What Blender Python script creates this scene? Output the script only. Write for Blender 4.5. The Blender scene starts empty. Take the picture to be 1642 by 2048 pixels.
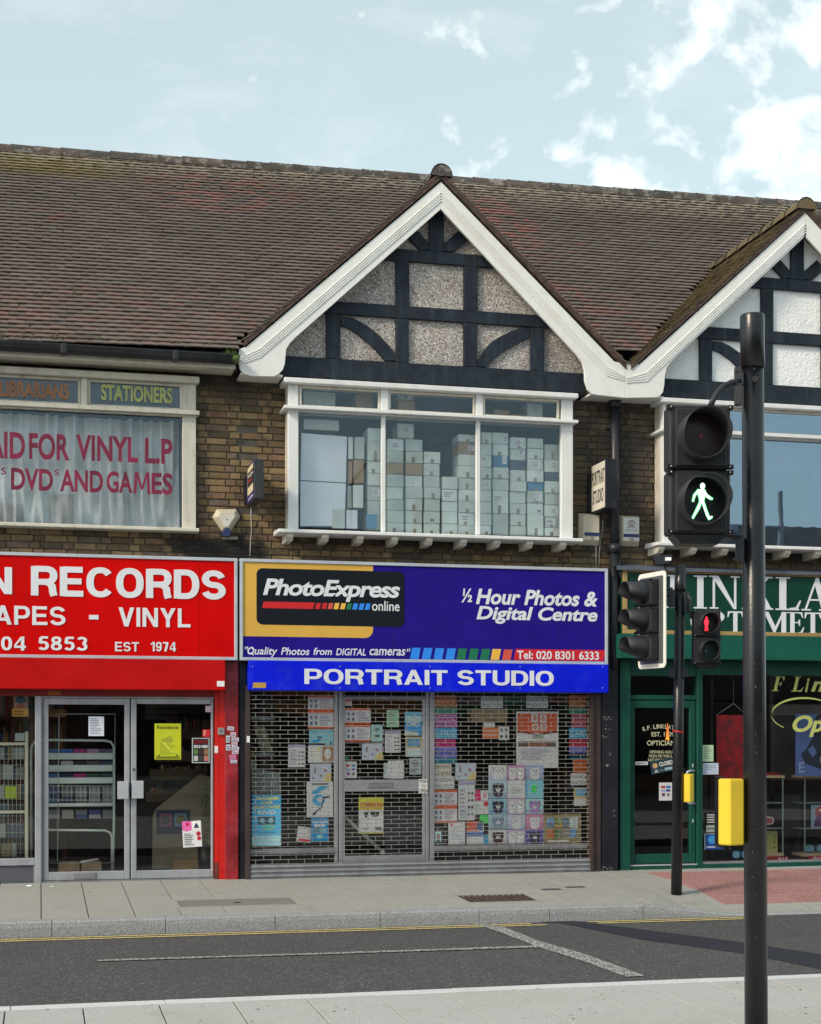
import bpy, math, random
from math import sin, cos, tan, radians, pi, atan2, sqrt, floor
from mathutils import Vector, Matrix
random.seed(7)
S = bpy.context.scene
COL = S.collection

# ------------------------------------------------------------------ camera
F, CX, HY = 3050.0, 821.0, 1475.0          # focal length and principal point in photo pixels (1642 x 2048)
PSI, DIST, CAMH = radians(13.66), 16.08, 1.48
cam = bpy.data.cameras.new('camera')
cam.sensor_fit = 'VERTICAL'; cam.sensor_height = 24.0
cam.lens = F/2048.0*24.0
cam.shift_y = (HY-1024.0)/2048.0
cam.clip_end = 3000
co = bpy.data.objects.new('camera', cam); COL.objects.link(co)
co.location = (0, -DIST, CAMH); co.rotation_euler = (radians(90), 0, -PSI)
S.camera = co

# ------------------------------------------------------------------ world and sun
SUN_EL, SUN_ROT = radians(34), radians(243)   # low sun from the left, a little in front of the facades
w = bpy.data.worlds.new('World'); S.world = w; w.use_nodes = True
nt = w.node_tree; N = nt.nodes; L = nt.links
bg = N['Background']
sky = N.new('ShaderNodeTexSky'); sky.sky_type = 'NISHITA'; sky.sun_disc = False
sky.sun_elevation = SUN_EL; sky.sun_rotation = SUN_ROT
sky.air_density = 1.0; sky.dust_density = 1.5; sky.ozone_density = 1.3
tc = N.new('ShaderNodeTexCoord')
def wnoise(scale, detail, rough, off, stretch=(1,1,1.6), dist=0.0):
    mp = N.new('ShaderNodeMapping'); mp.inputs['Scale'].default_value = stretch; mp.inputs['Location'].default_value = off
    L.new(tc.outputs['Generated'], mp.inputs['Vector'])
    n = N.new('ShaderNodeTexNoise'); n.inputs['Scale'].default_value = scale; n.inputs['Detail'].default_value = detail
    n.inputs['Roughness'].default_value = rough; n.inputs['Distortion'].default_value = dist
    L.new(mp.outputs[0], n.inputs['Vector']); return n.outputs['Fac']
def wmath(op, a, b=None, clamp=False):
    m = N.new('ShaderNodeMath'); m.operation = op; m.use_clamp = clamp
    for i, v in enumerate((a, b)):
        if v is None: continue
        if isinstance(v, (int, float)): m.inputs[i].default_value = v
        else: L.new(v, m.inputs[i])
    return m.outputs[0]
sep = N.new('ShaderNodeSeparateXYZ'); L.new(tc.outputs['Generated'], sep.inputs[0])
big = wnoise(30.0, 6, .53, (1.3, 0.2, 4.1), (1, 1, 1.1), .25)
# cloud cover grows towards the east (the photograph's right), smoothly all round the sky
cover = wmath('MULTIPLY', wmath('MINIMUM', wmath('MAXIMUM', sep.outputs['X'], -.2), .44), wmath('ADD', wmath('MULTIPLY', sep.outputs['Y'], .5), .56, True))
thr = wmath('MULTIPLY_ADD', cover, -.92); thr.node.inputs[2].default_value = .800
low = wmath('MULTIPLY_ADD', sep.outputs['Z'], .30); low.node.inputs[2].default_value = -.115
thr = wmath('ADD', thr, low)
cl = wmath('MULTIPLY', wmath('SUBTRACT', big, thr), 4.2, True)
cl = wmath('SMOOTH_MIN', cl, 1.0)
wisp = wmath('MULTIPLY', wmath('SUBTRACT', wnoise(9.0, 10, .62, (3, 7, 1), (1, 1, 2.2), .4), .50), 1.6, True)
wisp = wmath('MULTIPLY', wisp, .45)
cl = wmath('MAXIMUM', cl, wisp)
hsv = N.new('ShaderNodeHueSaturation'); hsv.inputs['Saturation'].default_value = .74; hsv.inputs['Hue'].default_value = .482; hsv.inputs['Value'].default_value = 1.0
L.new(sky.outputs[0], hsv.inputs['Color'])
base = N.new('ShaderNodeMixRGB'); base.inputs['Fac'].default_value = .45; base.inputs['Color2'].default_value = (4.45, 5.25, 4.80, 1)   # thin high veil
L.new(hsv.outputs[0], base.inputs['Color1'])
mx = N.new('ShaderNodeMixRGB'); mx.inputs['Color2'].default_value = (6.9, 7.05, 7.2, 1)
L.new(cl, mx.inputs['Fac']); L.new(base.outputs[0], mx.inputs['Color1'])
L.new(mx.outputs[0], bg.inputs['Color']); bg.inputs['Strength'].default_value = 0.148

sd = bpy.data.lights.new('sun', 'SUN'); sd.energy = 2.1; sd.angle = radians(11); sd.color = (1.0, .86, .66)
so = bpy.data.objects.new('sun', sd); COL.objects.link(so)
sv = Vector((sin(SUN_ROT)*cos(SUN_EL), cos(SUN_ROT)*cos(SUN_EL), sin(SUN_EL)))
so.rotation_euler = sv.to_track_quat('Z', 'Y').to_euler(); so.location = (-20, -20, 30)

S.view_settings.view_transform = 'Standard'; S.view_settings.look = 'None'
S.view_settings.exposure = 0.43; S.view_settings.gamma = 1.0
S.render.engine = 'CYCLES'
S.cycles.max_bounces = 7; S.cycles.diffuse_bounces = 3; S.cycles.glossy_bounces = 4; S.cycles.transparent_max_bounces = 12
S.cycles.use_denoising = True
S.cycles.sample_clamp_indirect = 6.0

# ------------------------------------------------------------------ helpers
_c, _s = cos(PSI), sin(PSI)
def at(px, py, Y=0.0):
    """where the sight line of photo pixel (px, py) meets the vertical plane y = Y: gives x and z in metres"""
    u = (px-CX)/F; v = (HY-py)/F
    dx = _c*u+_s; dy = -_s*u+_c; t = (Y+DIST)/dy
    return t*dx, CAMH+t*v
def ground(px, py, z0=-.05, slope=0.0, Yr=0.0):
    """where it meets the ground plane z = z0 + slope*(y-Yr)"""
    u = (px-CX)/F; v = (HY-py)/F
    dx = _c*u+_s; dy = -_s*u+_c
    t = (z0+slope*(-DIST-Yr)-CAMH)/(v-slope*dy)
    return t*dx, -DIST+t*dy
def lin(c):
    c /= 255.0
    return c/12.92 if c <= .04045 else ((c+.055)/1.055)**2.4
def rgb(r, g, b): return (lin(r), lin(g), lin(b), 1)

ORI = {}
def base_props(o, label=None, cat=None, group=None, kind=None):
    if label: o['label'] = label
    if cat: o['category'] = cat
    if group: o['group'] = group
    if kind: o['kind'] = kind
    return o
def link(o, parent, origin):
    COL.objects.link(o)
    po = Vector((0, 0, 0))
    if parent is not None:
        o.parent = parent; po = ORI[parent.name]
    o.location = Vector(origin)-po
    ORI[o.name] = Vector(origin)
    return o
def thing(name, label, cat, loc, group=None):
    o = bpy.data.objects.new(name, None); o.empty_display_size = .2
    link(o, None, loc); return base_props(o, label, cat, group)

class MB:
    def __init__(s): s.v = []; s.f = []; s.m = []; s.s = []
    def add(s, vs, fs, m=0, smooth=False):
        b = len(s.v); s.v += [tuple(v) for v in vs]
        for f in fs: s.f.append(tuple(b+i for i in f)); s.m.append(m); s.s.append(smooth)
        return s
    def box(s, x0, x1, y0, y1, z0, z1, m=0):
        if x0 > x1: x0, x1 = x1, x0
        if y0 > y1: y0, y1 = y1, y0
        if z0 > z1: z0, z1 = z1, z0
        return s.add([(x0,y0,z0),(x1,y0,z0),(x1,y1,z0),(x0,y1,z0),(x0,y0,z1),(x1,y0,z1),(x1,y1,z1),(x0,y1,z1)],
              [(0,1,5,4),(1,2,6,5),(2,3,7,6),(3,0,4,7),(4,5,6,7),(3,2,1,0)], m)
    def prism(s, poly, y0, y1, m=0):
        """polygon in x,z extruded along y"""
        a = sum(poly[i][0]*poly[(i+1)%len(poly)][1]-poly[(i+1)%len(poly)][0]*poly[i][1] for i in range(len(poly)))
        if a < 0: poly = poly[::-1]
        if y0 > y1: y0, y1 = y1, y0
        n = len(poly)
        vs = [(p[0], y0, p[1]) for p in poly]+[(p[0], y1, p[1]) for p in poly]
        return s.add(vs, [tuple(range(n)), tuple(range(2*n-1, n-1, -1))]+[(i, i+n, (i+1)%n+n, (i+1)%n) for i in range(n)], m)
    def slab(s, poly, z0, z1, m=0):
        """polygon in x,y extruded along z; z may be a function of (x, y)"""
        a = sum(poly[i][0]*poly[(i+1)%len(poly)][1]-poly[(i+1)%len(poly)][0]*poly[i][1] for i in range(len(poly)))
        if a < 0: poly = poly[::-1]
        f0 = z0 if callable(z0) else (lambda x, y: z0); f1 = z1 if callable(z1) else (lambda x, y: z1)
        n = len(poly)
        vs = [(p[0], p[1], f0(*p)) for p in poly]+[(p[0], p[1], f1(*p)) for p in poly]
        return s.add(vs, [tuple(range(n-1, -1, -1)), tuple(range(n, 2*n))]+[(i, (i+1)%n, (i+1)%n+n, i+n) for i in range(n)], m)
    def tube(s, pts, r, n=8, m=0, caps=True):
        pts = [Vector(p) for p in pts]; rs = r if isinstance(r, (list, tuple)) else [r]*len(pts)
        b = len(s.v); prev = None
        for i, p in enumerate(pts):
            d = (pts[min(i+1, len(pts)-1)]-pts[max(i-1, 0)]).normalized()
            ref = Vector((0, 0, 1)) if abs(d.z) < .9 else Vector((0, 1, 0))
            a = d.cross(ref).normalized() if prev is None else (prev-d*prev.dot(d)).normalized()
            prev = a; c = d.cross(a)
            for k in range(n):
                t = 2*pi*k/n; s.v.append(tuple(p+(a*cos(t)+c*sin(t))*rs[i]))
        for i in range(len(pts)-1):
            for k in range(n):
                s.f.append((b+i*n+k, b+i*n+(k+1)%n, b+(i+1)*n+(k+1)%n, b+(i+1)*n+k)); s.m.append(m); s.s.append(True)
        if caps:
            s.f.append(tuple(b+k for k in range(n-1, -1, -1))); s.m.append(m); s.s.append(False)
            e = b+(len(pts)-1)*n; s.f.append(tuple(e+k for k in range(n))); s.m.append(m); s.s.append(False)
        return s
    def xform(s, M, frm=0):
        for i in range(frm, len(s.v)): s.v[i] = tuple(M @ Vector(s.v[i]))
        return s
    def build(s, name, mats, parent=None, origin=None, bev=0, label=None, cat=None, group=None, kind=None):
        if not isinstance(mats, (list, tuple)): mats = [mats]
        if origin is None:
            xs = [v[0] for v in s.v]; ys = [v[1] for v in s.v]; zs = [v[2] for v in s.v]
            origin = ((min(xs)+max(xs))/2, (min(ys)+max(ys))/2, min(zs))
        ox, oy, oz = origin
        me = bpy.data.meshes.new(name)
        me.from_pydata([(a-ox, b-oy, c-oz) for a, b, c in s.v], [], s.f)
        for m in mats: me.materials.append(m)
        me.polygons.foreach_set('material_index', s.m); me.polygons.foreach_set('use_smooth', s.s)
        me.update()
        o = bpy.data.objects.new(name, me); link(o, parent, origin)
        if bev:
            b = o.modifiers.new('edge', 'BEVEL'); b.width = bev; b.segments = 2 if bev > .01 else 1; b.limit_method = 'ANGLE'
        return base_props(o, label, cat, group, kind)
def clone(o, parent, origin, rot=None, label=None):
    c = o.copy(); link(c, parent, origin)
    if rot: c.rotation_euler = rot
    if label: c['label'] = label
    return c
def copy_tree(o, delta, label):
    """a thing and all its parts, moved by delta"""
    def rec(a, par):
        c = a.copy(); COL.objects.link(c); c.parent = par
        ORI[c.name] = ORI[a.name]+Vector(delta)
        if par is None: c.location = a.location+Vector(delta)
        for ch in [k for k in a.children]: rec(ch, c)
        return c
    c = rec(o, None); c['label'] = label; return c

# ------------------------------------------------------------------ materials
MATS = {}
def mat(name, col, rough=.6, metal=0.0, var=.12, scale=3.0, bump=0.0, bscale=80.0, col2=None, mask=None, spec=.5, streak=0.0, rnd=0.0, dirt=0.0, dirtcol=(.06, .05, .04, 1), coat=0.0, detail=6):
    """principled surface; col mixed with col2 by noise, optional per-piece variation, grime and fine relief"""
    if name in MATS: return MATS[name]
    m = bpy.data.materials.new(name); m.use_nodes = True; MATS[name] = m
    t = m.node_tree; n = t.nodes; l = t.links; p = n['Principled BSDF']
    p.inputs['Roughness'].default_value = rough; p.inputs['Metallic'].default_value = metal
    p.inputs['Specular IOR Level'].default_value = spec; p.inputs['Coat Weight'].default_value = coat
    g = n.new('ShaderNodeNewGeometry')
    pos = g.outputs['Position']
    def noise(sc, det=detail, ro=.6, stretch=None):
        v = pos
        if stretch:
            mp = n.new('ShaderNodeMapping'); mp.inputs['Scale'].default_value = stretch; l.new(pos, mp.inputs['Vector']); v = mp.outputs[0]
        x = n.new('ShaderNodeTexNoise'); x.inputs['Scale'].default_value = sc; x.inputs['Detail'].default_value = det; x.inputs['Roughness'].default_value = ro
        l.new(v, x.inputs['Vector']); return x.outputs['Fac']
    def mixc(fac, a, b, mode='MIX'):
        x = n.new('ShaderNodeMixRGB'); x.blend_type = mode
        for i, q in zip((0, 1, 2), (fac, a, b)):
            if isinstance(q, (int, float)): x.inputs[i].default_value = q
            elif isinstance(q, tuple): x.inputs[i].default_value = q
            else: l.new(q, x.inputs[i])
        return x.outputs[0]
    def ramp(f, a, b, lo=0.0, hi=1.0):
        x = n.new('ShaderNodeMapRange'); x.inputs['From Min'].default_value = a; x.inputs['From Max'].default_value = b
        x.inputs['To Min'].default_value = lo; x.inputs['To Max'].default_value = hi
        l.new(f, x.inputs['Value']); return x.outputs[0]
    c2 = col2 or tuple(min(1, k*(1-2.2*var)) for k in col[:3])+(1,)
    c1 = col if col2 else tuple(min(1, k*(1+var)) for k in col[:3])+(1,)
    out = mixc(ramp(noise(scale), .3, .7), c1, c2)
    if rnd:
        oi = n.new('ShaderNodeObjectInfo')
        ad = n.new('ShaderNodeMath'); ad.operation = 'ADD'; l.new(oi.outputs['Random'], ad.inputs[0]); l.new(g.outputs['Random Per Island'], ad.inputs[1])
        fr = n.new('ShaderNodeMath'); fr.operation = 'FRACT'; l.new(ad.outputs[0], fr.inputs[0])
        out = mixc(1.0, out, ramp(fr.outputs[0], 0, 1, 1-rnd, 1+rnd), 'MULTIPLY')
        m['rnd'] = 1
    if streak:
        out = mixc(ramp(noise(2.2, 5, .65, (5, 5, .5)), .52, .72, 0, streak), out, dirtcol)
    if dirt:
        out = mixc(ramp(noise(5.5, 8, .7), .50, .72, 0, dirt), out, dirtcol)
    l.new(out, p.inputs['Base Color'])
    if bump:
        b = n.new('ShaderNodeBump'); b.inputs['Strength'].default_value = min(1, bump); b.inputs['Distance'].default_value = .01
        l.new(noise(bscale, 4), b.inputs['Height']); l.new(b.outputs[0], p.inputs['Normal'])
    return m
def flat(c, rough=.55):
    k = 'ink_%02x%02x%02x' % tuple(int(v) for v in c)+('' if rough == .55 else '_g')
    return mat(k, rgb(*c), rough, var=.03, scale=6)
def glow(name, col, strength, base=(.02, .02, .02, 1)):
    m = bpy.data.materials.new(name); m.use_nodes = True; p = m.node_tree.nodes['Principled BSDF']
    p.inputs['Base Color'].default_value = base; p.inputs['Emission Color'].default_value = col; p.inputs['Emission Strength'].default_value = strength
    MATS[name] = m; return m
def glass_mat(name, refl, tint=(1, 1, 1, 1), dirty=0.0, gcol=(1, 1, 1, 1)):
    m = bpy.data.materials.new(name); m.use_nodes = True; t = m.node_tree; n = t.nodes; l = t.links
    n.remove(n['Principled BSDF'])
    tr = n.new('ShaderNodeBsdfTransparent'); tr.inputs[0].default_value = tint
    gl = n.new('ShaderNodeBsdfGlossy'); gl.inputs['Roughness'].default_value = .008; gl.inputs['Color'].default_value = gcol
    df = n.new('ShaderNodeBsdfDiffuse'); df.inputs[0].default_value = (.5, .5, .48, 1)
    fr = n.new('ShaderNodeFresnel'); fr.inputs[0].default_value = 1.5
    ma = n.new('ShaderNodeMath'); ma.operation = 'MULTIPLY_ADD'; ma.use_clamp = True; ma.inputs[1].default_value = .72; ma.inputs[2].default_value = refl
    l.new(fr.outputs[0], ma.inputs[0])
    mx = n.new('ShaderNodeMixShader'); l.new(ma.outputs[0], mx.inputs[0]); l.new(tr.outputs[0], mx.inputs[1]); l.new(gl.outputs[0], mx.inputs[2])
    out = mx.outputs[0]
    no = n.new('ShaderNodeTexNoise'); no.inputs['Scale'].default_value = 1.3; no.inputs['Detail'].default_value = 3
    g = n.new('ShaderNodeNewGeometry'); l.new(g.outputs['Position'], no.inputs['Vector'])
    bu = n.new('ShaderNodeBump'); bu.inputs['Strength'].default_value = .12; bu.inputs['Distance'].default_value = .004; l.new(no.outputs[0], bu.inputs['Height']); l.new(bu.outputs[0], gl.inputs['Normal'])
    if dirty:
        n2 = n.new('ShaderNodeTexNoise'); n2.inputs['Scale'].default_value = 4; n2.inputs['Detail'].default_value = 8; l.new(g.outputs['Position'], n2.inputs['Vector'])
        mr = n.new('ShaderNodeMapRange'); mr.inputs['From Min'].default_value = .4; mr.inputs['From Max'].default_value = .75; mr.inputs['To Max'].default_value = dirty; l.new(n2.outputs[0], mr.inputs[0])
        m2 = n.new('ShaderNodeMixShader'); l.new(mr.outputs[0], m2.inputs[0]); l.new(out, m2.inputs[1]); l.new(df.outputs[0], m2.inputs[2]); out = m2.outputs[0]
    l.new(out, n['Material Output'].inputs[0]); MATS[name] = m
    return m

def piece_ramp(name, stops, rough, soot=None, bump=.4, bscale=60, patches=()):
    """masonry / tiles: every piece takes its own colour from a ramp, then soot, lichen stains and darker patches sit on top"""
    m = bpy.data.materials.new(name); m.use_nodes = True; MATS[name] = m
    t = m.node_tree; n = t.nodes; l = t.links; p = n['Principled BSDF']; p.inputs['Roughness'].default_value = rough; p.inputs['Specular IOR Level'].default_value = .25
    g = n.new('ShaderNodeNewGeometry'); oi = n.new('ShaderNodeObjectInfo')
    def M(op, a, b=None, c=None, clamp=False):
        x = n.new('ShaderNodeMath'); x.operation = op; x.use_clamp = clamp
        for i, q in enumerate((a, b, c)):
            if q is None: continue
            if isinstance(q, (int, float)): x.inputs[i].default_value = q
            else: l.new(q, x.inputs[i])
        return x.outputs[0]
    def noise(sc, det=6, ro=.6, off=(0, 0, 0), st=(1, 1, 1)):
        mp = n.new('ShaderNodeMapping'); mp.inputs['Location'].default_value = off; mp.inputs['Scale'].default_value = st; l.new(g.outputs['Position'], mp.inputs['Vector'])
        x = n.new('ShaderNodeTexNoise'); x.inputs['Scale'].default_value = sc; x.inputs['Detail'].default_value = det; x.inputs['Roughness'].default_value = ro
        l.new(mp.outputs[0], x.inputs['Vector']); return x.outputs['Fac']
    def mix(f, a, b):
        x = n.new('ShaderNodeMixRGB')
        for i, q in zip((0, 1, 2), (f, a, b)):
            if isinstance(q, (int, float, tuple)): x.inputs[i].default_value = q
            else: l.new(q, x.inputs[i])
        return x.outputs[0]
    r = M('FRACT', M('ADD', oi.outputs['Random'], g.outputs['Random Per Island']))
    r = M('ADD', r, M('MULTIPLY_ADD', noise(28, 5), .5, -.25))
    cr = n.new('ShaderNodeValToRGB'); e = cr.color_ramp.elements
    e[0].position, e[0].color = stops[0]; e[1].position, e[1].color = stops[-1]
    for ps, cc in stops[1:-1]:
        k = e.new(ps); k.color = cc
    l.new(r, cr.inputs[0]); out = cr.outputs[0]
    sx = n.new('ShaderNodeSeparateXYZ'); l.new(g.outputs['Position'], sx.inputs[0])
    for (kind, prm, colr) in patches:
        if kind == 'noise':      # scale, lo, hi, amount, offset
            sc, lo, hi, am, off = prm
            f = M('MULTIPLY', M('DIVIDE', M('SUBTRACT', noise(sc, 8, .65, off), lo), hi-lo, clamp=True), am)
        elif kind == 'spot':     # a patch of its own shape round one place: x, z, radius x, radius z, amount
            x0, z0, rx, rz, am = prm
            dx = M('DIVIDE', M('SUBTRACT', sx.outputs['X'], x0), rx); dz = M('DIVIDE', M('SUBTRACT', sx.outputs['Z'], z0), rz)
            d = M('SQRT', M('ADD', M('MULTIPLY', dx, dx), M('MULTIPLY', dz, dz)))
            d = M('ADD', d, M('MULTIPLY_ADD', noise(6, 6, .7, (3, 1, 2)), 1.6, -.8))
            f = M('MULTIPLY', M('SUBTRACT', 1.0, d, clamp=True), am, clamp=True)
        elif kind == 'spotp':    # the same, but only on some of the pieces
            x0, z0, rx, rz, am = prm
            dx = M('DIVIDE', M('SUBTRACT', sx.outputs['X'], x0), rx); dz = M('DIVIDE', M('SUBTRACT', sx.outputs['Z'], z0), rz)
            f = M('MULTIPLY', M('SUBTRACT', 1.0, M('SQRT', M('ADD', M('MULTIPLY', dx, dx), M('MULTIPLY', dz, dz))), clamp=True), 2.2, clamp=True)
            r2 = M('FRACT', M('MULTIPLY', M('ADD', oi.outputs['Random'], g.outputs['Random Per Island']), 23.7))
            f = M('MULTIPLY', M('MULTIPLY', f, M('GREATER_THAN', r2, .55)), am)
        elif kind == 'some':     # single pieces inside a noise area
            sc, lo, hi, am, off, pick = prm
            f = M('MULTIPLY', M('DIVIDE', M('SUBTRACT', noise(sc, 3, .5, off), lo), hi-lo, clamp=True), am)
            r2 = M('FRACT', M('MULTIPLY', M('ADD', oi.outputs['Random'], g.outputs['Random Per Island']), 17.3))
            f = M('MULTIPLY', f, M('GREATER_THAN', r2, pick))
        elif kind == 'band':     # lichen near a height: z lo, z hi, amount
            lo, hi, am = prm
            f = M('DIVIDE', M('SUBTRACT', sx.outputs['Z'], lo), hi-lo, clamp=True)
            f = M('MULTIPLY', f, M('MULTIPLY', M('SUBTRACT', noise(9, 9, .75, (0, 5, 0)), .47, clamp=True), am, clamp=True), clamp=True)
        out = mix(f, out, colr)
    l.new(out, p.inputs['Base Color'])
    b = n.new('ShaderNodeBump'); b.inputs['Strength'].default_value = bump; b.inputs['Distance'].default_value = .008
    l.new(noise(bscale, 5, .7), b.inputs['Height']); l.new(b.outputs[0], p.inputs['Normal'])
    return m

WHITE = mat('white_paint', (.78, .79, .80, 1), .45, var=.03, streak=.28, dirt=.22, dirtcol=(.42, .38, .30, 1), bump=.08, bscale=30)
CREAM = mat('cream_paint', (.66, .63, .55, 1), .5, var=.06, streak=.5, dirt=.35, dirtcol=(.30, .26, .19, 1), bump=.15, bscale=40)
UPVC = mat('bargeboard_white', (.82, .82, .81, 1), .38, var=.02, streak=.10, dirt=.30, dirtcol=(.55, .50, .36, 1))
TIMBER = mat('black_timber_paint', (.010, .015, .024, 1), .6, spec=.25, col2=(.022, .032, .046, 1), scale=9, streak=.6, dirtcol=(.048, .066, .088, 1), bump=.3, bscale=25, detail=8)
NAIL = mat('nail_head', (.006, .007, .009, 1), .6)
GUTTER = mat('black_gutter', (.012, .014, .018, 1), .35, var=.3, dirt=.4, dirtcol=(.04, .035, .03, 1))
PIPE = mat('dark_pipe', (.022, .026, .036, 1), .42, var=.3, dirt=.4, dirtcol=(.06, .05, .045, 1))
NAVY = mat('black_pier_paint', (.014, .016, .025, 1), .5, spec=.3, var=.25, dirt=.4, dirtcol=(.05, .05, .055, 1), bump=.3, bscale=20)
BLACK = mat('black_plastic', (.028, .030, .036, 1), .5, var=.1, dirt=.12, dirtcol=(.08, .07, .06, 1))
BLACKG = mat('black_glossy', (.008, .009, .012, 1), .25)
POLE = mat('black_pole_paint', (.006, .007, .010, 1), .27, spec=.5, var=.15, scale=12, dirt=.2, dirtcol=(.05, .045, .04, 1), bump=.12, bscale=90)
ALU = mat('aluminium_frame', (.42, .44, .49, 1), .42, metal=.35, var=.08, dirt=.35, dirtcol=(.22, .21, .20, 1), streak=.25)
ALUD = mat('dull_aluminium', (.30, .31, .34, 1), .45, metal=.35, var=.1, dirt=.45, dirtcol=(.13, .11, .10, 1), streak=.3)
STEEL = mat('grille_steel', (.38, .35, .33, 1), .45, metal=.4, var=.12)
HANDLE = mat('handle_silver', (.60, .62, .68, 1), .35, metal=.4, var=.05)
TRIM = mat('sign_trim', (.55, .60, .68, 1), .35, metal=.2, var=.06, dirt=.25, dirtcol=(.25, .24, .22, 1))
BROWN = mat('brown_guide', (.055, .035, .030, 1), .55, var=.2, dirt=.4, dirtcol=(.02, .015, .014, 1), streak=.3)
RED = mat('red_sign_panel', (.66, .002, .002, 1), .40, spec=.08, var=.09, scale=1.2, streak=.12, dirtcol=(.30, .02, .02, 1))
REDF = mat('red_fascia', (.52, .006, .006, 1), .5, spec=.1, var=.08, dirt=.15, dirtcol=(.3, .02, .02, 1))
REDD = mat('dark_red_beam', (.22, .010, .010, 1), .5, var=.15)
REDP = mat('red_pier_paint', (.32, .012, .022, 1), .42, var=.25, scale=4, dirt=.40, dirtcol=(.42, .13, .15, 1), bump=.2, bscale=15)
VIOLET = mat('violet_sign_panel', (.018, .009, .25, 1), .4, spec=.10, var=.08, dirt=.12, dirtcol=(.04, .03, .26, 1))
BLUE = mat('bright_blue_board', (.004, .014, .78, 1), .4, spec=.12, var=.08, dirt=.3, streak=.12, dirtcol=(.05, .10, .6, 1))
YEL = mat('yellow_sign_film', (.72, .42, .07, 1), .4, var=.03)
INKB = mat('sign_black_film', (.008, .011, .018, 1), .4, spec=.2, var=.05)
SIGNW = mat('sign_letter_white', (.76, .78, .84, 1), .4, var=.03)
GREEN = mat('green_paint', (.006, .072, .052, 1), .4, spec=.3, var=.12, dirt=.15, dirtcol=(.03, .07, .06, 1), bump=.08, bscale=30)
GREENF = mat('green_fascia', (.008, .100, .072, 1), .5, spec=.2, var=.06)
GREEND = mat('green_sign_panel', (.004, .050, .032, 1), .35, spec=.25, var=.1)
GOLD = mat('gold_moulding', (.42, .28, .11, 1), .4, var=.15, dirt=.3, dirtcol=(.18, .12, .05, 1))
LEAD = mat('lead_flashing', (.10, .12, .16, 1), .5, var=.2, bump=.2, bscale=12)
LETC = mat('cream_lettering', (.62, .60, .40, 1), .5, var=.05)
LETY = mat('yellow_green_lettering', (.50, .55, .16, 1), .5, var=.08)
YBOX = mat('yellow_box_plastic', (.80, .56, .03, 1), .45, var=.05, dirt=.28, streak=.15, dirtcol=(.5, .35, .05, 1), bump=.05, bscale=200)
BEIGE = mat('alarm_box_plastic', (.58, .53, .42, 1), .45, var=.06, dirt=.2, dirtcol=(.3, .26, .2, 1))
ALBLUE = mat('alarm_blue', (.02, .035, .12, 1), .3)
RACK = mat('pale_rack_metal', (.74, .84, .78, 1), .4, var=.05)
RACKC = mat('cream_rack_metal', (.78, .78, .58, 1), .45, var=.05)
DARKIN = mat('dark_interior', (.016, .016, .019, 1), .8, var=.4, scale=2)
BROWNIN = mat('shop_interior_brown', (.15, .11, .08, 1), .8, var=.4, scale=3)
BLUEIN = mat('upper_room_blue', (.06, .18, .42, 1), .85, var=.3, scale=2)
CURT = mat('net_curtain_cloth', (.86, .88, .88, 1), .85, var=.1, scale=5, bump=.25, bscale=25)
MAROON = mat('maroon_window_paint', (.24, .010, .055, 1), .45, var=.25, scale=5)
ORANGEP = mat('faded_orange_paint', (.42, .17, .06, 1), .5, var=.2, scale=8)
YELP = mat('faded_yellow_paint', (.48, .52, .17, 1), .5, var=.15, scale=8)
NAVYB = mat('navy_board', (.018, .034, .062, 1), .4, var=.15)
CARD = mat('cardboard', (.66, .74, .70, 1), .8, var=.08, scale=5, rnd=.20)
CARDB = mat('brown_cardboard', (.42, .29, .17, 1), .8, var=.08, scale=5, rnd=.14)
CARDBL = mat('blue_box_card', (.10, .28, .48, 1), .6, var=.1, rnd=.1)
CARDDK = mat('dark_box_card', (.09, .12, .19, 1), .6, var=.1)
PAPER = mat('white_paper', (.82, .83, .84, 1), .7, var=.03)
TAPE = mat('parcel_tape', (.32, .29, .22, 1), .3, var=.1)
WBOARD = mat('white_board_panel', (.80, .86, .92, 1), .6, var=.04)
GLASSU = glass_mat('upper_window_glass', .012, dirty=.02, gcol=(.75, .9, 1, 1))
GLASSR = glass_mat('reflective_window_glass', .24, gcol=(.72,.88,1,1), tint=(.7,.8,.9,1), dirty=.02)
GLASSS = glass_mat("shop_window_glass", .0)
RENDERG = piece_ramp('grey_pebbledash', [(0, (.10, .08, .07, 1)), (.5, (.26, .23, .21, 1)), (1, (.44, .41, .40, 1))], .9, bump=.2)
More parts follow.
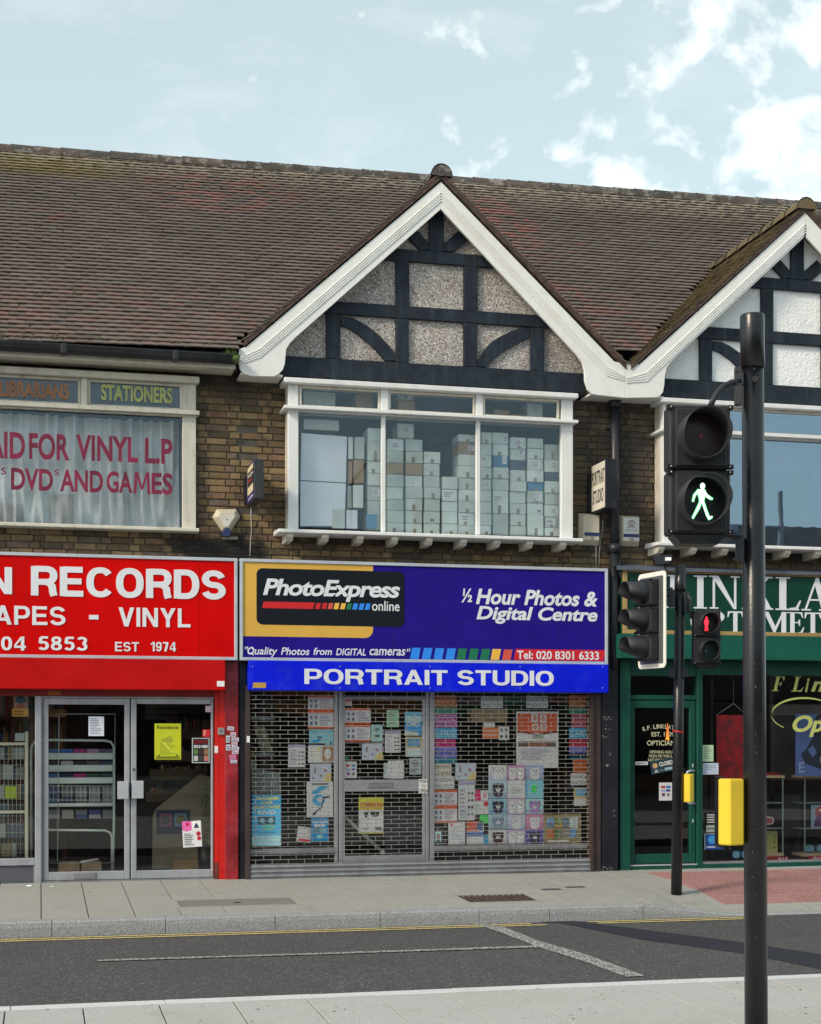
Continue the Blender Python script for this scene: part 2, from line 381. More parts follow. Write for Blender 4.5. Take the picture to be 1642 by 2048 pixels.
def speckle(name, cols, scale, bump, bscale, rough=.9, soil=None):
    m = bpy.data.materials.new(name); m.use_nodes = True; MATS[name] = m
    t = m.node_tree; n = t.nodes; l = t.links; p = n['Principled BSDF']; p.inputs['Roughness'].default_value = rough; p.inputs['Specular IOR Level'].default_value = .3
    g = n.new('ShaderNodeNewGeometry')
    vo = n.new('ShaderNodeTexVoronoi'); vo.inputs['Scale'].default_value = scale; l.new(g.outputs['Position'], vo.inputs['Vector'])
    sx = n.new('ShaderNodeSeparateColor'); l.new(vo.outputs['Color'], sx.inputs[0])
    cr = n.new('ShaderNodeValToRGB'); e = cr.color_ramp.elements; e[0].position, e[0].color = cols[0]; e[1].position, e[1].color = cols[-1]
    for a, b in cols[1:-1]: k = e.new(a); k.color = b
    l.new(sx.outputs[0], cr.inputs[0]); out = cr.outputs[0]
    for sc, lo, hi, am, c in (soil or ()):
        no = n.new('ShaderNodeTexNoise'); no.inputs['Scale'].default_value = sc; no.inputs['Detail'].default_value = 8; no.inputs['Roughness'].default_value = .65; l.new(g.outputs['Position'], no.inputs['Vector'])
        mr = n.new('ShaderNodeMapRange'); mr.inputs['From Min'].default_value = lo; mr.inputs['From Max'].default_value = hi; mr.inputs['To Max'].default_value = am; l.new(no.outputs[0], mr.inputs[0])
        mx = n.new('ShaderNodeMixRGB'); mx.inputs[2].default_value = c; l.new(mr.outputs[0], mx.inputs[0]); l.new(out, mx.inputs[1]); out = mx.outputs[0]
    l.new(out, p.inputs['Base Color'])
    no = n.new('ShaderNodeTexNoise'); no.inputs['Scale'].default_value = bscale; no.inputs['Detail'].default_value = 5; l.new(g.outputs['Position'], no.inputs['Vector'])
    b = n.new('ShaderNodeBump'); b.inputs['Strength'].default_value = bump; b.inputs['Distance'].default_value = .012; l.new(no.outputs[0], b.inputs['Height']); l.new(b.outputs[0], p.inputs['Normal'])
    return m
DASH = speckle('grey_pebbledash_spar', [(0, (.10, .08, .075, 1)), (.3, (.30, .26, .24, 1)), (.7, (.50, .46, .43, 1)), (1, (.80, .78, .77, 1))], 115, .8, 80, soil=[(1.6, .5, .75, .5, (.06, .05, .05, 1))])
ROUGH = speckle('white_roughcast', [(0, (.86, .87, .88, 1)), (1, (.92, .93, .94, 1))], 60, 1.0, 38, soil=[(3.5, .56, .74, .35, (.38, .38, .36, 1))])
ASPH = speckle('asphalt', [(0, (.050, .049, .052, 1)), (.8, (.092, .090, .094, 1)), (.93, (.13, .13, .13, 1)), (1, (.24, .24, .24, 1))], 95, .7, 120, .85, soil=[(.9, .45, .7, .35, (.060, .059, .062, 1)), (3, .6, .75, .3, (.11, .11, .115, 1)), (1.7, .52, .66, .35, (.055, .054, .057, 1)), (6, .64, .72, .4, (.045, .044, .046, 1))])
ASPHD = speckle('dark_new_asphalt', [(0, (.016, .017, .026, 1)), (1, (.032, .034, .048, 1))], 90, .5, 120, .75)
SLAB = speckle('paving_slab_concrete', [(0, (.30, .294, .278, 1)), (1, (.37, .364, .345, 1))], 90, .35, 90, .85, soil=[(1.1, .45, .75, .45, (.25, .24, .22, 1)), (14, .62, .72, .35, (.16, .15, .14, 1)), (3.2, .56, .72, .35, (.21, .20, .185, 1))])
SLABN = speckle('near_paving_concrete', [(0, (.39, .383, .376, 1)), (1, (.46, .452, .445, 1))], 90, .35, 60, .85, soil=[(.8, .45, .72, .4, (.33, .315, .29, 1)), (11, .60, .72, .35, (.28, .265, .245, 1)), (2.6, .55, .72, .3, (.30, .29, .27, 1))])
GRAN = speckle('granite_kerb_stone', [(0, (.22, .225, .235, 1)), (.6, (.30, .31, .33, 1)), (1, (.40, .40, .41, 1))], 140, .45, 45, .8, soil=[(5, .55, .75, .45, (.16, .15, .14, 1))])
GRANT = speckle('kerb_top_stone', [(0, (.52, .53, .54, 1)), (1, (.62, .63, .64, 1))], 90, .4, 50, .8, soil=[(5, .55, .75, .3, (.28, .27, .25, 1))])
TACT = speckle('red_tactile_paving', [(0, (.29, .145, .140, 1)), (1, (.40, .22, .21, 1))], 80, .3, 60, .85, soil=[(2, .5, .7, .35, (.26, .17, .15, 1))])
JOINT = mat('joint_grit', (.10, .088, .075, 1), .95, var=.25, scale=20)
WORNW = speckle('worn_white_road_paint', [(0, (.055, .055, .06, 1)), (.50, (.09, .09, .095, 1)), (.62, (.42, .42, .39, 1)), (1, (.58, .58, .55, 1))], 120, .4, 100, .8)
YLINE = speckle('yellow_road_paint', [(0, (.10, .095, .08, 1)), (.22, (.52, .42, .18, 1)), (1, (.68, .56, .26, 1))], 80, .4, 100, .8)
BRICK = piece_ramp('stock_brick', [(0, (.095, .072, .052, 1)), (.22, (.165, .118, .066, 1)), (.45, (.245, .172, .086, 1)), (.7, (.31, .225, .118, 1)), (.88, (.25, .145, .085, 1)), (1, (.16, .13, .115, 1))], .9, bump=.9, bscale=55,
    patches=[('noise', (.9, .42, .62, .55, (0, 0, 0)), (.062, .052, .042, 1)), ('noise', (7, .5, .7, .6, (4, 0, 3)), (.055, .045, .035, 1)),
             ('spot', (6.35, 4.6, 1.0, 1.5, 1.15), (.050, .045, .040, 1)), ('spot', (1.86, 3.46, .7, .22, 2.2), (.022, .020, .020, 1)),  # brick darker on the right-hand pier; black stain below the alarm box
             ('spot', (1.9, 5.25, 1.2, .38, 1.4), (.065, .052, .040, 1)), ('spot', (4.2, 3.62, 2.4, .18, 1.2), (.040, .035, .030, 1)), ('spot', (.2, 5.3, 2.5, .2, 2), (.03, .026, .024, 1)), ('spot', (8.2, 3.62, 2.2, .2, 1.5), (.04, .035, .03, 1))])  # brick darker near the eaves and just below the window sills
MORTAR = mat('dark_mortar', (.105, .095, .082, 1), .95, var=.3, scale=8, bump=.6, bscale=60)
TILE = piece_ramp('plain_roof_tile', [(0, (.115, .090, .080, 1)), (.4, (.136, .111, .101, 1)), (.8, (.150, .127, .117, 1)), (1, (.165, .128, .115, 1))], .8, bump=.5, bscale=40,
    patches=[('noise', (1.0, .45, .65, .4, (2, 0, 0)), (.105, .085, .075, 1)), ('some', (1.1, .60, .66, .4, (0, 3, 0), .7), (.22, .09, .075, 1)),
             ('spotp', (2.2, 8.35, 1.3, .55, .5), (.28, .115, .10, 1)), ('spotp', (5.5, 8.15, .9, .8, .6), (.30, .115, .10, 1)), ('spotp', (6.0, 6.3, 1.2, 1.0, .4), (.26, .11, .095, 1)), ('spotp', (1.0, 5.9, 2.5, .7, .3), (.24, .12, .10, 1)), ('spot', (.1, 8.7, 1.5, .4, 1.1), (.17, .135, .055, 1)),
             ('band', (8.55, 9.0, 12.0), (.40, .38, .33, 1)), ('band', (8.3, 9.1, 5.0), (.26, .17, .08, 1))])
TILEG = piece_ramp('mossy_roof_tile', [(0, (.060, .045, .030, 1)), (.5, (.12, .092, .055, 1)), (1, (.17, .13, .08, 1))], .85, bump=.5, bscale=40,
    patches=[('noise', (6, .48, .66, .7, (0, 0, 0)), (.20, .17, .085, 1)), ('noise', (3, .55, .7, .5, (5, 0, 0)), (.045, .05, .03, 1))])
RIDGE = piece_ramp('ridge_tile_clay', [(0, (.055, .05, .048, 1)), (.6, (.085, .078, .073, 1)), (.88, (.10, .070, .062, 1)), (1, (.07, .066, .064, 1))], .85, bump=.7, bscale=30,
    patches=[('noise', (7, .52, .62, .6, (0, 0, 0)), (.33, .32, .30, 1)), ('noise', (9, .6, .7, .6, (5, 0, 0)), (.05, .05, .045, 1))])
FELT = mat('roof_underlay', (.02, .018, .017, 1), .9)

# ================================================================== the ground
PS = .03                                   # crossfall of the pavements
KY, KW, IY = -2.60, .15, -6.60             # far kerb line, kerb width, near kerb line
def pz(y): return -.005+PS*y if y > KY-.2 else 0
KZ = pz(KY)
def isl(y): return -.135+.012*(y-IY)
def rz(y):
    t = (y-KY)/(IY-KY); return (KZ-.135)*(1-t)+(isl(IY)-.115)*t+.03*sin(pi*t)
g = MB(); g.add([(-400, -500, -.6), (400, -500, -.6), (400, 500, -.6), (-400, 500, -.6)], [(0, 1, 2, 3)])
g.build('ground', ASPH, kind='structure', origin=(0, 0, -.6))
# carriageway, cambered, cut from one side of the street to the other
r = MB()
ys = [KY+(IY-KY)*i/10 for i in range(11)]
r.add([(x, y, rz(y)) for y in ys for x in (-40, 50)], [(2*i, 2*i+2, 2*i+3, 2*i+1) for i in range(10)][::1])
r.build('road', ASPH, kind='structure', origin=(0, -4.6, rz(-4.6)))
r = MB(); r.add([(-40, -34, -.30), (50, -34, -.30), (50, -18.1, -.30), (-40, -18.1, -.30)], [(0, 1, 2, 3)])
r.build('road', ASPH, kind='structure', origin=(0, -26, -.3))
_k0 = ground(1290, 1806, KZ)[0]; _k1 = ground(1478, 1815, KZ)[0]
def pzx(x, y):
    """far pavement with its dropped kerb at the crossing"""
    return pz(y)-.115*min(1, max(0, (x-_k0)/(_k1-_k0)))*min(1, max(0, (KY+1.1-y)/1.1))
# --- far pavement: bed, slabs, covers
pav = MB()
_xs = [-40, _k0, _k1, 50]; _ys = [KY+.001, KY+1.1, .3]
pav.add([(x_, y_, pzx(x_, y_)-.035) for y_ in _ys for x_ in _xs]+[(-40, KY+.001, -.5), (_k0, KY+.001, -.5), (_k1, KY+.001, -.5), (50, KY+.001, -.5)], [(j*4+i, j*4+i+1, j*4+i+5, j*4+i+4) for j in range(2) for i in range(3)]+[(12+i, 13+i, i+1, i) for i in range(3)])
pav = pav.build('pavement', JOINT, kind='structure', origin=(0, 0, -.5))
cov = []                                   # openings in the paving: x0, x1, y0, y1
def gp(px, py): return ground(px, py, -.005, PS)
a = gp(353, 1815); b = gp(592, 1793); CA = (a[0], b[0]-.02, a[1]-.02, b[1]-.01)
a = gp(938, 1806); b = gp(1052, 1786); CB = (a[0]-.02, b[0]+.0, a[1], b[1])
cov += [CA, CB]
SW, SD = .402, (-KY-.03)/3
tx0 = gp(1420, 1760)[0]
def overlap(x0, x1, y0, y1, r): return x0 < r[1]-.01 and x1 > r[0]+.01 and y0 < r[3]-.01 and y1 > r[2]+.01
def clip(x0, x1, y0, y1, holes):
    rects = [(x0, x1, y0, y1)]
    for h in holes:
        nr = []
        for q in rects:
            if not overlap(*q, h): nr.append(q); continue
            a0, a1, b0, b1 = q
            if a0 < h[0]: nr.append((a0, h[0], b0, b1))
            if a1 > h[1]: nr.append((h[1], a1, b0, b1))
            m0, m1 = max(a0, h[0]), min(a1, h[1])
            if b0 < h[2]: nr.append((m0, m1, b0, h[2]))
            if b1 > h[3]: nr.append((m0, m1, h[3], b1))
        rects = [q for q in nr if q[1]-q[0] > .02 and q[3]-q[2] > .02]
    return rects
# the blister paving's outline on the pavement
TP = [gp(1310, 1749), gp(1660, 1744), gp(1700, 1806), gp(1482, 1813), gp(1440, 1793)]
TX0, TX1, TY0, TY1 = TP[0][0]-.02, 10.8, KY+.32, -.30
rs = random.Random(3)
def slab_piece(x0, x1, y0, y1, m, name='paving_slab', par=pav, zf=pzx, gap=.004, th=.05, cut=None):
    q = MB(); dz = rs.uniform(-.0015, .0015); tl = rs.uniform(-.0015, .0015)
    x0 += gap; x1 -= gap; y0 += gap; y1 -= gap; c = .0025
    f = lambda x, y: zf(x, y)+dz+tl*(x-x0)/(x1-x0)
    vs = [(x0, y0, f(x0, y0)-th), (x1, y0, f(x1, y0)-th), (x1, y1, f(x1, y1)-th), (x0, y1, f(x0, y1)-th)]
    vs += [(x0, y0, f(x0, y0)-c), (x1, y0, f(x1, y0)-c), (x1, y1, f(x1, y1)-c), (x0, y1, f(x0, y1)-c)]
    vs += [(x0+c, y0+c, f(x0, y0)), (x1-c, y0+c, f(x1, y0)), (x1-c, y1-c, f(x1, y1)), (x0+c, y1-c, f(x0, y1))]
    q.add(vs, [(0, 1, 5, 4), (1, 2, 6, 5), (2, 3, 7, 6), (3, 0, 4, 7), (4, 5, 9, 8), (5, 6, 10, 9), (6, 7, 11, 10), (7, 4, 8, 11), (8, 9, 10, 11)])
    return q.build(name, m, par)
xs0 = -.39+.0
for i in range(-8, 30):
    x0 = xs0+i*SW
    for j in range(3):
        y1 = -.03-j*SD; y0 = y1-SD
        tact_hole = (TX0, TX1, TY0, TY1)
        for q in clip(x0, x0+SW, y0, y1, cov+[tact_hole]): slab_piece(*q, SLAB)
# red tactile paving by the crossing: 400 mm units, domes as one mass
n = int((TX1-TX0)/.4)+1
bl = MB()
for i in range(n):
    for j in range(6):
        x0 = TX0+i*.4; y1 = TY1-j*.4; y0 = max(y1-.4, TY0)
        if y1-y0 < .05: continue
        cut = -99          # the corner is cut on the skew, as laid
        if x0+.4 < cut: 
            slab_piece(x0, x0+.4, y0, y1, SLAB); continue
        slab_piece(x0, x0+.4, y0, y1, TACT, 'tactile_paving_slab')
        for a_ in range(6):
            for b_ in range(6):
                xx = x0+.033+a_*.0667; yy = y0+.033+b_*.0667
                if yy > y1-.02: continue
                z = pzx(xx, yy)+.001; r0, r1, h = .017, .010, .006
                vs = [(xx+r0*cos(k*pi/3), yy+r0*sin(k*pi/3), z) for k in range(6)]+[(xx+r1*cos(k*pi/3), yy+r1*sin(k*pi/3), z+h) for k in range(6)]
                bl.add(vs, [(k, (k+1)%6, 6+(k+1)%6, 6+k) for k in range(6)]+[(6, 7, 8, 9, 10, 11)], 0, True)
bl.build('blister_domes', TACT, pav, kind='stuff')
# inspection covers and drain grate
def inset_cover(r_, name, label, mats, kind):
    x0, x1, y0, y1 = r_
    t = thing(name, label, 'manhole cover' if kind != 'grate' else 'drain grate', ((x0+x1)/2, (y0+y1)/2, pz(y0)-.05))
    f = MB(); e = .04
    for (a0, a1, b0, b1) in ((x0, x1, y0, y0+e), (x0, x1, y1-e, y1), (x0, x0+e, y0+e, y1-e), (x1-e, x1, y0+e, y1-e)):
        f.slab([(a0, b0), (a1, b0), (a1, b1), (a0, b1)], lambda x, y: pz(y)-.05, lambda x, y: pz(y)+.001)
    f.build('frame', mats[0], t)
    if kind == 'grate':
        b = MB(); b.slab([(x0+e, y0+e), (x1-e, y0+e), (x1-e, y1-e), (x0+e, y1-e)], -.2, -.14); b.build('drain_pit', BLACKG, t)
        k = 12
        for i in range(k):
            xa = x0+e+(x1-x0-2*e)*(i+.15)/k; q = MB()
            q.slab([(xa, y0+e), (xa+(x1-x0-2*e)*.5/k, y0+e), (xa+(x1-x0-2*e)*.5/k+.02, y1-e), (xa+.02, y1-e)], lambda x, y: pz(y)-.045, lambda x, y: pz(y)-.004); q.build('grate_bar', mats[1], t)
        for yy in (y0+.35*(y1-y0), y0+.65*(y1-y0)):
            q = MB(); q.slab([(x0+e, yy-.012), (x1-e, yy-.012), (x1-e, yy+.012), (x0+e, yy+.012)], lambda x, y: pz(y)-.05, lambda x, y: pz(y)-.007); q.build('grate_bar', mats[1], t)
    else:
        q = MB(); q.slab([(x0+e+.004, y0+e+.004), (x1-e-.004, y0+e+.004), (x1-e-.004, y1-e-.004), (x0+e+.004, y1-e-.004)], lambda x, y: pz(y)-.05, lambda x, y: pz(y)-.006); q.build('cover_plate', mats[1], t)
        q = MB(); xm, ym = (x0+x1)/2, (y0+y1)/2; q.slab([(xm-.03, ym-.015), (xm+.03, ym-.015), (xm+.03, ym+.015), (xm-.03, ym+.015)], lambda x, y: pz(y)-.005, lambda x, y: pz(y)-.002); q.build('lifting_eye', BLACKG, t)
COVC = speckle('cover_concrete', [(0, (.16, .155, .14, 1)), (1, (.23, .22, .20, 1))], 70, .3, 60)
RUST = mat('rusty_grate', (.085, .052, .040, 1), .8, var=.3, scale=30, bump=.4, bscale=60)
inset_cover(CA, 'inspection_cover', 'long concrete inspection cover set in the pavement before the red pier', (SLAB, COVC), 'c')
inset_cover(CB, 'drain_grate', 'rusty brown grate sunk in the pavement near the kerb', (SLAB, RUST), 'grate')
for (xa, ya, lb) in ((1102, 1779, 'left one of two small dark metal covers in the pavement'), (1150, 1774.5, 'right one of two small dark metal covers, nearer the traffic pole')):
    a = gp(xa, ya); q = MB(); z = pz(a[1]); q.slab([(a[0]-.1, a[1]-.045), (a[0]+.1, a[1]-.045), (a[0]+.1, a[1]+.045), (a[0]-.1, a[1]+.045)], lambda x, y: pz(y)-.02, lambda x, y: pz(y)+.004)
    q.build('access_cover', mat('small_cover_metal', (.10, .11, .12, 1), .5, metal=.3, var=.2), label=lb, cat='access cover')
# --- far kerb
kerb = MB(); kerb.slab([(-40, KY-KW+.01), (50, KY-KW+.01), (50, KY), (-40, KY)], -.5, KZ-.14)
kerb = kerb.build('kerb', JOINT, kind='structure', origin=(0, KY, -.5))
x = -2.9; kx_drop0 = ground(1290, 1806, KZ)[0]; kx_drop1 = ground(1478, 1815, KZ)[0]
kl = [ground(p, 1838-.018*p, KZ-.02)[0] for p in (-120, 103, 325, 542, 752, 952, 1096, 1290, 1480, 1700, 1900, 2100)]
kl = [kl[0]-2.0, kl[0]-1.0]+kl
for i in range(len(kl)-1):
    x0, x1 = kl[i]+.003, kl[i+1]-.003
    def top(x):
        if x <= kx_drop0: return KZ
        if x >= kx_drop1: return KZ-.115
        return KZ-.115*(x-kx_drop0)/(kx_drop1-kx_drop0)
    q = MB(); c = .014; yb, yf = KY-.002, KY-KW
    prof = lambda x: [(yb, -.45), (yf-.01, -.45), (yf-.006, top(x)-.05), (yf, top(x)-c), (yf+c, top(x)), (yb, top(x)+.002)]
    pa, pb_ = prof(x0), prof(x1); k = len(pa)
    vs = [(x0, y, z) for y, z in pa]+[(x1, y, z) for y, z in pb_]
    q.add(vs, [tuple(range(k)), tuple(range(2*k-1, k-1, -1))]+[(j, j+k, (j+1)%k+k, (j+1)%k) for j in range(k)])
    q.build('kerb_stone', [GRAN], kerb)
# oil stain on a kerb stone
a = ground(1182, 1815, KZ-.03)
# --- near pavement with its own kerb and slabs
npv = MB(); npv.slab([(-40, -18), (50, -18), (50, IY), (-40, IY)], -.5, lambda x, y: isl(y)-.012)
npv = npv.build('pavement', JOINT, kind='structure', origin=(0, -12, -.5))
for i in range(-3, 14):
    x0 = -2.0+i*.915
    slab_piece(x0, x0+.915, IY-.13, IY, GRANT, 'kerb_stone', npv, lambda x, y: isl(y), .002, .2)
for j in range(14):
    y1 = IY-.135-j*.60; y0 = y1-.60
    if j >= 9: break
    for i in range(-6, 26 if j < 7 else 20):
        x0 = -.20+.0+i*.45
        slab_piece(x0, x0+.45, y0, y1, SLABN, 'paving_slab', npv, lambda x, y: isl(y))
q = MB(); q.slab([(-40, -18), (50, -18), (50, IY-.14-5.4), (-40, IY-.14-5.4)], -.4, lambda x, y: isl(y)); q.build('pavement_surface', SLABN, npv)
# --- road markings, as thin sheets following the camber
def sheet(poly, m, name, lift=.004, zf=rz, sub=1):
    q = MB(); a = sum(poly[i][0]*poly[(i+1)%len(poly)][1]-poly[(i+1)%len(poly)][0]*poly[i][1] for i in range(len(poly)))
    if a < 0: poly = poly[::-1]
    q.add([(x, y, zf(y)+lift) for x, y in poly], [tuple(range(len(poly)))])
    return q.build(name, m, kind='structure')
def strip_sheet(P0, P1, m, name, lift=.004, n=12):
    """quad strip between two polylines"""
    q = MB()
    def samp(P, t):
        k = t*(len(P)-1); i = min(int(k), len(P)-2); f = k-i
        return (P[i][0]*(1-f)+P[i+1][0]*f, P[i][1]*(1-f)+P[i+1][1]*f)
    vs = []
    for i in range(n+1):
        for P in (P0, P1):
            x, y = samp(P, i/n); vs.append((x, y, rz(y)+lift))
    q.add(vs, [(2*i, 2*i+1, 2*i+3, 2*i+2) for i in range(n)])
    return q.build(name, m, kind='structure')
def rd(px, py):
    z = rz(-4)
    for _ in range(8):
        x, y = ground(px, py, z); z = rz(max(IY, min(KY, y)))
    return x, y
strip_sheet([rd(1040, 1838), rd(1115, 1838), rd(1270, 1858), rd(1490, 1886), rd(1660, 1912), rd(1900, 1945)],
            [rd(1085, 1845), rd(1130, 1848), rd(1270, 1878), rd(1490, 1908), rd(1660, 1943), rd(1900, 1980)], ASPHD, 'road_patch', .003)
y_a = KY-KW-.10
xg0, xg1, xe = rd(1056, 1846)[0], rd(1180, 1846)[0], rd(1492, 1832)[0]
for k, off in enumerate((0, .13)):
    for xa, xb in ((-30, xg0+.1*k), (xg1+.05*k, xe)):
        y = y_a-off; q = MB(); xs = [xa+(xb-xa)*i/8 for i in range(9)]
        q.add([(xx, yy, rz(yy)+.005) for xx in xs for yy in (y, y-.068)], [(2*i, 2*i+1, 2*i+3, 2*i+2) for i in range(8)])
        q.build('road_marking', YLINE, kind='structure')
strip_sheet([rd(960, 1848), rd(1005, 1854), rd(1080, 1884), rd(1170, 1910), rd(1290, 1953)], [rd(925, 1843), rd(975, 1857), rd(1075, 1895), rd(1170, 1925), rd(1252, 1955)], WORNW, 'road_marking', .006)
strip_sheet([rd(195, 1921), rd(650, 1907), rd(1110, 1891)], [rd(195, 1924), rd(650, 1910), rd(1110, 1895)], WORNW, 'road_marking', .007)

# ================================================================== buildings
def building(name, label, x, cat='shop building'):
    return thing(name, label, cat, (x, 1.0, 0), None)
B1 = building('shop_building', 'left brick shop building with tiled roof, red shopfront and long black gutter', .8)
B2 = building('shop_building', 'middle brick shop building under the grey pebbledash gable', 4.15)
B3 = building('shop_building', 'right brick shop building under the white half-timbered gable with green shopfront', 8.3)
BL = [(B1, -3.0, 2.03), (B2, 2.03, 6.24), (B3, 6.24, 12.6)]
# window openings in world units
W1 = (-3.0, at(392, 1050, 0)[0], at(200, 1056, 0)[1]-.02, at(200, 748, 0)[1])
W2 = (at(576.5, 900, -.25)[0]+.02, at(1146, 900, -.25)[0]-.02, at(850, 1068, -.05)[1], 5.25)
W3 = (at(1326, 900, -.25)[0]+.02, 12.0, at(1400, 1085, -.05)[1], 5.25)
SIGNTOP = 3.33
row, bl_, bh, gap = .0715, .215, .062, .0095
tops = [(B1, 5.40), (B2, 5.24), (B3, 5.24)]
bm_s = MB().box(-bl_/2, bl_/2, -.012, .09, 0, bh); bm_h = MB().box(-.1025/2, .1025/2, -.012, .09, 0, bh)
import bmesh
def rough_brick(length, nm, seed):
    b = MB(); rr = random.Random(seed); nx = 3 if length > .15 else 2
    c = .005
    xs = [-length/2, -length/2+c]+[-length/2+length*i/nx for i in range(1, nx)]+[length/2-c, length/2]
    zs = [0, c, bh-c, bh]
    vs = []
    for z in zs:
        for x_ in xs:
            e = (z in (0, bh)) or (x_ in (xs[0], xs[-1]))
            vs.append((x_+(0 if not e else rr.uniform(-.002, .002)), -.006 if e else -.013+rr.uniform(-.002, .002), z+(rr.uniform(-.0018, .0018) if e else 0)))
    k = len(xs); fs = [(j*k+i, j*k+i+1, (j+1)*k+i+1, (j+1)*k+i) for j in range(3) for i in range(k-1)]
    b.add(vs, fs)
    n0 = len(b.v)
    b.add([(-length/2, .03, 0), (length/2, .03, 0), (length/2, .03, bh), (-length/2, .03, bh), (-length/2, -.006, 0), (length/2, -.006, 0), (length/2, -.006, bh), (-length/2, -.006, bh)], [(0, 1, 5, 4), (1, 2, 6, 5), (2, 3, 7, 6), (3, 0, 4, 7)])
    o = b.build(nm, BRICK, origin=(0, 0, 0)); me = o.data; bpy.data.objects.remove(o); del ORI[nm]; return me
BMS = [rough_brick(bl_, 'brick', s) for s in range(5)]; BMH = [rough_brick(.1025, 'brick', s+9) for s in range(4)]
z0w = 3.20
for (B, xa, xb), (_, zt) in zip(BL, tops):
    holes = [h for h in (W1, W2, W3)]
    wl = MB()
    for (p0, p1, q0, q1) in clip(xa, xb, z0w, zt, [(h[0], h[1], h[2], h[3]) for h in holes]): wl.box(p0, p1, .0, .22, q0, q1)
    wl = wl.build('wall', MORTAR, B, origin=(xa, 0, z0w))
    cnt = 0; rest = MB()
    cand = []
    nrow = int((zt-z0w)/row)
    for j in range(nrow):
        z = z0w+j*row+.004; x = -4.2+(.054 if j % 2 else .21)+rs.uniform(-.01, .01); k = j % 2
        while x < xb+.3:
            ln = bl_ if k % 2 == 0 else .1025
            x0_, x1_ = x, x+ln; x += ln+gap; k += 1
            if x0_ < xa or x0_ >= xb: continue
            if x1_ < -.75 or x0_ > 9.6: continue
            ok = True
            for h in holes:
                if x0_ < h[1] and x1_ > h[0] and z+bh > h[2]+.01 and z < h[3]-.01:
                    if x0_ < h[0]: x1_ = h[0]
                    elif x1_ > h[1]: x0_ = h[1]
                    else: ok = False
            if x1_-x0_ < .03: ok = False
            if x0_ < 2.03 and z > 5.37: ok = False
            if ok: cand.append((x0_, x1_, z, ln))
    cand.sort(key=lambda c_: (not (-.45 < c_[0] < 8.9 and 3.3 < c_[2]), rs.random()))
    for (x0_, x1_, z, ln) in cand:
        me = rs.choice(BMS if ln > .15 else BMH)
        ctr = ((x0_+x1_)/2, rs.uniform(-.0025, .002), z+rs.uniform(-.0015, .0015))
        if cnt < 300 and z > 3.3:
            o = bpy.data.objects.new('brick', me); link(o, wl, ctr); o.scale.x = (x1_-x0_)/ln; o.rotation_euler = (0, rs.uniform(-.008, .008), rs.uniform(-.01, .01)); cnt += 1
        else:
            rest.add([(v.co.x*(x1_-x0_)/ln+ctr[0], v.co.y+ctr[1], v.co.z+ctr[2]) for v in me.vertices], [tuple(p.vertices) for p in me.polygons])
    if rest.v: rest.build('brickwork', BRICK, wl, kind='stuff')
    # plain side and back walls
    q = MB(); q.box(xa, xb, 8.0, 8.2, 0, 5.4); q.build('back_wall', MORTAR, B)
q = MB(); q.box(-3.2, -3.0, 0, 8, -.1, 5.4); q.build('side_wall', MORTAR, B1)
q = MB(); q.box(12.6, 12.8, 0, 8, -.1, 5.4); q.build('side_wall', MORTAR, B3)

# ------------------------------------------------------------------ roofs
PIT = radians(39); EY, EZ = -.38, 5.43; tp, cp, sp = tan(PIT), cos(PIT), sin(PIT)
RY = EY+4.38; 
def rlift(x): return .018*(x-1.0)
def roofz(y): return EZ+(y-EY)*tp
AP = [4.158, 8.422, 12.686]                # gable apexes
AZ = 7.47; GS = .908; GY = -.37            # gable ridge height and slope
def gz(x): return max(AZ-abs(x-a_)*GS for a_ in AP)
VZ = 5.56
tw, tg, tt = .165, .10, .010
def tile_mesh(nm, wd, ln, seed):
    b = MB(); rr = random.Random(seed); j = [rr.uniform(-.0012, .0012) for _ in range(4)]
    # local: x across, y up the slope, z normal; bottom edge at y=0, slight camber
    h = tt
    vs = [(-wd/2, j[0], .0), (0, j[1], .0), (wd/2, j[2], .0), (-wd/2, ln, -.004), (0, ln, -.004), (wd/2, ln, -.004)]
    vs += [(-wd/2, j[0], h), (0, j[1]-.001, h+.002), (wd/2, j[2], h), (-wd/2, ln, h-.004), (0, ln, h-.002), (wd/2, ln, h-.004)]
    b.add(vs, [(0, 1, 7, 6), (1, 2, 8, 7), (6, 7, 10, 9), (7, 8, 11, 10), (0, 6, 9, 3), (2, 5, 11, 8), (0, 3, 4, 1), (1, 4, 5, 2)])
    o = b.build(nm, TILE, origin=(0, 0, 0)); me = o.data; bpy.data.objects.remove(o); ORI.pop(nm, None); return me
TM = [tile_mesh('roof_tile', tw-.002, .155, s) for s in range(5)]
nrows = int(4.38/cp/tg)
Rt = Matrix.Rotation(PIT, 4, 'X')
def vis(x, y, z):
    r_ = x*_c-(y+DIST)*_s; w_ = x*_s+(y+DIST)*_c
    return CX+F*r_/w_, HY-F*(z-CAMH)/w_
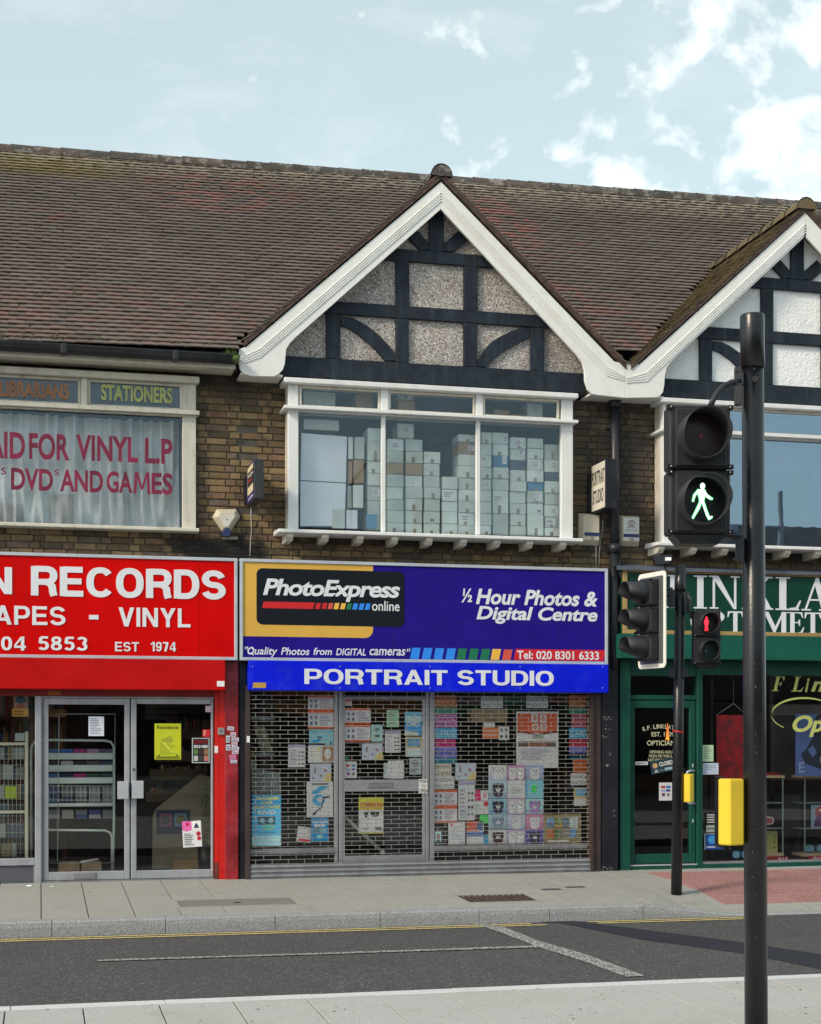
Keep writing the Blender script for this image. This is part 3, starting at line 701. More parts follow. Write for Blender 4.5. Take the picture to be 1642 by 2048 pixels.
for (B, xa, xb) in BL:
    rf = MB()
    zt = roofz(RY)
    ys_ = EY+.04 if xb < 3 else .14; zs_ = roofz(ys_)-.03
    rf.add([(xa, ys_, zs_+rlift(xa)), (xb, ys_, zs_+rlift(xb)), (xb, RY, zt+rlift(xb)-.06), (xa, RY, zt+rlift(xa)-.06), (xb, 2*RY-EY, EZ+rlift(xb)), (xa, 2*RY-EY, EZ+rlift(xa))], [(0, 1, 2, 3), (3, 2, 4, 5)])
    rf = rf.build('roof', FELT, B, origin=((xa+xb)/2, EY, EZ))
    cands = []
    for j in range(nrows+1):
        d = j*tg; y = EY+d*cp; z = roofz(y)
        x = -3.2+(tw/2 if j % 2 else 0)
        while x < xb:
            x += tw
            if x < xa or x >= xb: continue
            if x < -1.6 or x > 10.6: continue
            if x > 2.0 and z+.0 < gz(x)-.14: continue
            if z < EZ+.25 and x > 2.05: continue
            px, py = vis(x, y, z)
            hid = any(abs(px-ap_) < 400 and py > 360+(abs(px-ap_))*.86+6+(ap_-882)*.075 for ap_ in (882,))
            cands.append((x, y, z+rlift(x), j, not (0 < px < 1642) or hid))
    cands.sort(key=lambda c_: (c_[4], c_[3]))
    rest = MB()
    for i, (x, y, z, j, h_) in enumerate(cands):
        me = rs.choice(TM)
        up = .032+rs.uniform(-.0006, .0008)+(.003 if rs.random() < .03 else 0); wav = .006*sin(x*1.1+j*.05)+.006*sin(x*.6-j*.04)
        loc = (x, y+rs.uniform(-.0015, .0015)-up*sp, z+up*cp+wav)
        e = (PIT-.160+rs.uniform(-.005, .005), rs.uniform(-.0025, .0025), rs.uniform(-.004, .004))
        if i < 298:
            o = bpy.data.objects.new('roof_tile', me); link(o, rf, loc); o.rotation_euler = e
        else:
            M_ = Matrix.Translation(loc) @ (Matrix.Rotation(e[2], 4, 'Z') @ Matrix.Rotation(e[1], 4, 'Y') @ Matrix.Rotation(e[0], 4, 'X'))
            rest.add([M_ @ v.co for v in me.vertices], [tuple(p.vertices) for p in me.polygons])
    rest.build('roof_tiling', TILE, rf, kind='stuff', origin=((xa+xb)/2, RY, EZ))
    # main ridge tiles: half round with a slight step at every joint
    x = max(xa, -1.6)
    while x < min(xb, 11):
        q = MB(); r0 = .122+rs.uniform(-.002, .002); ln = .31; dz = rs.uniform(-.0025, .0025); k = 8
        zc = zt+rlift(x)-.045+dz
        vs = []
        for xx, rr in ((x+.001, r0+.002), (x+.03, r0), (x+ln-.001, r0-.002)):
            vs += [(xx, RY+rr*cos(pi*i/k), zc+rr*sin(pi*i/k)*1.05) for i in range(k+1)]
        q.add(vs, [(s_*(k+1)+i, s_*(k+1)+i+1, (s_+1)*(k+1)+i+1, (s_+1)*(k+1)+i) for s_ in range(2) for i in range(k)], 0, True)
        q.add([(x+.003, RY+r0*cos(pi*i/k), zc+r0*sin(pi*i/k)) for i in range(k+1)], [tuple(range(k+1))])
        q.build('ridge_tile', RIDGE, rf); x += ln
    q = MB(); q.box(max(xa, -1.6), min(xb, 11), RY-.115, RY+.1, zt-.12+rlift((xa+xb)/2)-.02, zt-.02+rlift((xa+xb)/2)-.01); q.build('mortar_bed', mat('roof_mortar', (.17, .15, .13, 1), .95, var=.3, scale=12), rf)

VERGE = mat('verge_mortar_and_tile', (.085, .055, .045, 1), .9, var=.3, scale=14, bump=.5, bscale=40)
# gable roofs: two slopes each, tiles running back to the main roof
def slope_basis(side):
    # side -1: left slope (faces -x)
    ang = math.atan(GS)
    return ang
for gi, ax in enumerate(AP):
    B = B2 if gi == 0 else B3
    zl = rlift(ax)*0
    gr = MB()
    yb = EY+(AZ-EZ)/tp
    hw = (AZ-VZ)/GS
    yv = EY+(VZ-EZ)/tp
    for sd_ in (-1, 1):
        if ax > 12 and sd_ > 0: continue
        gr.add([(ax, GY+.03, AZ-.03), (ax, yb+.1, AZ-.03), (ax+sd_*hw, yv+.05, VZ-.03), (ax+sd_*hw, GY+.03, VZ-.03)], [(0, 1, 2, 3)])
    gr = gr.build('gable_roof', FELT, B, origin=(ax, GY, VZ))
    ang = math.atan(GS); sl = hw/cos(ang)
    tl = MB()
    for sd_ in (-1, 1):
        if ax > 12 and sd_ > 0: continue
        for j in range(int(sl/tg)+1):
            d = sl-j*tg                                   # distance from ridge down the slope of this row's lower edge
            if d < .05: continue
            z = AZ-d*sin(ang); x = ax+sd_*d*cos(ang)
            yend = EY+(z-EZ)/tp+.10
            y = GY+(tw/2 if j % 2 else 0)-tw*.0
            first = True
            while y < yend:
                wd = tw
                if first and j % 2: wd = tw/2; yc = GY+tw/4
                elif first: yc = GY+tw/2
                else: yc = y+tw/2
                if first: y = GY+wd
                else: y += tw
                first = False
                me = rs.choice(TM); up = .036+rs.uniform(-.001, .003)
                # local x -> world y (reversed for handedness), local y -> up the slope, local z -> normal
                up_dir = Vector((-sd_*cos(ang), 0, sin(ang))); nrm = Vector((sd_*sin(ang), 0, cos(ang)))
                ax_x = up_dir.cross(nrm)
                tilt = -.18+rs.uniform(-.015, .015)
                u2 = up_dir*cos(tilt)+nrm*sin(tilt); n2 = nrm*cos(tilt)-up_dir*sin(tilt)
                M_ = Matrix(((ax_x.x, u2.x, n2.x, x+nrm.x*up), (ax_x.y, u2.y, n2.y, yc), (ax_x.z, u2.z, n2.z, z+nrm.z*up), (0, 0, 0, 1)))
                tl.add([M_ @ Vector((v.co.x*wd/tw, v.co.y, v.co.z)) for v in me.vertices], [tuple(p.vertices) for p in me.polygons])
    for sd_ in (-1, 1):
        if ax > 12 and sd_ > 0: continue
        q = MB(); e0 = .005; q.prism([(ax, AZ-e0-.03), (ax+sd_*hw, VZ-e0-.03), (ax+sd_*hw, VZ+.045), (ax, AZ+.045)], GY+.006, GY+.06); q.build('verge', VERGE, gr)
    tl.build('roof_tiling', TILEG if gi else TILE, gr, kind='stuff')
    # ridge tiles of the gable
    y = GY-.02; k = 8; nn = 0
    while y < yb-.10:
        q = MB(); r0 = .115+rs.uniform(-.003, .003); ln = .31; zc = AZ+.02+rs.uniform(-.004, .004)
        vs = []
        for yy, rr in ((y, r0+.006), (y+.03, r0), (y+ln-.004, r0-.004)):
            vs += [(ax+rr*cos(pi*i/k), yy, zc-.03+rr*sin(pi*i/k)*1.08) for i in range(k+1)]
        q.add(vs, [(s_*(k+1)+i, (s_+1)*(k+1)+i, (s_+1)*(k+1)+i+1, s_*(k+1)+i+1) for s_ in range(2) for i in range(k)], 0, True)
        q.add([(ax+r0*cos(pi*i/k), y+.004, zc-.03+r0*sin(pi*i/k)) for i in range(k+1)], [tuple(range(k, -1, -1))])
        q.build('ridge_tile', RIDGE if gi == 0 else TILEG, gr); y += ln
# ------------------------------------------------------------------ gable fronts
BY = -.35
def P2(pts, Y): return [at(x, y, Y) for x, y in pts]
def mirror(pts, ax): return [(2*ax-x, z) for x, z in pts][::-1]
bargeL = P2([(882,363),(492,694),(478,698),(478,728),(480,738),(487,747),(503,752.5),(548,753),(558,748),(566,739),(570,727),(571,715),(572.5,699),(580,686),(591,675),(882,418)], BY)
bargeR = P2([(882,363),(1229,723),(1250.5,727),(1250.5,796),(1194,790),(1184,788),(1176,780),(1170,763),(1169,740),(1165,726),(1154,710),(882,418)], BY)
barge2 = P2([(1612,424),(1279,729),(1251,727),(1251,796),(1312,795),(1320,792),(1326,785),(1329,770),(1330,752),(1334,735),(1348,718),(1608.5,474.5)], BY)
def barge(B, gable, poly, inner=False, strips=None):
    q = MB(); q.prism(poly, BY, BY+.035)
    o = q.build('bargeboard', UPVC, gable, bev=.004)
    for (p0, p1, p2, w_) in strips or []:
        s_ = MB()
        for a_, b_ in ((p0, p1), (p1, p2)):
            if a_ is None or b_ is None: continue
            a_ = Vector(a_); b_ = Vector(b_); d = (b_-a_).normalized(); nn = Vector((-d.y, d.x))*w_
            s_.prism([tuple(a_-nn), tuple(b_-nn), tuple(b_+nn), tuple(a_+nn)], BY-.010, BY+.002)
        s_.build('moulding', UPVC, o, bev=.002)
    return o
def lerp(a_, b_, t): return (a_[0]*(1-t)+b_[0]*t, a_[1]*(1-t)+b_[1]*t)
GT = {}
GABLES = []
for gi, (B, ax) in enumerate(((B2, AP[0]), (B3, AP[1]))):
    gab = MB()
    # infill panel
    panel = [(ax-2.1, 5.30), (ax+2.1, 5.30), (ax+2.1, 5.48), (ax, 7.28), (ax-2.1, 5.48)]
    gab.prism(panel, -.15, .12)
    gab = gab.build('gable', DASH if gi == 0 else ROUGH, B)
    GABLES.append(gab)
    dx = ax-AP[0]
    TY0, TY1 = -.195, -.148
    def timber(pts, depth=0, name='timber', nails=()):
        pl = [(x+dx, z) for x, z in pts]
        q = MB(); q.prism(pl, TY0+depth, TY1); o = q.build(name, TIMBER, gab, bev=.004)
        if gi == 0 and nails:
            n_ = MB()
            for (x, z) in nails: n_.tube([(x+dx, TY0+depth-.002, z), (x+dx, TY0+depth+.01, z)], .008, 6)
            n_.build('nail_heads', NAIL, o, kind='stuff')
    def hbeam(p, Y=TY0, ext=(0, 0), depth=0, hm=()):
        w4 = P2(p, Y); zt = (w4[0][1]+w4[1][1])/2; zb = (w4[2][1]+w4[3][1])/2
        timber([(w4[0][0], zt), (w4[1][0], zt), (w4[2][0], zb), (w4[3][0], zb)], depth, nails=[(x_, zt-(zt-zb)*k_) for x_ in hm for k_ in (.25, .75)])
        return w4[0][0], w4[1][0], zb, zt
    # tie beam, collar and upper collar
    hb1 = hbeam([(568,713.5),(1172,745),(1172,785),(562,752.6)], ext=(0, 0), hm=[at(x_, 740, TY0)[0] for x_ in (660, 676, 798, 872, 880, 948, 1066, 1084)])
    hb2 = hbeam([(667,604.5),(1073,627),(1110,655),(640,627)], hm=[at(x_, 620, TY0)[0] for x_ in (798, 812, 935, 950)])
    hb3 = hbeam([(787,498),(966,509),(992,534.5),(764,519.5)], hm=[at(x_, 510, TY0)[0] for x_ in (800, 865, 883, 950)])
    def vpost(x0, x1, yt, ybm, zt=None, zb=None):
        X0, Z1 = at(x0, yt, TY0); X1, Z0 = at(x1, ybm, TY0)
        zt = Z1 if zt is None else zt; zb = Z0 if zb is None else zb
        timber([(X0, zt), (X1, zt), (X1, zb), (X0, zb)], .004, nails=[(x_, z_) for x_ in (X0+.03, X1-.03) for z_ in (zb+.04, zt-.05)])
    vpost(792, 819, 520, 607, hb3[2]+.002, hb2[3]-.002); vpost(928, 956, 531, 625, hb3[2]+.002, hb2[3]-.002)
    vpost(792, 818, 637, 721, hb2[2]-.002, hb1[3]+.002); vpost(928, 955, 645, 732, hb2[2]-.002, hb1[3]+.002)
    vpost(653, 681, 628, 717, hb2[2]-.002, hb1[3]+.002); vpost(1062, 1089, 654, 740, hb2[2]-.002, hb1[3]+.002)
    vpost(859, 888, 415, 500, 7.2, hb3[3]+.002)
    timber(P2([(817,476),(834,459),(858,484),(858,500),(842,500)], TY0), .008)
    timber(P2([(936,480),(918,461),(889,485),(889,502),(908,503)], TY0), .008)
    def arc(pts, name='curved_brace'):
        timber(P2(pts, TY0), .008, name)
    arc([(683,632),(703,634),(722,643),(742,656),(760,671),(778,690),(791,708),(792,721),(771,721),(757,704),(740,688),(720,670),(700,657),(682,650)])
    arc([(1061,654),(1044,655),(1022,662),(1002,672),(983,684),(968,700),(956,720),(956,732),(973,734),(988,719),(1008,702),(1032,688),(1061,673)])
    # soffit behind the bargeboard and the boxed feet
    q = MB(); fz = 5.26
    q.box(2.02+dx if gi == 0 else 6.26, 2.46+dx, BY+.036, -.001, fz-.02, fz); q.build('soffit', UPVC, gab)
    if gi == 0:
        q = MB(); q.box(5.86, 6.25, BY+.036, -.001, 5.235, 5.255); q.build('soffit', UPVC, gab)
    for sd_ in (-1, 1):
        q = MB(); n0 = Vector((ax, 7.36)); n1 = Vector((ax+sd_*1.72, 7.36-1.72*GS))
        q.prism([tuple(n0), tuple(n1), (n1.x, n1.y-.03), (n0.x, n0.y-.03)], BY+.036, -.151); q.build('soffit', UPVC, gab)
    # verge: cut tile edges over the board
    if gi == 0:
        a0, a1, f1 = at(882, 388, BY), at(502, 712, BY), at(479, 722, BY)
        st = [(lerp(at(882,384,BY), at(882,418,BY), t_), lerp(at(520,694,BY), at(570,700,BY), t_), lerp(at(479,712,BY), at(479,735,BY), t_), .0045) for t_ in (.15, .4, .62)]
        barge(B, gab, bargeL, strips=[(at(882,385+k_*5.5,BY), at(520,698+k_*5.5,BY), at(480,716+k_*4,BY), .0045) for k_ in range(4)])
        barge(B, gab, bargeR, strips=[(at(882,385+k_*5.5,BY), at(1214,735+k_*5.5,BY), at(1249,753+k_*3,BY), .0045) for k_ in range(4)])
    else:
        barge(B, gab, barge2, strips=[(at(1611,448+k_*5.5,BY), at(1293,746+k_*5.5,BY), at(1252,757+k_*3,BY), .0045) for k_ in range(4)])
        barge(B, gab, mirror(barge2, at(1611, 424, BY)[0]), strips=[])
# eaves of the left building: fascia, soffit, gutter
X0g, X1g = -3.0, at(476, 706, -.40)[0]
q = MB(); q.box(X0g, X1g-.02, -.36, -.33, at(200, 722, -.36)[1], at(200, 700, -.36)[1]); q.build('fascia', CREAM, B1, bev=.004)
q = MB(); q.box(X0g, X1g-.02, -.33, -.001, at(200, 722, -.36)[1]+.01, at(200, 722, -.36)[1]+.03); q.build('soffit', CREAM, B1)
gz_t, gz_b = at(200, 692, -.46)[1], at(200, 713, -.46)[1]
q = MB(); gy0, gy1 = -.47, -.362; k = 8; prof = []
for i in range(k+1):
    t_ = pi*i/k; prof.append((-.415-.058*cos(t_), gz_t-.012-.085*sin(t_)))
prof = [(-.475, gz_t)]+prof+[(-.355, gz_t)]+[(-.415+.050*cos(pi*i/k), gz_t-.010-.075*sin(pi*i/k)) for i in range(k+1)]
n_ = len(prof)
q.add([(X0g, y, z) for y, z in prof]+[(X1g, y, z) for y, z in prof], [(i, i+n_, (i+1)%n_+n_, (i+1)%n_) for i in range(n_)], 0, True)
q.add([(X1g, -.473+.118*i/6, gz_t-(.09*sin(pi*i/6))) for i in range(7)], [tuple(range(7))])
gut = q.build('gutter', GUTTER, B1, origin=(X1g, -.42, gz_b))
for px in (128, 352): 
    x_ = at(px, 695, -.47)[0]; q = MB(); q.box(x_-.03, x_+.03, -.482, -.36, gz_t-.1, gz_t+.004); q.build('gutter_union', GUTTER, gut, bev=.01)
# weed growing in the end of the gutter
GRASS = mat('weed_green', (.13, .20, .045, 1), .8, var=.4, scale=30)
q = MB(); rg = random.Random(5)
for i in range(150):
    x_ = at(458, 695, -.42)[0]+rg.gauss(0, .055); y_ = -.42+rg.uniform(-.05, .05); h_ = rg.uniform(.03, .10)*max(.3, 1-abs(x_-at(460, 695, -.42)[0])*5); a_ = rg.uniform(0, 6.28); b_ = rg.uniform(.01, .06)
    zz = gz_t-.03; q.add([(x_-.004, y_, zz), (x_+.004, y_, zz), (x_+b_*cos(a_), y_+b_*sin(a_)-.02, zz+h_)], [(0, 1, 2)])
for i in range(25):
    x_ = X1g-rg.uniform(0, .07); zz = gz_t-.02; q.add([(x_-.003, -.48, zz), (x_+.003, -.48, zz), (x_+rg.uniform(-.03, .03), -.49, zz-rg.uniform(.03, .1))], [(0, 1, 2)])
q.build('weed', GRASS, label='small green weed sprouting from the end of the black gutter', cat='weed')
# moss lumps along the bottom courses
q = MB()
MOSS = mat('moss', (.075, .085, .030, 1), .95, var=.4, scale=30)
for i in range(260):
    if i < 90: x_ = rg.uniform(-.5, 1.9); y_ = EY+rg.uniform(.0, .12)
    else: x_ = rg.uniform(-.5, 6.5); y_ = EY+rg.uniform(.2, 4.2)
    z_ = roofz(y_)+rlift(x_)+.04
    if x_ > 2 and z_ < gz(x_)+.1: continue
    r_ = rg.uniform(.008, .02); q.tube([(x_, y_-r_*.5, z_-r_*.6), (x_, y_, z_+r_*.35), (x_, y_+r_*.3, z_+r_*.5)], [r_, r_*.8, r_*.2], 5)
q.build('moss', MOSS, kind='stuff', label='small tufts of moss on the roof tiles', cat='moss')

q = MB(); q.add([(5.95, -.30, 5.49), (6.5, -.30, 5.49), (6.5, -.07, 5.53), (5.95, -.07, 5.53)], [(0, 1, 2, 3)]); q.build('valley_lining', LEAD, B3)
# downpipe at the party wall
X_, _z = at(1229, 900, -.08)
q = MB(); q.tube([(X_, -.09, 5.24), (X_, -.09, 3.62)], .052, 12); q.tube([(X_-.005, -.09, 3.64), (X_-.005, -.09, 3.54)], .066, 12)
q.tube([(X_-.01, -.09, 3.54), (X_-.01, -.09, 2.25)], .050, 12); q.tube([(X_, -.09, 5.24), (X_, -.09, 5.16)], .075, 12)
for zz in (4.95, 4.4, 3.56): q.box(X_-.075, X_+.075, -.06, 0.0, zz-.02, zz+.02)
q.build('downpipe', PIPE, label='black cast downpipe between the middle and right upper windows', cat='downpipe')
q = MB(); pl = [(X_+.04, -.1, 3.5), (X_+.06, -.11, 3.30), (X_+.13, -.10, 3.18), (X_+.12, -.08, 3.0), (X_+.06, -.09, 2.9)]
q.tube(pl, [.02, .035, .045, .04, .02], 8); q.build('tarred_bundle', NAVY, label='lump of black sheeting beside the downpipe above the pier', cat='sheeting')

# ------------------------------------------------------------------ upper windows
def window(B, X0, X1, Yf, zs, zl, zt0, zt1, zh0, zh1, mull, lights, postL, postR, sillX, bracket, wood=WHITE, pane=GLASSU, proj=.10, retL=True):
    """zs sill top, zl lower pane base, zt0-zt1 transom, zh0-zh1 head; mull list of (x0,x1); lights list of (x0,x1)"""
    wn = MB()
    # frame posts as the window's own mesh
    fr = []
    first = postL or postR; wn.box(first[0], first[1], Yf, Yf+.09, zs, zh0)
    win = wn.build('window', wood, B, bev=.004)
    if postL and postR: q = MB(); q.box(postR[0], postR[1], Yf, Yf+.09, zs, zh0); q.build('side_post', wood, win, bev=.004)
    for sx, sgn in ((X0, 1), (X1, -1)):                      # returns back to the wall
        if Yf < -.12 and abs(sx) < 11:
            q = MB(); q.box(sx+.004*sgn, sx+.045*sgn, Yf+.05, -.001, zs, zh0); q.build('side_frame', CREAM, win)
    q = MB(); q.box(X0-proj*.55, X1+proj*.35, Yf-proj*.8, 0-.001, zh0, zh1); q.build('head_board', wood, win, bev=.006)
    q = MB(); q.box(X0-proj*.55, X1+proj*.35, Yf-proj*.8, -.001, zt0+.012, zt1); q.box(X0, X1, Yf-.02, Yf+.06, zt0, zt0+.011); q.build('transom', wood, win, bev=.004)
    q = MB(); q.prism([(0, 0), (1, 0), (1, 1), (0, 1)], 0, 1); q = MB()
    y0s, y1s = Yf-proj*1.1, .0
    q.add([(sillX[0], y0s, zs-.045), (sillX[1], y0s, zs-.045), (sillX[1], y1s-.001, zs-.045), (sillX[0], y1s-.001, zs-.045), (sillX[0], y0s, zs-.008), (sillX[1], y0s, zs-.008), (sillX[1], y1s-.001, zs+.012), (sillX[0], y1s-.001, zs+.012)],
          [(0,1,5,4),(1,2,6,5),(2,3,7,6),(3,0,4,7),(4,5,6,7),(3,2,1,0)])
    q.build('sill', wood, win, bev=.006)
    for i, (a_, b_) in enumerate(mull):
        q = MB(); q.box(a_, b_, Yf+.005, Yf+.07, zs+.013, zt0); q.build('mullion', wood, win, bev=.004)
    for (a_, b_) in lights:
        q = MB(); e = .028; za, zb = zt1+.012, zh0-.012
        for (p0, p1, r0, r1) in ((a_-e, b_+e, za-.01, za+e-.01), (a_-e, b_+e, zb-e+.01, zb+.01), (a_-e, a_, za+e-.01, zb-e+.01), (b_, b_+e, za+e-.01, zb-e+.01)): q.box(p0, p1, Yf+.012, Yf+.055, r0, r1)
        f_ = q.build('casement', CREAM, win, bev=.005)
        q = MB(); q.box(a_-.01, b_+.01, Yf+.040, Yf+.044, za+.01, zb-.01); q.build('pane', pane, f_)
    gaps = []
    xs_ = [X0+.04 if postL else X0]+[v for m_ in mull for v in m_]+[X1-.04]
    edges = [postL[1] if postL else X0]
    for a_, b_ in mull: edges += [a_, b_]
    edges.append(postR[0] if postR else X1)
    for i in range(0, len(edges), 2):
        if edges[i+1]-edges[i] > .05:
            q = MB(); q.box(edges[i], edges[i+1], Yf+.050, Yf+.054, zs+.013, zt0+.0); q.build('pane', pane, win)
    # posts between the top lights
    ls = sorted(lights)
    for i in range(len(ls)-1):
        q = MB(); q.box(ls[i][1]+.029, ls[i+1][0]-.029, Yf-.008, Yf+.06, zt1, zh0); q.build('mullion', wood, win, bev=.004)
    for xb_ in bracket:
        q = MB(); wv = .036; zb_ = zs-.046
        prof = [(Yf-proj*.75, zb_), (Yf-proj*.75, zb_-.035), (Yf-proj*.75+.05, zb_-.075), (-.001, zb_-.085), (-.001, zb_)]
        k_ = len(prof)
        q.add([(xb_-wv, y, z) for y, z in prof]+[(xb_+wv, y, z) for y, z in prof], [tuple(range(k_-1, -1, -1)), tuple(range(k_, 2*k_))]+[(i, (i+1)%k_, (i+1)%k_+k_, i+k_) for i in range(k_)])
        q.build('bracket', CREAM, win, bev=.003)
    return win
Yw = -.25
X = lambda px, Y=Yw, py=900: at(px, py, Y)[0]
Z = lambda px, py, Y=Yw: at(px, py, Y)[1]
zs2 = Z(850, 1066.5, -.36)+.008
win2 = window(B2, X(576.5), X(1146), Yw, zs2, 0, Z(860, 833, -.33), Z(860, 824.5, -.33), Z(860, 780, -.33), Z(860, 770, -.33),
    [(X(763.5), X(771.5)), (X(953), X(961))], [(X(604), X(757)), (X(782), X(947)), (X(971), X(1115))],
    (X(576.5), X(597)), (X(1123), X(1146)), (at(557, 1060, -.36)[0], at(1167, 1075, -.36)[0]), [X(px_, -.32) for px_ in (580, 651, 721, 790, 859, 928, 995, 1060, 1127)])
Z3 = lambda px, py, Y=-.33: at(px, py, Y)[1]
zs3 = Z(1480, 1089, -.36)+.008
win3 = window(B3, X(1326), 10.6, Yw, zs3, 0, Z3(1480, 872), Z3(1480, 864), Z3(1480, 812), Z3(1480, 803), [(9.0, 9.04)], [(X(1372), 8.98), (9.1, 10.5)],
    (X(1326), X(1346)), (10.52, 10.6), (at(1314, 1083, -.36)[0], 10.7), [X(px_, -.32) for px_ in (1323, 1388, 1451, 1513, 1576, 1637)]+[9.1, 9.47, 9.84, 10.2], pane=GLASSR)
Yw1 = -.09
X1_ = lambda px: at(px, 900, Yw1)[0]; Z1_ = lambda px, py: at(px, py, Yw1-.04)[1]
zs1 = Z1_(200, 1049.5)
win1 = window(B1, -2.6, X1_(393), Yw1, zs1, 0, Z1_(200, 823), Z1_(200, 812), Z1_(200, 756), Z1_(200, 743), [(-1.2, -1.14)], [(-2.4, -1.25), (-1.15, at(156, 780, Yw1)[0]), (X1_(181), X1_(360))],
    None, (X1_(365), X1_(392)), (-2.6, at(398.5, 1058, -.16)[0]), [], wood=CREAM, pane=GLASSU, proj=.075)
# rooms behind the upper windows
def room(B, x0, x1, y0, y1, z0, z1, m, name='room_lining'):
    q = MB()
    for b_ in ((x0, x1, y1, y1+.03, z0, z1), (x0-.03, x0, y0, y1, z0, z1), (x1, x1+.03, y0, y1, z0, z1), (x0-.03, x1+.03, y0, y1+.03, z1, z1+.03), (x0-.03, x1+.03, y0, y1+.03, z0-.03, z0)): q.box(*b_)
    q.build(name, m, B)
room(B1, -2.9, 1.82, .24, 3.0, 3.5, 5.3, BLUEIN); room(B2, W2[0]-.02, W2[1]+.02, .0, 2.6, 3.62, 5.2, BLUEIN); room(B3, W3[0]-.02, 11.5, .0, 3.0, 3.62, 5.2, BLUEIN)
# curtain behind the record shop's window
q = MB(); nx, nz = 420, 26; cx0, cx1, cz0, cz1 = -1.6, X1_(365)-.01, zs1+.0, Z1_(200, 823)
rc = random.Random(4); ph = [(rc.uniform(18, 70), rc.uniform(0, 6.28), rc.uniform(.004, .012), rc.uniform(-1, 1)) for _ in range(9)]
for j in range(nz+1):
    for i in range(nx+1):
        x_ = cx0+(cx1-cx0)*i/nx; t_ = j/nz; z_ = cz0+(cz1-cz0)*t_
        y_ = .21+1.9*sum(a_*sin(f_*x_+p_+s_*6*(1-t_)**2+1.5*sin(3*x_)) for f_, p_, a_, s_ in ph)+.02*sin(2.3*x_+5*t_)
        q.v.append((x_, y_, z_))
for j in range(nz):
    for i in range(nx): q.f.append((j*(nx+1)+i, j*(nx+1)+i+1, (j+1)*(nx+1)+i+1, (j+1)*(nx+1)+i)); q.m.append(0); q.s.append(True)
q.build('curtain', CURT, label='pale pleated net curtain behind the lettered upper left window', cat='curtain')
q = MB(); q.box(-1.6, X1_(362), -.02, -.01, Z1_(200, 812), Z1_(200, 756)); q.build('fanlight_backing', NAVYB, win1)

# ------------------------------------------------------------------ lettering
_tc = {}
def text_mesh(body, off, shear, ext, space):
    k = (body, off, shear, ext, space)
    if k in _tc: return _tc[k]
    c = bpy.data.curves.new('lettering', 'FONT'); c.body = body; c.offset = off; c.shear = shear; c.extrude = ext; c.space_character = space; c.resolution_u = 4; c.fill_mode = 'BOTH'
    ob = bpy.data.objects.new('lettering', c); COL.objects.link(ob)
    bpy.context.view_layer.update()
    ev = ob.evaluated_get(bpy.context.evaluated_depsgraph_get()); me = ev.to_mesh()
    vs = [tuple(v.co) for v in me.vertices]; fs = [tuple(p.vertices) for p in me.polygons]
    ev.to_mesh_clear(); bpy.data.objects.remove(ob); bpy.data.curves.remove(c)
    x0 = min(v[0] for v in vs); x1 = max(v[0] for v in vs); y0 = min(v[1] for v in vs); y1 = max(v[1] for v in vs)
    _tc[k] = ([((v[0]-x0)/(x1-x0), (v[1]-y0)/(y1-y0), v[2]) for v in vs], fs); return _tc[k]
def put_text(mb, body, x0, x1, z0, z1, Y, off=.02, shear=0.0, m=0, space=1.0, th=.0):
    vs, fs = text_mesh(body, off, shear, .5 if th else 0, space)
    return mb.add([(x0+(x1-x0)*a_, Y-(c_*2*th if th else 0), z0+(z1-z0)*b_) for a_, b_, c_ in vs], fs, m)
def text(body, px0, px1, py0, py1, Y, m, parent, off=.02, shear=0, space=1.0, th=.003, name='lettering', slope=True):
    """py0/py1 top and bottom measured at the middle of the word"""
    pm = (px0+px1)/2
    x0 = at(px0, py0, Y)[0]; x1 = at(px1, py0, Y)[0]; z1 = at(pm, py0, Y)[1]; z0 = at(pm, py1, Y)[1]
    q = MB(); put_text(q, body, x0, x1, z0, z1, Y, off, shear, 0, space, th)
    return q.build(name, m, parent)
yt = Yw1+.036
text('STATIONERS', 202, 345, 772, 804, yt, YELP, win1, .03); text('LIBRARIANS', 0, 138, 764, 796, yt, ORANGEP, win1, .03)
yt = Yw1+.046
for s_, a_, b_, c_, d_ in (('AID', -26, 50, 863, 917), ('FOR', 58, 139, 867, 920), ('VINYL', 152, 276, 872, 923), ('L.P', 290, 345, 877, 928), ('S', 2, 12, 935, 949), ('DVD', 22, 106, 937, 981), ('S', 109, 118, 939, 951), ('AND', 120, 206, 940, 984), ('GA', 213, 265, 943, 986), ('ES', 303, 345, 946, 989)):
    text(s_, a_, b_, c_, d_, yt, MAROON, win1, .028 if len(s_) > 1 and s_ != 'GAMES' else .012, name='painted_lettering', th=.0015)
a_ = (at(267, 944, yt)[0], at(301, 944, yt)[0], at(284, 988, yt)[1], at(284, 944, yt)[1])
q = MB(); w_, h_ = a_[1]-a_[0], a_[3]-a_[2]
for pg in ([(0, 0), (.17, 0), (.24, 1), (.08, 1)], [(.83, 0), (1, 0), (.92, 1), (.76, 1)], [(.10, 1), (.26, 1), (.56, .2), (.44, .2)], [(.74, 1), (.90, 1), (.56, .2), (.44, .2)]): q.prism([(a_[0]+w_*u, a_[2]+h_*v) for u, v in pg], yt-.0015-.0002*len(q.f)/6, yt)
q.build('painted_lettering', MAROON, win1)
FNT = mat('faint_etched_lettering', (.14, .20, .26, 1), .5)
text('F Linklater', 1527, 1608, 889, 903, Yw+.058, FNT, win3, .0, .3, th=0)

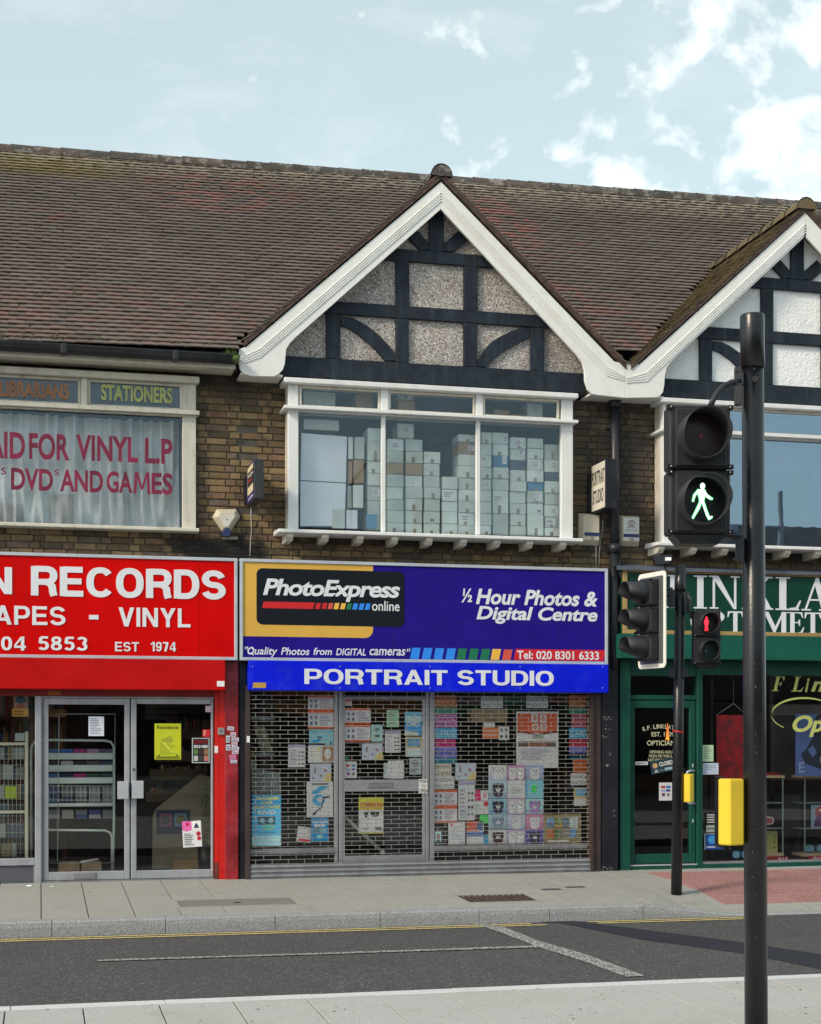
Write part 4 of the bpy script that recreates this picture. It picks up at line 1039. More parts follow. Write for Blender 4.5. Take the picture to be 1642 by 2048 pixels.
# plain bold sans capitals and figures, built from constant-width strokes
def _arc(cx_, cy_, rx, ry, a0, a1, n=14, e=2.35):
    r = []
    for i in range(n+1):
        t_ = radians(a0+(a1-a0)*i/n); c_, s_ = cos(t_), sin(t_)
        r.append((cx_+rx*math.copysign(abs(c_)**(2/e), c_), cy_+ry*math.copysign(abs(s_)**(2/e), s_)))
    return r
def sans(ch):
    st = lambda x: [(x, 0), (x, 1)]
    G = {'N': (.8, [st(.1), st(.7)], [[(0, 1), (.22, 1), (.8, 0), (.58, 0)]]),
     'R': (.8, [st(.1), [(.1, .91), (.45, .91)]+_arc(.45, .69, .25, .22, 90, -90)+[(.1, .47)], [(.42, .47), (.57, .43), (.65, .32), (.67, .13), (.71, 0)]], []),
     'E': (.73, [st(.1), [(.1, .91), (.71, .91)], [(.1, .51), (.67, .51)], [(.1, .09), (.73, .09)]], []),
     'C': (.84, [_arc(.43, .5, .33, .415, 38, 322, 22)], []), 'O': (.86, [_arc(.43, .5, .33, .415, 0, 360, 30)], []),
     'D': (.8, [st(.1), [(.1, .91), (.36, .91)]+_arc(.36, .5, .34, .41, 90, -90, 18)+[(.1, .09)]], []),
     'S': (.76, [_arc(.38, .705, .27, .205, 12, 262, 16, 2.1)+_arc(.385, .295, .28, .205, 82, -168, 16, 2.1)], []),
     'A': (.84, [[(.2, .28), (.64, .28)]], [[(0, 0), (.21, 0), (.52, 1), (.32, 1)], [(.84, 0), (.63, 0), (.32, 1), (.52, 1)]]),
     'P': (.75, [st(.1), [(.1, .91), (.42, .91)]+_arc(.42, .66, .24, .25, 90, -90)+[(.1, .41)]], []),
     'V': (.8, [], [[(0, 1), (.21, 1), (.5, 0), (.3, 0)], [(.8, 1), (.59, 1), (.3, 0), (.5, 0)]]), 'I': (.2, [st(.1)], []),
     'Y': (.8, [[(.4, 0), (.4, .45)]], [[(0, 1), (.23, 1), (.5, .42), (.3, .42)], [(.8, 1), (.57, 1), (.3, .42), (.5, .42)]]),
     'L': (.66, [st(.1), [(.1, .09), (.66, .09)]], []), 'T': (.74, [[(.37, 0), (.37, .9)], [(0, .91), (.74, .91)]], []),
     'U': (.8, [[(.1, 1), (.1, .36)]+_arc(.4, .36, .3, .27, 180, 360, 14)+[(.7, 1)]], []),
     '0': (.62, [_arc(.31, .5, .21, .415, 0, 360, 24)], []), '1': (.44, [st(.34)], [[(.02, .66), (.02, .80), (.24, 1), (.30, .82)]]),
     '4': (.66, [[(.47, 0), (.47, 1)], [(0, .27), (.66, .27)]], [[(0, .2), (0, .38), (.37, 1), (.44, .86)]]),
     '5': (.62, [[(.16, .91), (.57, .91)], [(.17, .91), (.13, .5)], _arc(.30, .33, .22, .24, 140, -150, 16)], []),
     '8': (.62, [_arc(.31, .735, .19, .175, 0, 360, 18), _arc(.31, .28, .22, .195, 0, 360, 20)], []),
     '3': (.62, [_arc(.30, .725, .20, .185, 160, -82, 14), _arc(.30, .29, .22, .205, 84, -165, 14)], []),
     '9': (.62, [_arc(.31, .665, .21, .25, 0, 360, 18), _arc(.30, .44, .22, .355, 25, -150, 14)], []), '7': (.6, [[(0, .91), (.56, .91)]], [[(.34, .9), (.6, .9), (.38, 0), (.14, 0)]])}
    return G[ch]
def sans_text(body, px0, px1, py0, py1, Y, m, par, t=.2, th=.006, gap=.11):
    pm = (px0+px1)/2; x0 = at(px0, py0, Y)[0]; x1 = at(px1, py0, Y)[0]; z1 = at(pm, py0, Y)[1]; z0 = at(pm, py1, Y)[1]
    tot = sum(sans(c)[0] for c in body)+gap*(len(body)-1); kx = (x1-x0)/tot; kz = z1-z0; cur = 0
    for c in body:
        w_, paths, polys = sans(c); q = MB(); n = 0
        for P_ in paths:
            yf = Y-th-.0003*n; n += 1; closed = len(P_) > 4 and abs(P_[0][0]-P_[-1][0])+abs(P_[0][1]-P_[-1][1]) < 1e-6
            V = [Vector(p) for p in P_]; L_, R__ = [], []
            for i, p in enumerate(V):
                a_ = V[i-1] if i else (V[-2] if closed else None); b_ = V[i+1] if i < len(V)-1 else (V[1] if closed else None)
                d1_ = (p-a_).normalized() if a_ is not None and (p-a_).length > 1e-6 else None; d2_ = (b_-p).normalized() if b_ is not None and (b_-p).length > 1e-6 else None
                d1_ = d1_ or d2_; d2_ = d2_ or d1_; bi = (d1_+d2_).normalized(); nn = Vector((-bi.y, bi.x)); k = t/2/max(.55, nn.dot(Vector((-d1_.y, d1_.x))))
                hx = 1.0; hz = .86                      # horizontals a little thinner than stems
                L_.append((p.x+nn.x*k*hx, p.y+nn.y*k*hz)); R__.append((p.x-nn.x*k*hx, p.y-nn.y*k*hz))
            f = lambda p, yy: (x0+(cur+p[0])*kx, yy, z0+p[1]*kz)
            k = len(V); vs = [f(p, yf) for p in L_]+[f(p, yf) for p in R__]+[f(p, Y) for p in L_]+[f(p, Y) for p in R__]
            q.add(vs, [(i, i+1, k+i+1, k+i) for i in range(k-1)]+[(i+1, i, 2*k+i, 2*k+i+1) for i in range(k-1)]+[(k+i, k+i+1, 3*k+i+1, 3*k+i) for i in range(k-1)]+([] if closed else [(0, k, 3*k, 2*k), (k-1, 3*k-1, 4*k-1, 2*k-1)]))
        for pg in polys: q.prism([(x0+(cur+u)*kx, z0+v*kz) for u, v in pg], Y-th-.0003*n, Y); n += 1
        q.build('letter', m, par); cur += w_+gap

# ------------------------------------------------------------------ things stored behind the middle window
YB = -.11
def box_thing(px0, px1, py0, py1, label, m=CARD, sticker=None, tapes=True, Y=YB, depth=.26, name='cardboard_box', cat='cardboard box', grp='boxes stacked behind the upper middle window', tilt=0):
    x0, z1 = at(px0, py0, Y); x1, z0 = at(px1, py1, Y)
    z1 = at((px0+px1)/2, py0, Y)[1]; z0 = at((px0+px1)/2, py1, Y)[1]
    t = thing(name, label, cat, ((x0+x1)/2, Y+depth/2, z0), grp)
    dy = rs.uniform(0, .022)
    q = MB(); q.box(x0+.004, x1-.004, Y+dy, Y+dy+depth, z0+.001, z1-.003); b_ = q.build('carton', m, t, bev=.004)
    if tapes:
        q = MB(); xm = (x0+x1)/2+rs.uniform(-.015, .015); q.box(xm-.018, xm+.018, Y+dy-.0012, Y+dy, z0+.002, z0+(z1-z0)*rs.choice((.35, .5))); q.build('tape', TAPE, t)
    if sticker:
        u0, u1, v0, v1 = sticker; q = MB()
        q.box(x0+(x1-x0)*u0, x0+(x1-x0)*u1, Y+dy-.0024, Y+dy-.0013, z0+(z1-z0)*v0, z0+(z1-z0)*v1)
        q.build('address_label', PAPER, t)
        q = MB()
        for k_ in range(3): 
            zz = z0+(z1-z0)*(v0+(v1-v0)*(.25+.25*k_)); q.box(x0+(x1-x0)*(u0+.04), x0+(x1-x0)*(u0+(u1-u0)*rs.uniform(.55, .9)), Y+dy-.0034, Y+dy-.0025, zz-.003, zz+.003)
        q.build('print', flat((70, 75, 90)), t)
    return t
ordn = ['bottom', 'second', 'third', 'fourth', 'fifth', 'sixth', 'seventh', 'eighth', 'ninth', 'tenth']
stacks = [ # name, px0, px1, row edges from the bottom up
 ('the stack beside the left mullion', 735, 762, (1060, 1030, 1001, 971, 946, 922, 882, 855)),
 ('the first stack in the middle pane', 775, 808, (1066, 1045, 1020, 998, 973, 948, 925, 901, 877)),
 ('the second stack in the middle pane', 811, 846, (1068, 1046, 1021, 997, 973, 950, 926, 903, 878)),
 ('the third stack in the middle pane', 848, 881, (1069, 1046, 1022, 998, 974, 951, 926, 903)),
 ('the fourth stack in the middle pane', 884, 916, (1069, 1047, 1023, 1002, 978, 953)),
 ('the fifth stack in the middle pane', 917, 951, (1069, 1050, 1025, 1002, 978, 955, 931, 908, 883, 868)),
 ('the first stack in the right pane', 962, 984, (1069, 1050, 1026, 1003, 980, 957, 934, 910, 887, 864)),
 ('the second stack in the right pane', 986, 1018, (1070, 1027, 980, 957, 934, 911, 888, 864)),
 ('the third stack in the right pane', 1021, 1053, (1071, 1051, 1028, 1006, 983, 962, 939, 920, 897, 874)),
 ('the fourth stack in the right pane', 1055, 1088, (1071, 1028, 1005, 981, 964, 940, 917, 896, 876)),
 ('the fifth stack in the right pane', 1090, 1120, (1072, 1055, 1033, 1009, 986, 962, 944, 918, 888))]
stk = {(2, 8): (.15, .75, .3, .85), (3, 7): (.3, .75, .3, .8), (5, 7): (.6, .95, .3, .7), (6, 6): (.05, .5, .4, .9), (7, 1): (.1, .6, .45, .8), (8, 7): (.55, .95, .5, .95), (8, 8): (.3, .75, .2, .8), (9, 5): (.3, .8, .2, .8), (10, 6): (.4, .9, .3, .8), (10, 2): (.4, .9, .2, .7), (10, 1): (.1, .7, .3, .8), (1, 7): (.3, .75, .2, .7), (3, 1): (.35, .8, .1, .4), (5, 1): (.2, .75, .3, .85), (9, 2): (.5, .85, .2, .9), (9, 1): (.6, .95, .15, .4), (7, 4): (.6, .85, .3, .95), (0, 2): (.4, .95, .3, .8), (7, 6): (.7, .95, .2, .7), (2, 4): (.35, .6, .1, .9), (4, 3): (.1, .9, .25, .85), (1, 2): (.3, .5, .2, .6), (6, 4): (.3, .8, .2, .8)}
for si, (nm, a_, b_, rows) in enumerate(stacks):
    for ri in range(len(rows)-1):
        m_ = CARD; adj = 'pale'
        if (si, ri) in ((7, 4), (9, 3)): m_, adj = CARDBL, 'blue'
        elif (si, ri) in ((8, 6), (10, 5)): m_, adj = CARDDK, 'dark'
        elif (si, ri) in ((5, 7), (1, 5), (2, 5)): m_, adj = CARDB, 'brown'
        st_ = stk.get((si, ri))
        last = ri == len(rows)-2
        pos = 'top' if last else ordn[ri]
        box_thing(a_+rs.uniform(-.6, .6), b_+rs.uniform(-.6, .6), rows[ri+1], rows[ri], f'{adj} {"labelled " if st_ else ""}cardboard box, {"topmost one" if last else ordn[ri]+" from bottom" if ri else "bottom one"} of {nm}', m_, st_, tapes=rs.random() < .45)
    # light gap between stacks stays dark
top_boxes = [(604+2, 672, 783, 816, 'long pale carton lying behind the left fanlight', CARD), (712, 748, 786, 820, 'dim carton behind the right end of the left fanlight', CARDB), (796, 831, 800, 822, 'lower of two cartons behind the middle fanlight', CARDB), (796, 829, 788, 799.5, 'upper labelled carton behind the middle fanlight', CARD),
             (795, 829, 846, 876, 'labelled carton high above the second stack of the middle pane', CARD), (988, 1020, 819, 831, 'small flat reddish carton behind the right fanlight', CARDB), (1024, 1055, 827, 834, 'low brown carton at the centre of the right fanlight', CARDB), (1055, 1087, 806, 834, 'tilted pale carton with white label behind the right fanlight', CARD),
             (607, 679, 838, 860, 'long pale carton above the white boards in the left pane', CARD)]
for (a_, b_, c_, d_, lb, m_) in top_boxes: box_thing(a_, b_, c_, d_, lb, m_, (.35, .75, .3, .8) if 'label' in lb else None, tapes=False, Y=-.02)
# white boards and frames leaning in the left pane
for i, (pts, lb, m_) in enumerate((([(603, 866), (694, 873), (692, 965), (601, 960)], 'tall white board standing in the left pane, the upper of two', WBOARD), ([(601, 962), (692, 967), (689, 1052), (600, 1052)], 'white board in the left pane, the lower of two', WBOARD))):
    q = MB(); q.prism(P2(pts, -.13), -.13, -.11); q.build('white_board', m_, label=lb, cat='board', bev=.002)
for i, (a_, b_, c_, d_, m_, lb) in enumerate(((696, 707, 873, 918, CARD, 'narrow grey carton, upper left in the small rack of the left pane'), (709, 730, 873, 918, CARD, 'tall grey carton, upper right in the small rack of the left pane'), (696, 706, 921, 966, CARDB, 'narrow brown carton, middle left in the small rack'), (707, 729, 919, 966, CARDB, 'tall pinkish brown carton, middle right in the small rack'),
        (695, 705, 970, 1016, CARD, 'narrow grey carton, bottom left in the small rack'), (706, 728, 969, 1015, CARD, 'tall grey carton, bottom right in the small rack'), (665, 691, 1017, 1056, CARD, 'grey carton standing on the sill inside the left pane'), (693, 716, 1019, 1057, WBOARD, 'white carton on the sill inside, beside the grey one'))):
    box_thing(a_, b_, c_, d_, lb, m_, None, tapes=False, Y=-.14 if a_ > 664 and c_ > 1000 and 'sill' not in lb else -.12 if 'rack' in lb else -.165, depth=.06 if 'sill' in lb else .12)
t = box_thing(733, 755, 1028, 1057, 'bright blue printed box on the sill, left of the mullion', CARDBL, None, tapes=False, Y=-.16, depth=.04, cat='box')
# ================================================================== shop signs
def rect(px0, px1, py0, py1, Y):
    """x0, x1, z0, z1 of a rectangle whose top-left and bottom-right photo pixels are known at its middle height line"""
    pm = (px0+px1)/2
    return at(px0, py0, Y)[0], at(px1, py0, Y)[0], at(pm, py1, Y)[1], at(pm, py0, Y)[1]
def frame4(x0, x1, z0, z1, e, Y0, Y1, m, parent, name='frame', bev=.003):
    q = MB()
    q.box(x0, x1, Y0, Y1, z1-e, z1); q.box(x0, x1, Y0, Y1, z0, z0+e); q.box(x0, x0+e, Y0, Y1, z0+e, z1-e); q.box(x1-e, x1, Y0, Y1, z0+e, z1-e)
    return q.build(name, m, parent, bev=bev)
SY = -.20; SZ0, SZ1 = 2.285, 3.349
def rr_poly(x0, x1, z0, z1, r, corners=(1, 1, 1, 1), n=6):
    """rounded rectangle; corners: bottom-left, bottom-right, top-right, top-left"""
    pts = []
    for (cx_, cz_, a0, on) in ((x0+r, z0+r, pi, corners[0]), (x1-r, z0+r, 1.5*pi, corners[1]), (x1-r, z1-r, 0, corners[2]), (x0+r, z1-r, .5*pi, corners[3])):
        if on: pts += [(cx_+r*cos(a0+.5*pi*i/n), cz_+r*sin(a0+.5*pi*i/n)) for i in range(n+1)]
        else: pts.append((cx_+(-r if cx_ < (x0+x1)/2 else r), cz_+(-r if cz_ < (z0+z1)/2 else r)))
    return pts
# red record shop sign
xr = at(475, 1200, SY)[0]
sg = thing('shop_sign', 'red shop sign with white words RECORDS and VINYL in a metal frame', 'shop sign', ((xr-2)/2, SY, SZ0))
q = MB()
for (xa, xb) in ((-2.2, at(30, 1200, SY)[0]), (at(30, 1200, SY)[0]+.002, at(399, 1200, SY)[0]), (at(399, 1200, SY)[0]+.002, xr-.03)): q.box(xa, xb, SY+.01, SY+.04, SZ0+.03, SZ1-.03)
q.build('panel', RED, sg); q = MB(); q.box(-2.2, xr, SY+.041, .0, SZ0, SZ1); q.build('sign_box', ALUD, sg)
frame4(-2.2, xr, SZ0, SZ1, .033, SY-.006, SY+.045, TRIM, sg)
yt = SY+.0095
for a in (('N', -28, 23, 1134, 1188, .05), ('RECORDS', 63, 450, 1137, 1195, .045), ('APES', -12, 131, 1212, 1250, .035), ('VINYL', 237, 381, 1216, 1254, .035), ('04', 2, 52, 1273, 1301, .035), ('5853', 76, 175, 1273, 1301, .035), ('EST', 230, 278, 1284, 1303, .03), ('1974', 301, 352, 1284, 1303, .03)):
    sans_text(a[0], a[1], a[2], a[3], a[4], yt, SIGNW, sg, {'RECORDS': .235, 'N': .235}.get(a[0], .19))
x0, x1, z0, z1 = rect(178, 197, 1230, 1239, yt); q = MB(); q.box(x0, x1, yt-.006, yt, z0, z1); q.build('lettering', SIGNW, sg)
# red fascia under it
x0, x1, z0, z1 = rect(-400, 451, 1323, 1379, -.24); z0 = at(225, 1379, -.24)[1]; z1 = SZ0-.004
fb = MB(); fb.box(x0, x1, -.24, -.02, z0, z1); fb = fb.build('shutter_housing', REDF, bev=.006, label='plain red fascia box under the record shop sign', cat='fascia')
a = rect(434, 449, 1362, 1373, -.243); q = MB(); q.box(a[0], a[1], -.243, -.2405, a[2], a[3]); q.build('sticker', PAPER, fb)
# photo shop sign
xl, xr2 = at(479.5, 1200, SY)[0], at(1216, 1200, SY)[0]
sg2 = thing('shop_sign', 'violet and yellow photo shop sign with black logo panel and telephone number', 'shop sign', ((xl+xr2)/2, SY, SZ0))
q = MB(); q.box(xl+.03, xr2-.03, SY+.012, SY+.04, SZ0+.03, SZ1-.03); q.build('panel', VIOLET, sg2)
q = MB(); q.box(xl, xr2, SY+.041, .0, SZ0, SZ1); q.build('sign_box', ALUD, sg2)
frame4(xl, xr2, SZ0, SZ1, .033, SY-.006, SY+.045, TRIM, sg2)
q = MB(); f = SY+.0115
for (a_, b_, c_, d_) in ((886.5, 887.2, 1141, 1256), (786, 887, 1255.5, 1256.2), (889, 1209, 1245.5, 1246.2), (785, 785.6, 1257, 1316), (1118, 1118.6, 1247, 1296), (623, 623.6, 1283, 1292)):
    k_ = rect(a_, b_, c_, d_, f); q.box(k_[0], k_[1], f-.0003, f, k_[2], k_[3])
q.build('panel_seam', mat('seam_dark', (.010, .006, .09, 1), .5), sg2)
q = MB(); rv = random.Random(2)
for _ in range(26):
    xx, z_ = at(rv.uniform(815, 1200), rv.uniform(1145, 1290), f); s_ = rv.uniform(.001, .004); q.prism([(xx, z_), (xx+s_, z_+s_*.4), (xx+s_*.7, z_+s_*1.2)], f-.0004, f)
q.build('chips', flat((150, 150, 190)), sg2, kind='stuff')
f = SY+.0115
x0, x1 = xl+.034, at(746, 1200, f)[0]; z0 = at(600, 1274, f)[1]
q = MB(); q.prism(rr_poly(x0, x1, z0, SZ1-.034, .09, (0, 1, 0, 0)), f-.001, f); q.build('yellow_film', YEL, sg2)
a = (at(513, 1190, f)[0], at(809, 1190, f)[0], at(661, 1251.5, f)[1], at(661, 1140, f)[1])
q = MB(); q.prism(rr_poly(*a, .065), f-.003, f-.0015); q.build('logo_panel', INKB, sg2)
yt = f-.0035
text('PhotoExpress', 526, 800, 1160, 1203, yt, SIGNW, sg2, .028, .22, .92, th=.001)
text('online', 744, 799, 1202, 1222, yt, SIGNW, sg2, .008, 0, 1, th=.001)
def para(px0, px1, py0, py1, Y, sl):
    x0, x1, z0, z1 = rect(px0, px1, py0, py1, Y); k = (z1-z0)*sl
    return [(x0, z0), (x1-k*0, z0), (x1+k, z1), (x0+k, z1)]
def bars(lst, m, par, Y, sl=.25):
    q = MB()
    for (a_, b_, c_, d_) in lst: q.prism(para(a_, b_, c_, d_, Y, sl), Y-.0008, Y)
    q.build('colour_bar', m, par)
q = MB()
for px in (489, 493, 813.5, 817.5): x0, z1 = at(px, 1293 if px < 600 else 1297.5, f-.0005); q.prism([(x0, z1-.032), (x0+.008, z1-.032), (x0+.018, z1), (x0+.006, z1)], f-.0015, f-.0005)
x0, z1 = at(495, 1294, f-.0005); x1, z0 = at(508.5, 1311, f-.0005); cxq, czq, rq_, rz_ = (x0+x1)/2, (z0+z1)/2+.006, (x1-x0)/2, (z1-z0)/2-.004
for i in range(16):
    t0, t1 = 2*pi*i/16, 2*pi*(i+1)/16; q.prism([(cxq+rq_*a_*cos(t_)+.2*rz_*a_*sin(t_), czq+rz_*a_*sin(t_)) for a_, t_ in ((1, t0), (1, t1), (.6, t1), (.6, t0))], f-.0015, f-.0005)
q.prism([(cxq+.002, czq-rz_*.55), (cxq+rq_*.3, czq-rz_*.35), (cxq+rq_*1.0, czq-rz_*1.15), (cxq+rq_*.55, czq-rz_*1.2)], f-.0019, f-.0005)
q.build('lettering', SIGNW, sg2)
R_ = flat((205, 22, 32)); R2 = flat((215, 85, 70)); Y_ = flat((240, 185, 70)); G_ = flat((15, 115, 75)); B_ = flat((40, 140, 245))
bars([(524, 626, 1204, 1217), (630, 639, 1206, 1218), (643, 652, 1206, 1218)], R_, sg2, yt); bars([(655, 664, 1206, 1218)], R2, sg2, yt); bars([(667, 676, 1206, 1218.5), (680, 689, 1206.5, 1218.5)], Y_, sg2, yt); bars([(692, 701, 1207, 1219)], G_, sg2, yt); bars([(704.5, 713.5, 1207, 1219), (717, 726, 1207, 1219.5), (729.5, 738, 1207, 1219.5)], B_, sg2, yt)
bars([(820+k*23.6, 820+k*23.6+17, 1295.5+k*.4, 1317.5+k*.4) for k in range(4)], B_, sg2, f, .2); bars([(913+k*23.4, 930+k*23.4, 1297+k*.4, 1319+k*.4) for k in range(3)], G_, sg2, f, .2)
bars([(981, 998, 1298, 1319.5)], Y_, sg2, f, .2); bars([(1004, 1021, 1299, 1320)], R2, sg2, f, .2); bars([(1027, 1207, 1299, 1321)], R_, sg2, f, .2)
text('Tel: 020 8301 6333', 1034, 1198, 1302, 1319, f-.0015, SIGNW, sg2, .02, th=.001)
for s_, a_, b_, c_, d_ in (('uality', 509, 555, 1294, 1314), ('Photos', 562, 619, 1295, 1310), ('from', 627, 664, 1295.5, 1310), ('DIGITAL', 672, 732, 1297, 1311), ('cameras', 739, 811, 1298, 1311)): text(s_, a_, b_, c_, d_, f-.0005, SIGNW, sg2, .014, .22, 1, th=.001)
text('½', 923, 944, 1177, 1205, f-.0005, SIGNW, sg2, .02, .1, th=.001); text('Hour Photos &', 952, 1195, 1180, 1211, f-.0005, SIGNW, sg2, .03, .22, th=.001); text('Digital Centre', 953, 1195, 1214, 1249, f-.0005, SIGNW, sg2, .03, .22, th=.001)
# bright blue PORTRAIT STUDIO board
BYd = -.25
xa, xb = at(498, 1355, BYd)[0], at(1217, 1355, BYd)[0]; zb = at(858, 1383, BYd)[1]
bd = MB(); bd.box(xa, xb, BYd, -.03, zb, SZ0-.004); bd = bd.build('shop_sign', BLUE, bev=.005, label='bright blue board reading PORTRAIT STUDIO above the grille', cat='shop sign')
sans_text('PORTRAIT', 609, 895, 1339, 1369, BYd-.0002, SIGNW, bd, .21, .004, .09); sans_text('STUDIO', 915, 1107, 1341, 1371, BYd-.0002, SIGNW, bd, .21, .004, .09)
a = rect(506, 532, 1365, 1376, BYd-.002); q = MB(); q.box(a[0], a[1], BYd-.002, BYd-.0003, a[2], a[3]); q.build('sticker', flat((190, 150, 70)), bd)
q = MB()
for px in (505, 680, 860, 1040, 1205):
    for py in (1333, 1376): xx, zz = at(px, py, BYd); q.tube([(xx, BYd-.004, zz), (xx, BYd+.002, zz)], .006, 6)
q.build('screw_heads', HANDLE, bd)

# ================================================================== piers between the shops
def pier(px0, px1, y0, m, label, z1=SZ0-.005, zb=-.02, cat='pier'):
    q = MB(); q.box(at(px0, 1550, y0)[0], at(px1, 1550, y0)[0], y0, .25, zb, z1)
    return q.build('pier', m, bev=.006, label=label, cat=cat)
rp = pier(450, 477, -.10, REDP, 'chalky dark red painted pier covered with small stickers')
np_ = pier(478.2, 493, -.08, NAVY, 'narrow black pier between the red pier and the grille')
bp = pier(1203, 1236.5, -.10, NAVY, 'black painted pier between the grille and the green shopfront', z1=3.36)
rs2 = random.Random(9)
SPW = [flat((214, 208, 220)), flat((226, 200, 214)), flat((196, 210, 214))]; SPI = flat((225, 120, 160))
for i, (x_, y_, w_, h_, a_) in enumerate(((455, 1457, 13, 8, 8), (461, 1469, 11, 9, 0), (452, 1478, 8, 14, 0), (463, 1479, 15, 8, 3), (463, 1488, 12, 7, -2), (452, 1495, 9, 12, 2), (463, 1497, 15, 9, 12), (464, 1505, 13, 6, 0), (459, 1514, 13, 9, -8), (461, 1523, 13, 7, 0))):
    X0_, Z0_ = at(x_, y_, -.102); w2, h2 = w_/2/193, h_/2/193; X0_ += w2
    q = MB(); q.box(-w2, w2, -.0012-.0005*i, -.0004*i, -h2, h2, 0); q.box(-w2*.8, w2*.6, -.0016-.0005*i, -.0013-.0005*i, h2*.1, h2*.45, 1); q.box(-w2*.8, w2*.8, -.0016-.0005*i, -.0013-.0005*i, -h2*.6, -h2*.2, 1)
    q.xform(Matrix.Translation((X0_, -.101, Z0_)) @ Matrix.Rotation(radians(a_), 4, 'Y')); q.build('sticker', [SPI if i == 8 else SPW[i % 3], flat((120, 110, 150))], rp)
a = rect(493.5, 499.5, 1472, 1485, -.13); q = MB(); q.box(a[0], a[1], -.135, -.13, a[2], a[3]); q.build('sticker', PAPER, label='small white sticker on the brown guide left of the grille', cat='sticker')
# scuffs on the black pier
q = MB(); SC = flat((190, 188, 185))
for cx_, cy_, w_, h_, n_ in ((1214, 1437, 10, 4, 14), (1213, 1475, 9, 4, 9), (1220, 1505, 3, 5, 5), (1214, 1532, 6, 3, 9), (1228, 1620, 2, 12, 5), (1213, 1738, 12, 5, 16), (1216, 1455, 8, 10, 5)):
    for _ in range(n_):
        X0_, Z0_ = at(cx_+rs2.uniform(-w_, w_), cy_+rs2.uniform(-h_, h_), -.1012); r_ = rs2.uniform(.002, .008); k = rs2.randint(3, 6)
        q.prism([(X0_+r_*rs2.uniform(.5, 1.3)*cos(2*pi*i/k), Z0_+r_*rs2.uniform(.4, 1)*sin(2*pi*i/k)) for i in range(k)], -.1014, -.1003)
q.build('paint_scuffs', SC, bp)

# ================================================================== record shopfront
RY0 = -.03
zt_ = at(220, 1393, RY0)[1]
q = MB(); q.box(-2.4, at(430, 1386, -.06)[0], -.05, .1, zt_, at(220, 1379, -.06)[1]+.08); beam = q.build('lintel_beam', REDD, label='dark red beam over the record shop doors', cat='beam')
a = rect(96, 122, 1382, 1390, -.052); q = MB(); q.box(a[0], a[1], -.053, -.0502, a[2], a[3]); q.build('sticker', flat((150, 90, 25)), beam)
sfr = thing('shopfront', 'aluminium framed glass double doors and window of the record shop', 'shopfront', (.6, 0, 0))
X = lambda px, Y=RY0: at(px, 1570, Y)[0]
zz = lambda py, px=250, Y=RY0: at(px, py, Y)[1]
def door(px0, px1, gx0, gx1, gt, gb, zt__, zbt, name='door'):
    x0, x1, a0, a1 = X(px0), X(px1), X(gx0), X(gx1); pm = (px0+px1)/2; g1, g0 = zz(gt, pm), zz(gb, pm)
    q = MB(); q.box(x0, a0, RY0, RY0+.05, zbt, zt__); q.box(a1, x1, RY0, RY0+.05, zbt, zt__); q.box(a0, a1, RY0, RY0+.05, zbt, g0); q.box(a0, a1, RY0, RY0+.05, g1, zt__)
    d_ = q.build(name, ALU, sfr, bev=.006)
    q = MB(); q.box(a0-.005, a1+.005, RY0+.022, RY0+.028, g0-.005, g1+.005); q.build('pane', GLASSS, d_)
    return d_
zdt, zdb = zz(1397, 250), .012
d1 = door(87, 259.5, 97, 249, 1409, 1743, zdt, zdb); d2 = door(262, 427, 273, 422, 1408, 1740, zdt, zdb)
q = MB(); q.box(X(70), X(83), RY0-.03, .08, -.02, zt_); q.build('jamb', ALU, sfr, bev=.006)
q = MB(); q.box(X(83), X(428.5), RY0-.012, .08, zdt+.003, zt_-.001); q.build('head_frame', ALU, sfr, bev=.004)
q = MB(); q.box(X(83.5), X(86.6), RY0-.005, .07, 0, zdt); q.build('frame_edge', ALUD, sfr)
q = MB(); q.box(X(83), X(428), RY0-.02, .08, -.03, .009); q.build('threshold', ALUD, sfr)
# letter plate
x0, x1, z0, z1 = X(147), X(193), zz(1759, 170), zz(1746, 170)
q = MB(); q.box(x0, x1, RY0-.006, RY0-.001, z0, z1); q.box(x0+.01, x1-.01, RY0-.010, RY0-.0065, z0+.012, z1-.012); q.build('letter_plate', ALUD, d1, bev=.003)
for d_, (a_, b_, c_, e_) in ((d1, (235, 257, 1562.5, 1598)), (d2, (264, 287, 1561.5, 1597))):
    x0, x1 = at(a_, 1580, RY0-.05)[0], at(b_, 1580, RY0-.05)[0]; z0, z1 = at(261, e_, RY0-.05)[1], at(261, c_, RY0-.05)[1]
    q = MB()
    if d_ is d1: q.prism([(x0, z0), (x1, z0), (x1, z1), (x0, z1)], RY0-.065, RY0-.05); q.box(x1-.03, x1, RY0-.049, RY0-.001, z0, z1)
    else: q.prism([(x0, z0), (x1, z0), (x1, z1), (x0, z1)], RY0-.065, RY0-.05); q.box(x0, x0+.03, RY0-.049, RY0-.001, z0, z1)
    q.build('handle', HANDLE, d_, bev=.004)
xx, z_ = at(267.5, 1539, RY0); q = MB(); q.tube([(xx, RY0-.008, z_), (xx, RY0+.002, z_)], .014, 12); q.build('lock', mat('lock_metal', (.2, .2, .2, 1), .3, metal=.8), d2)
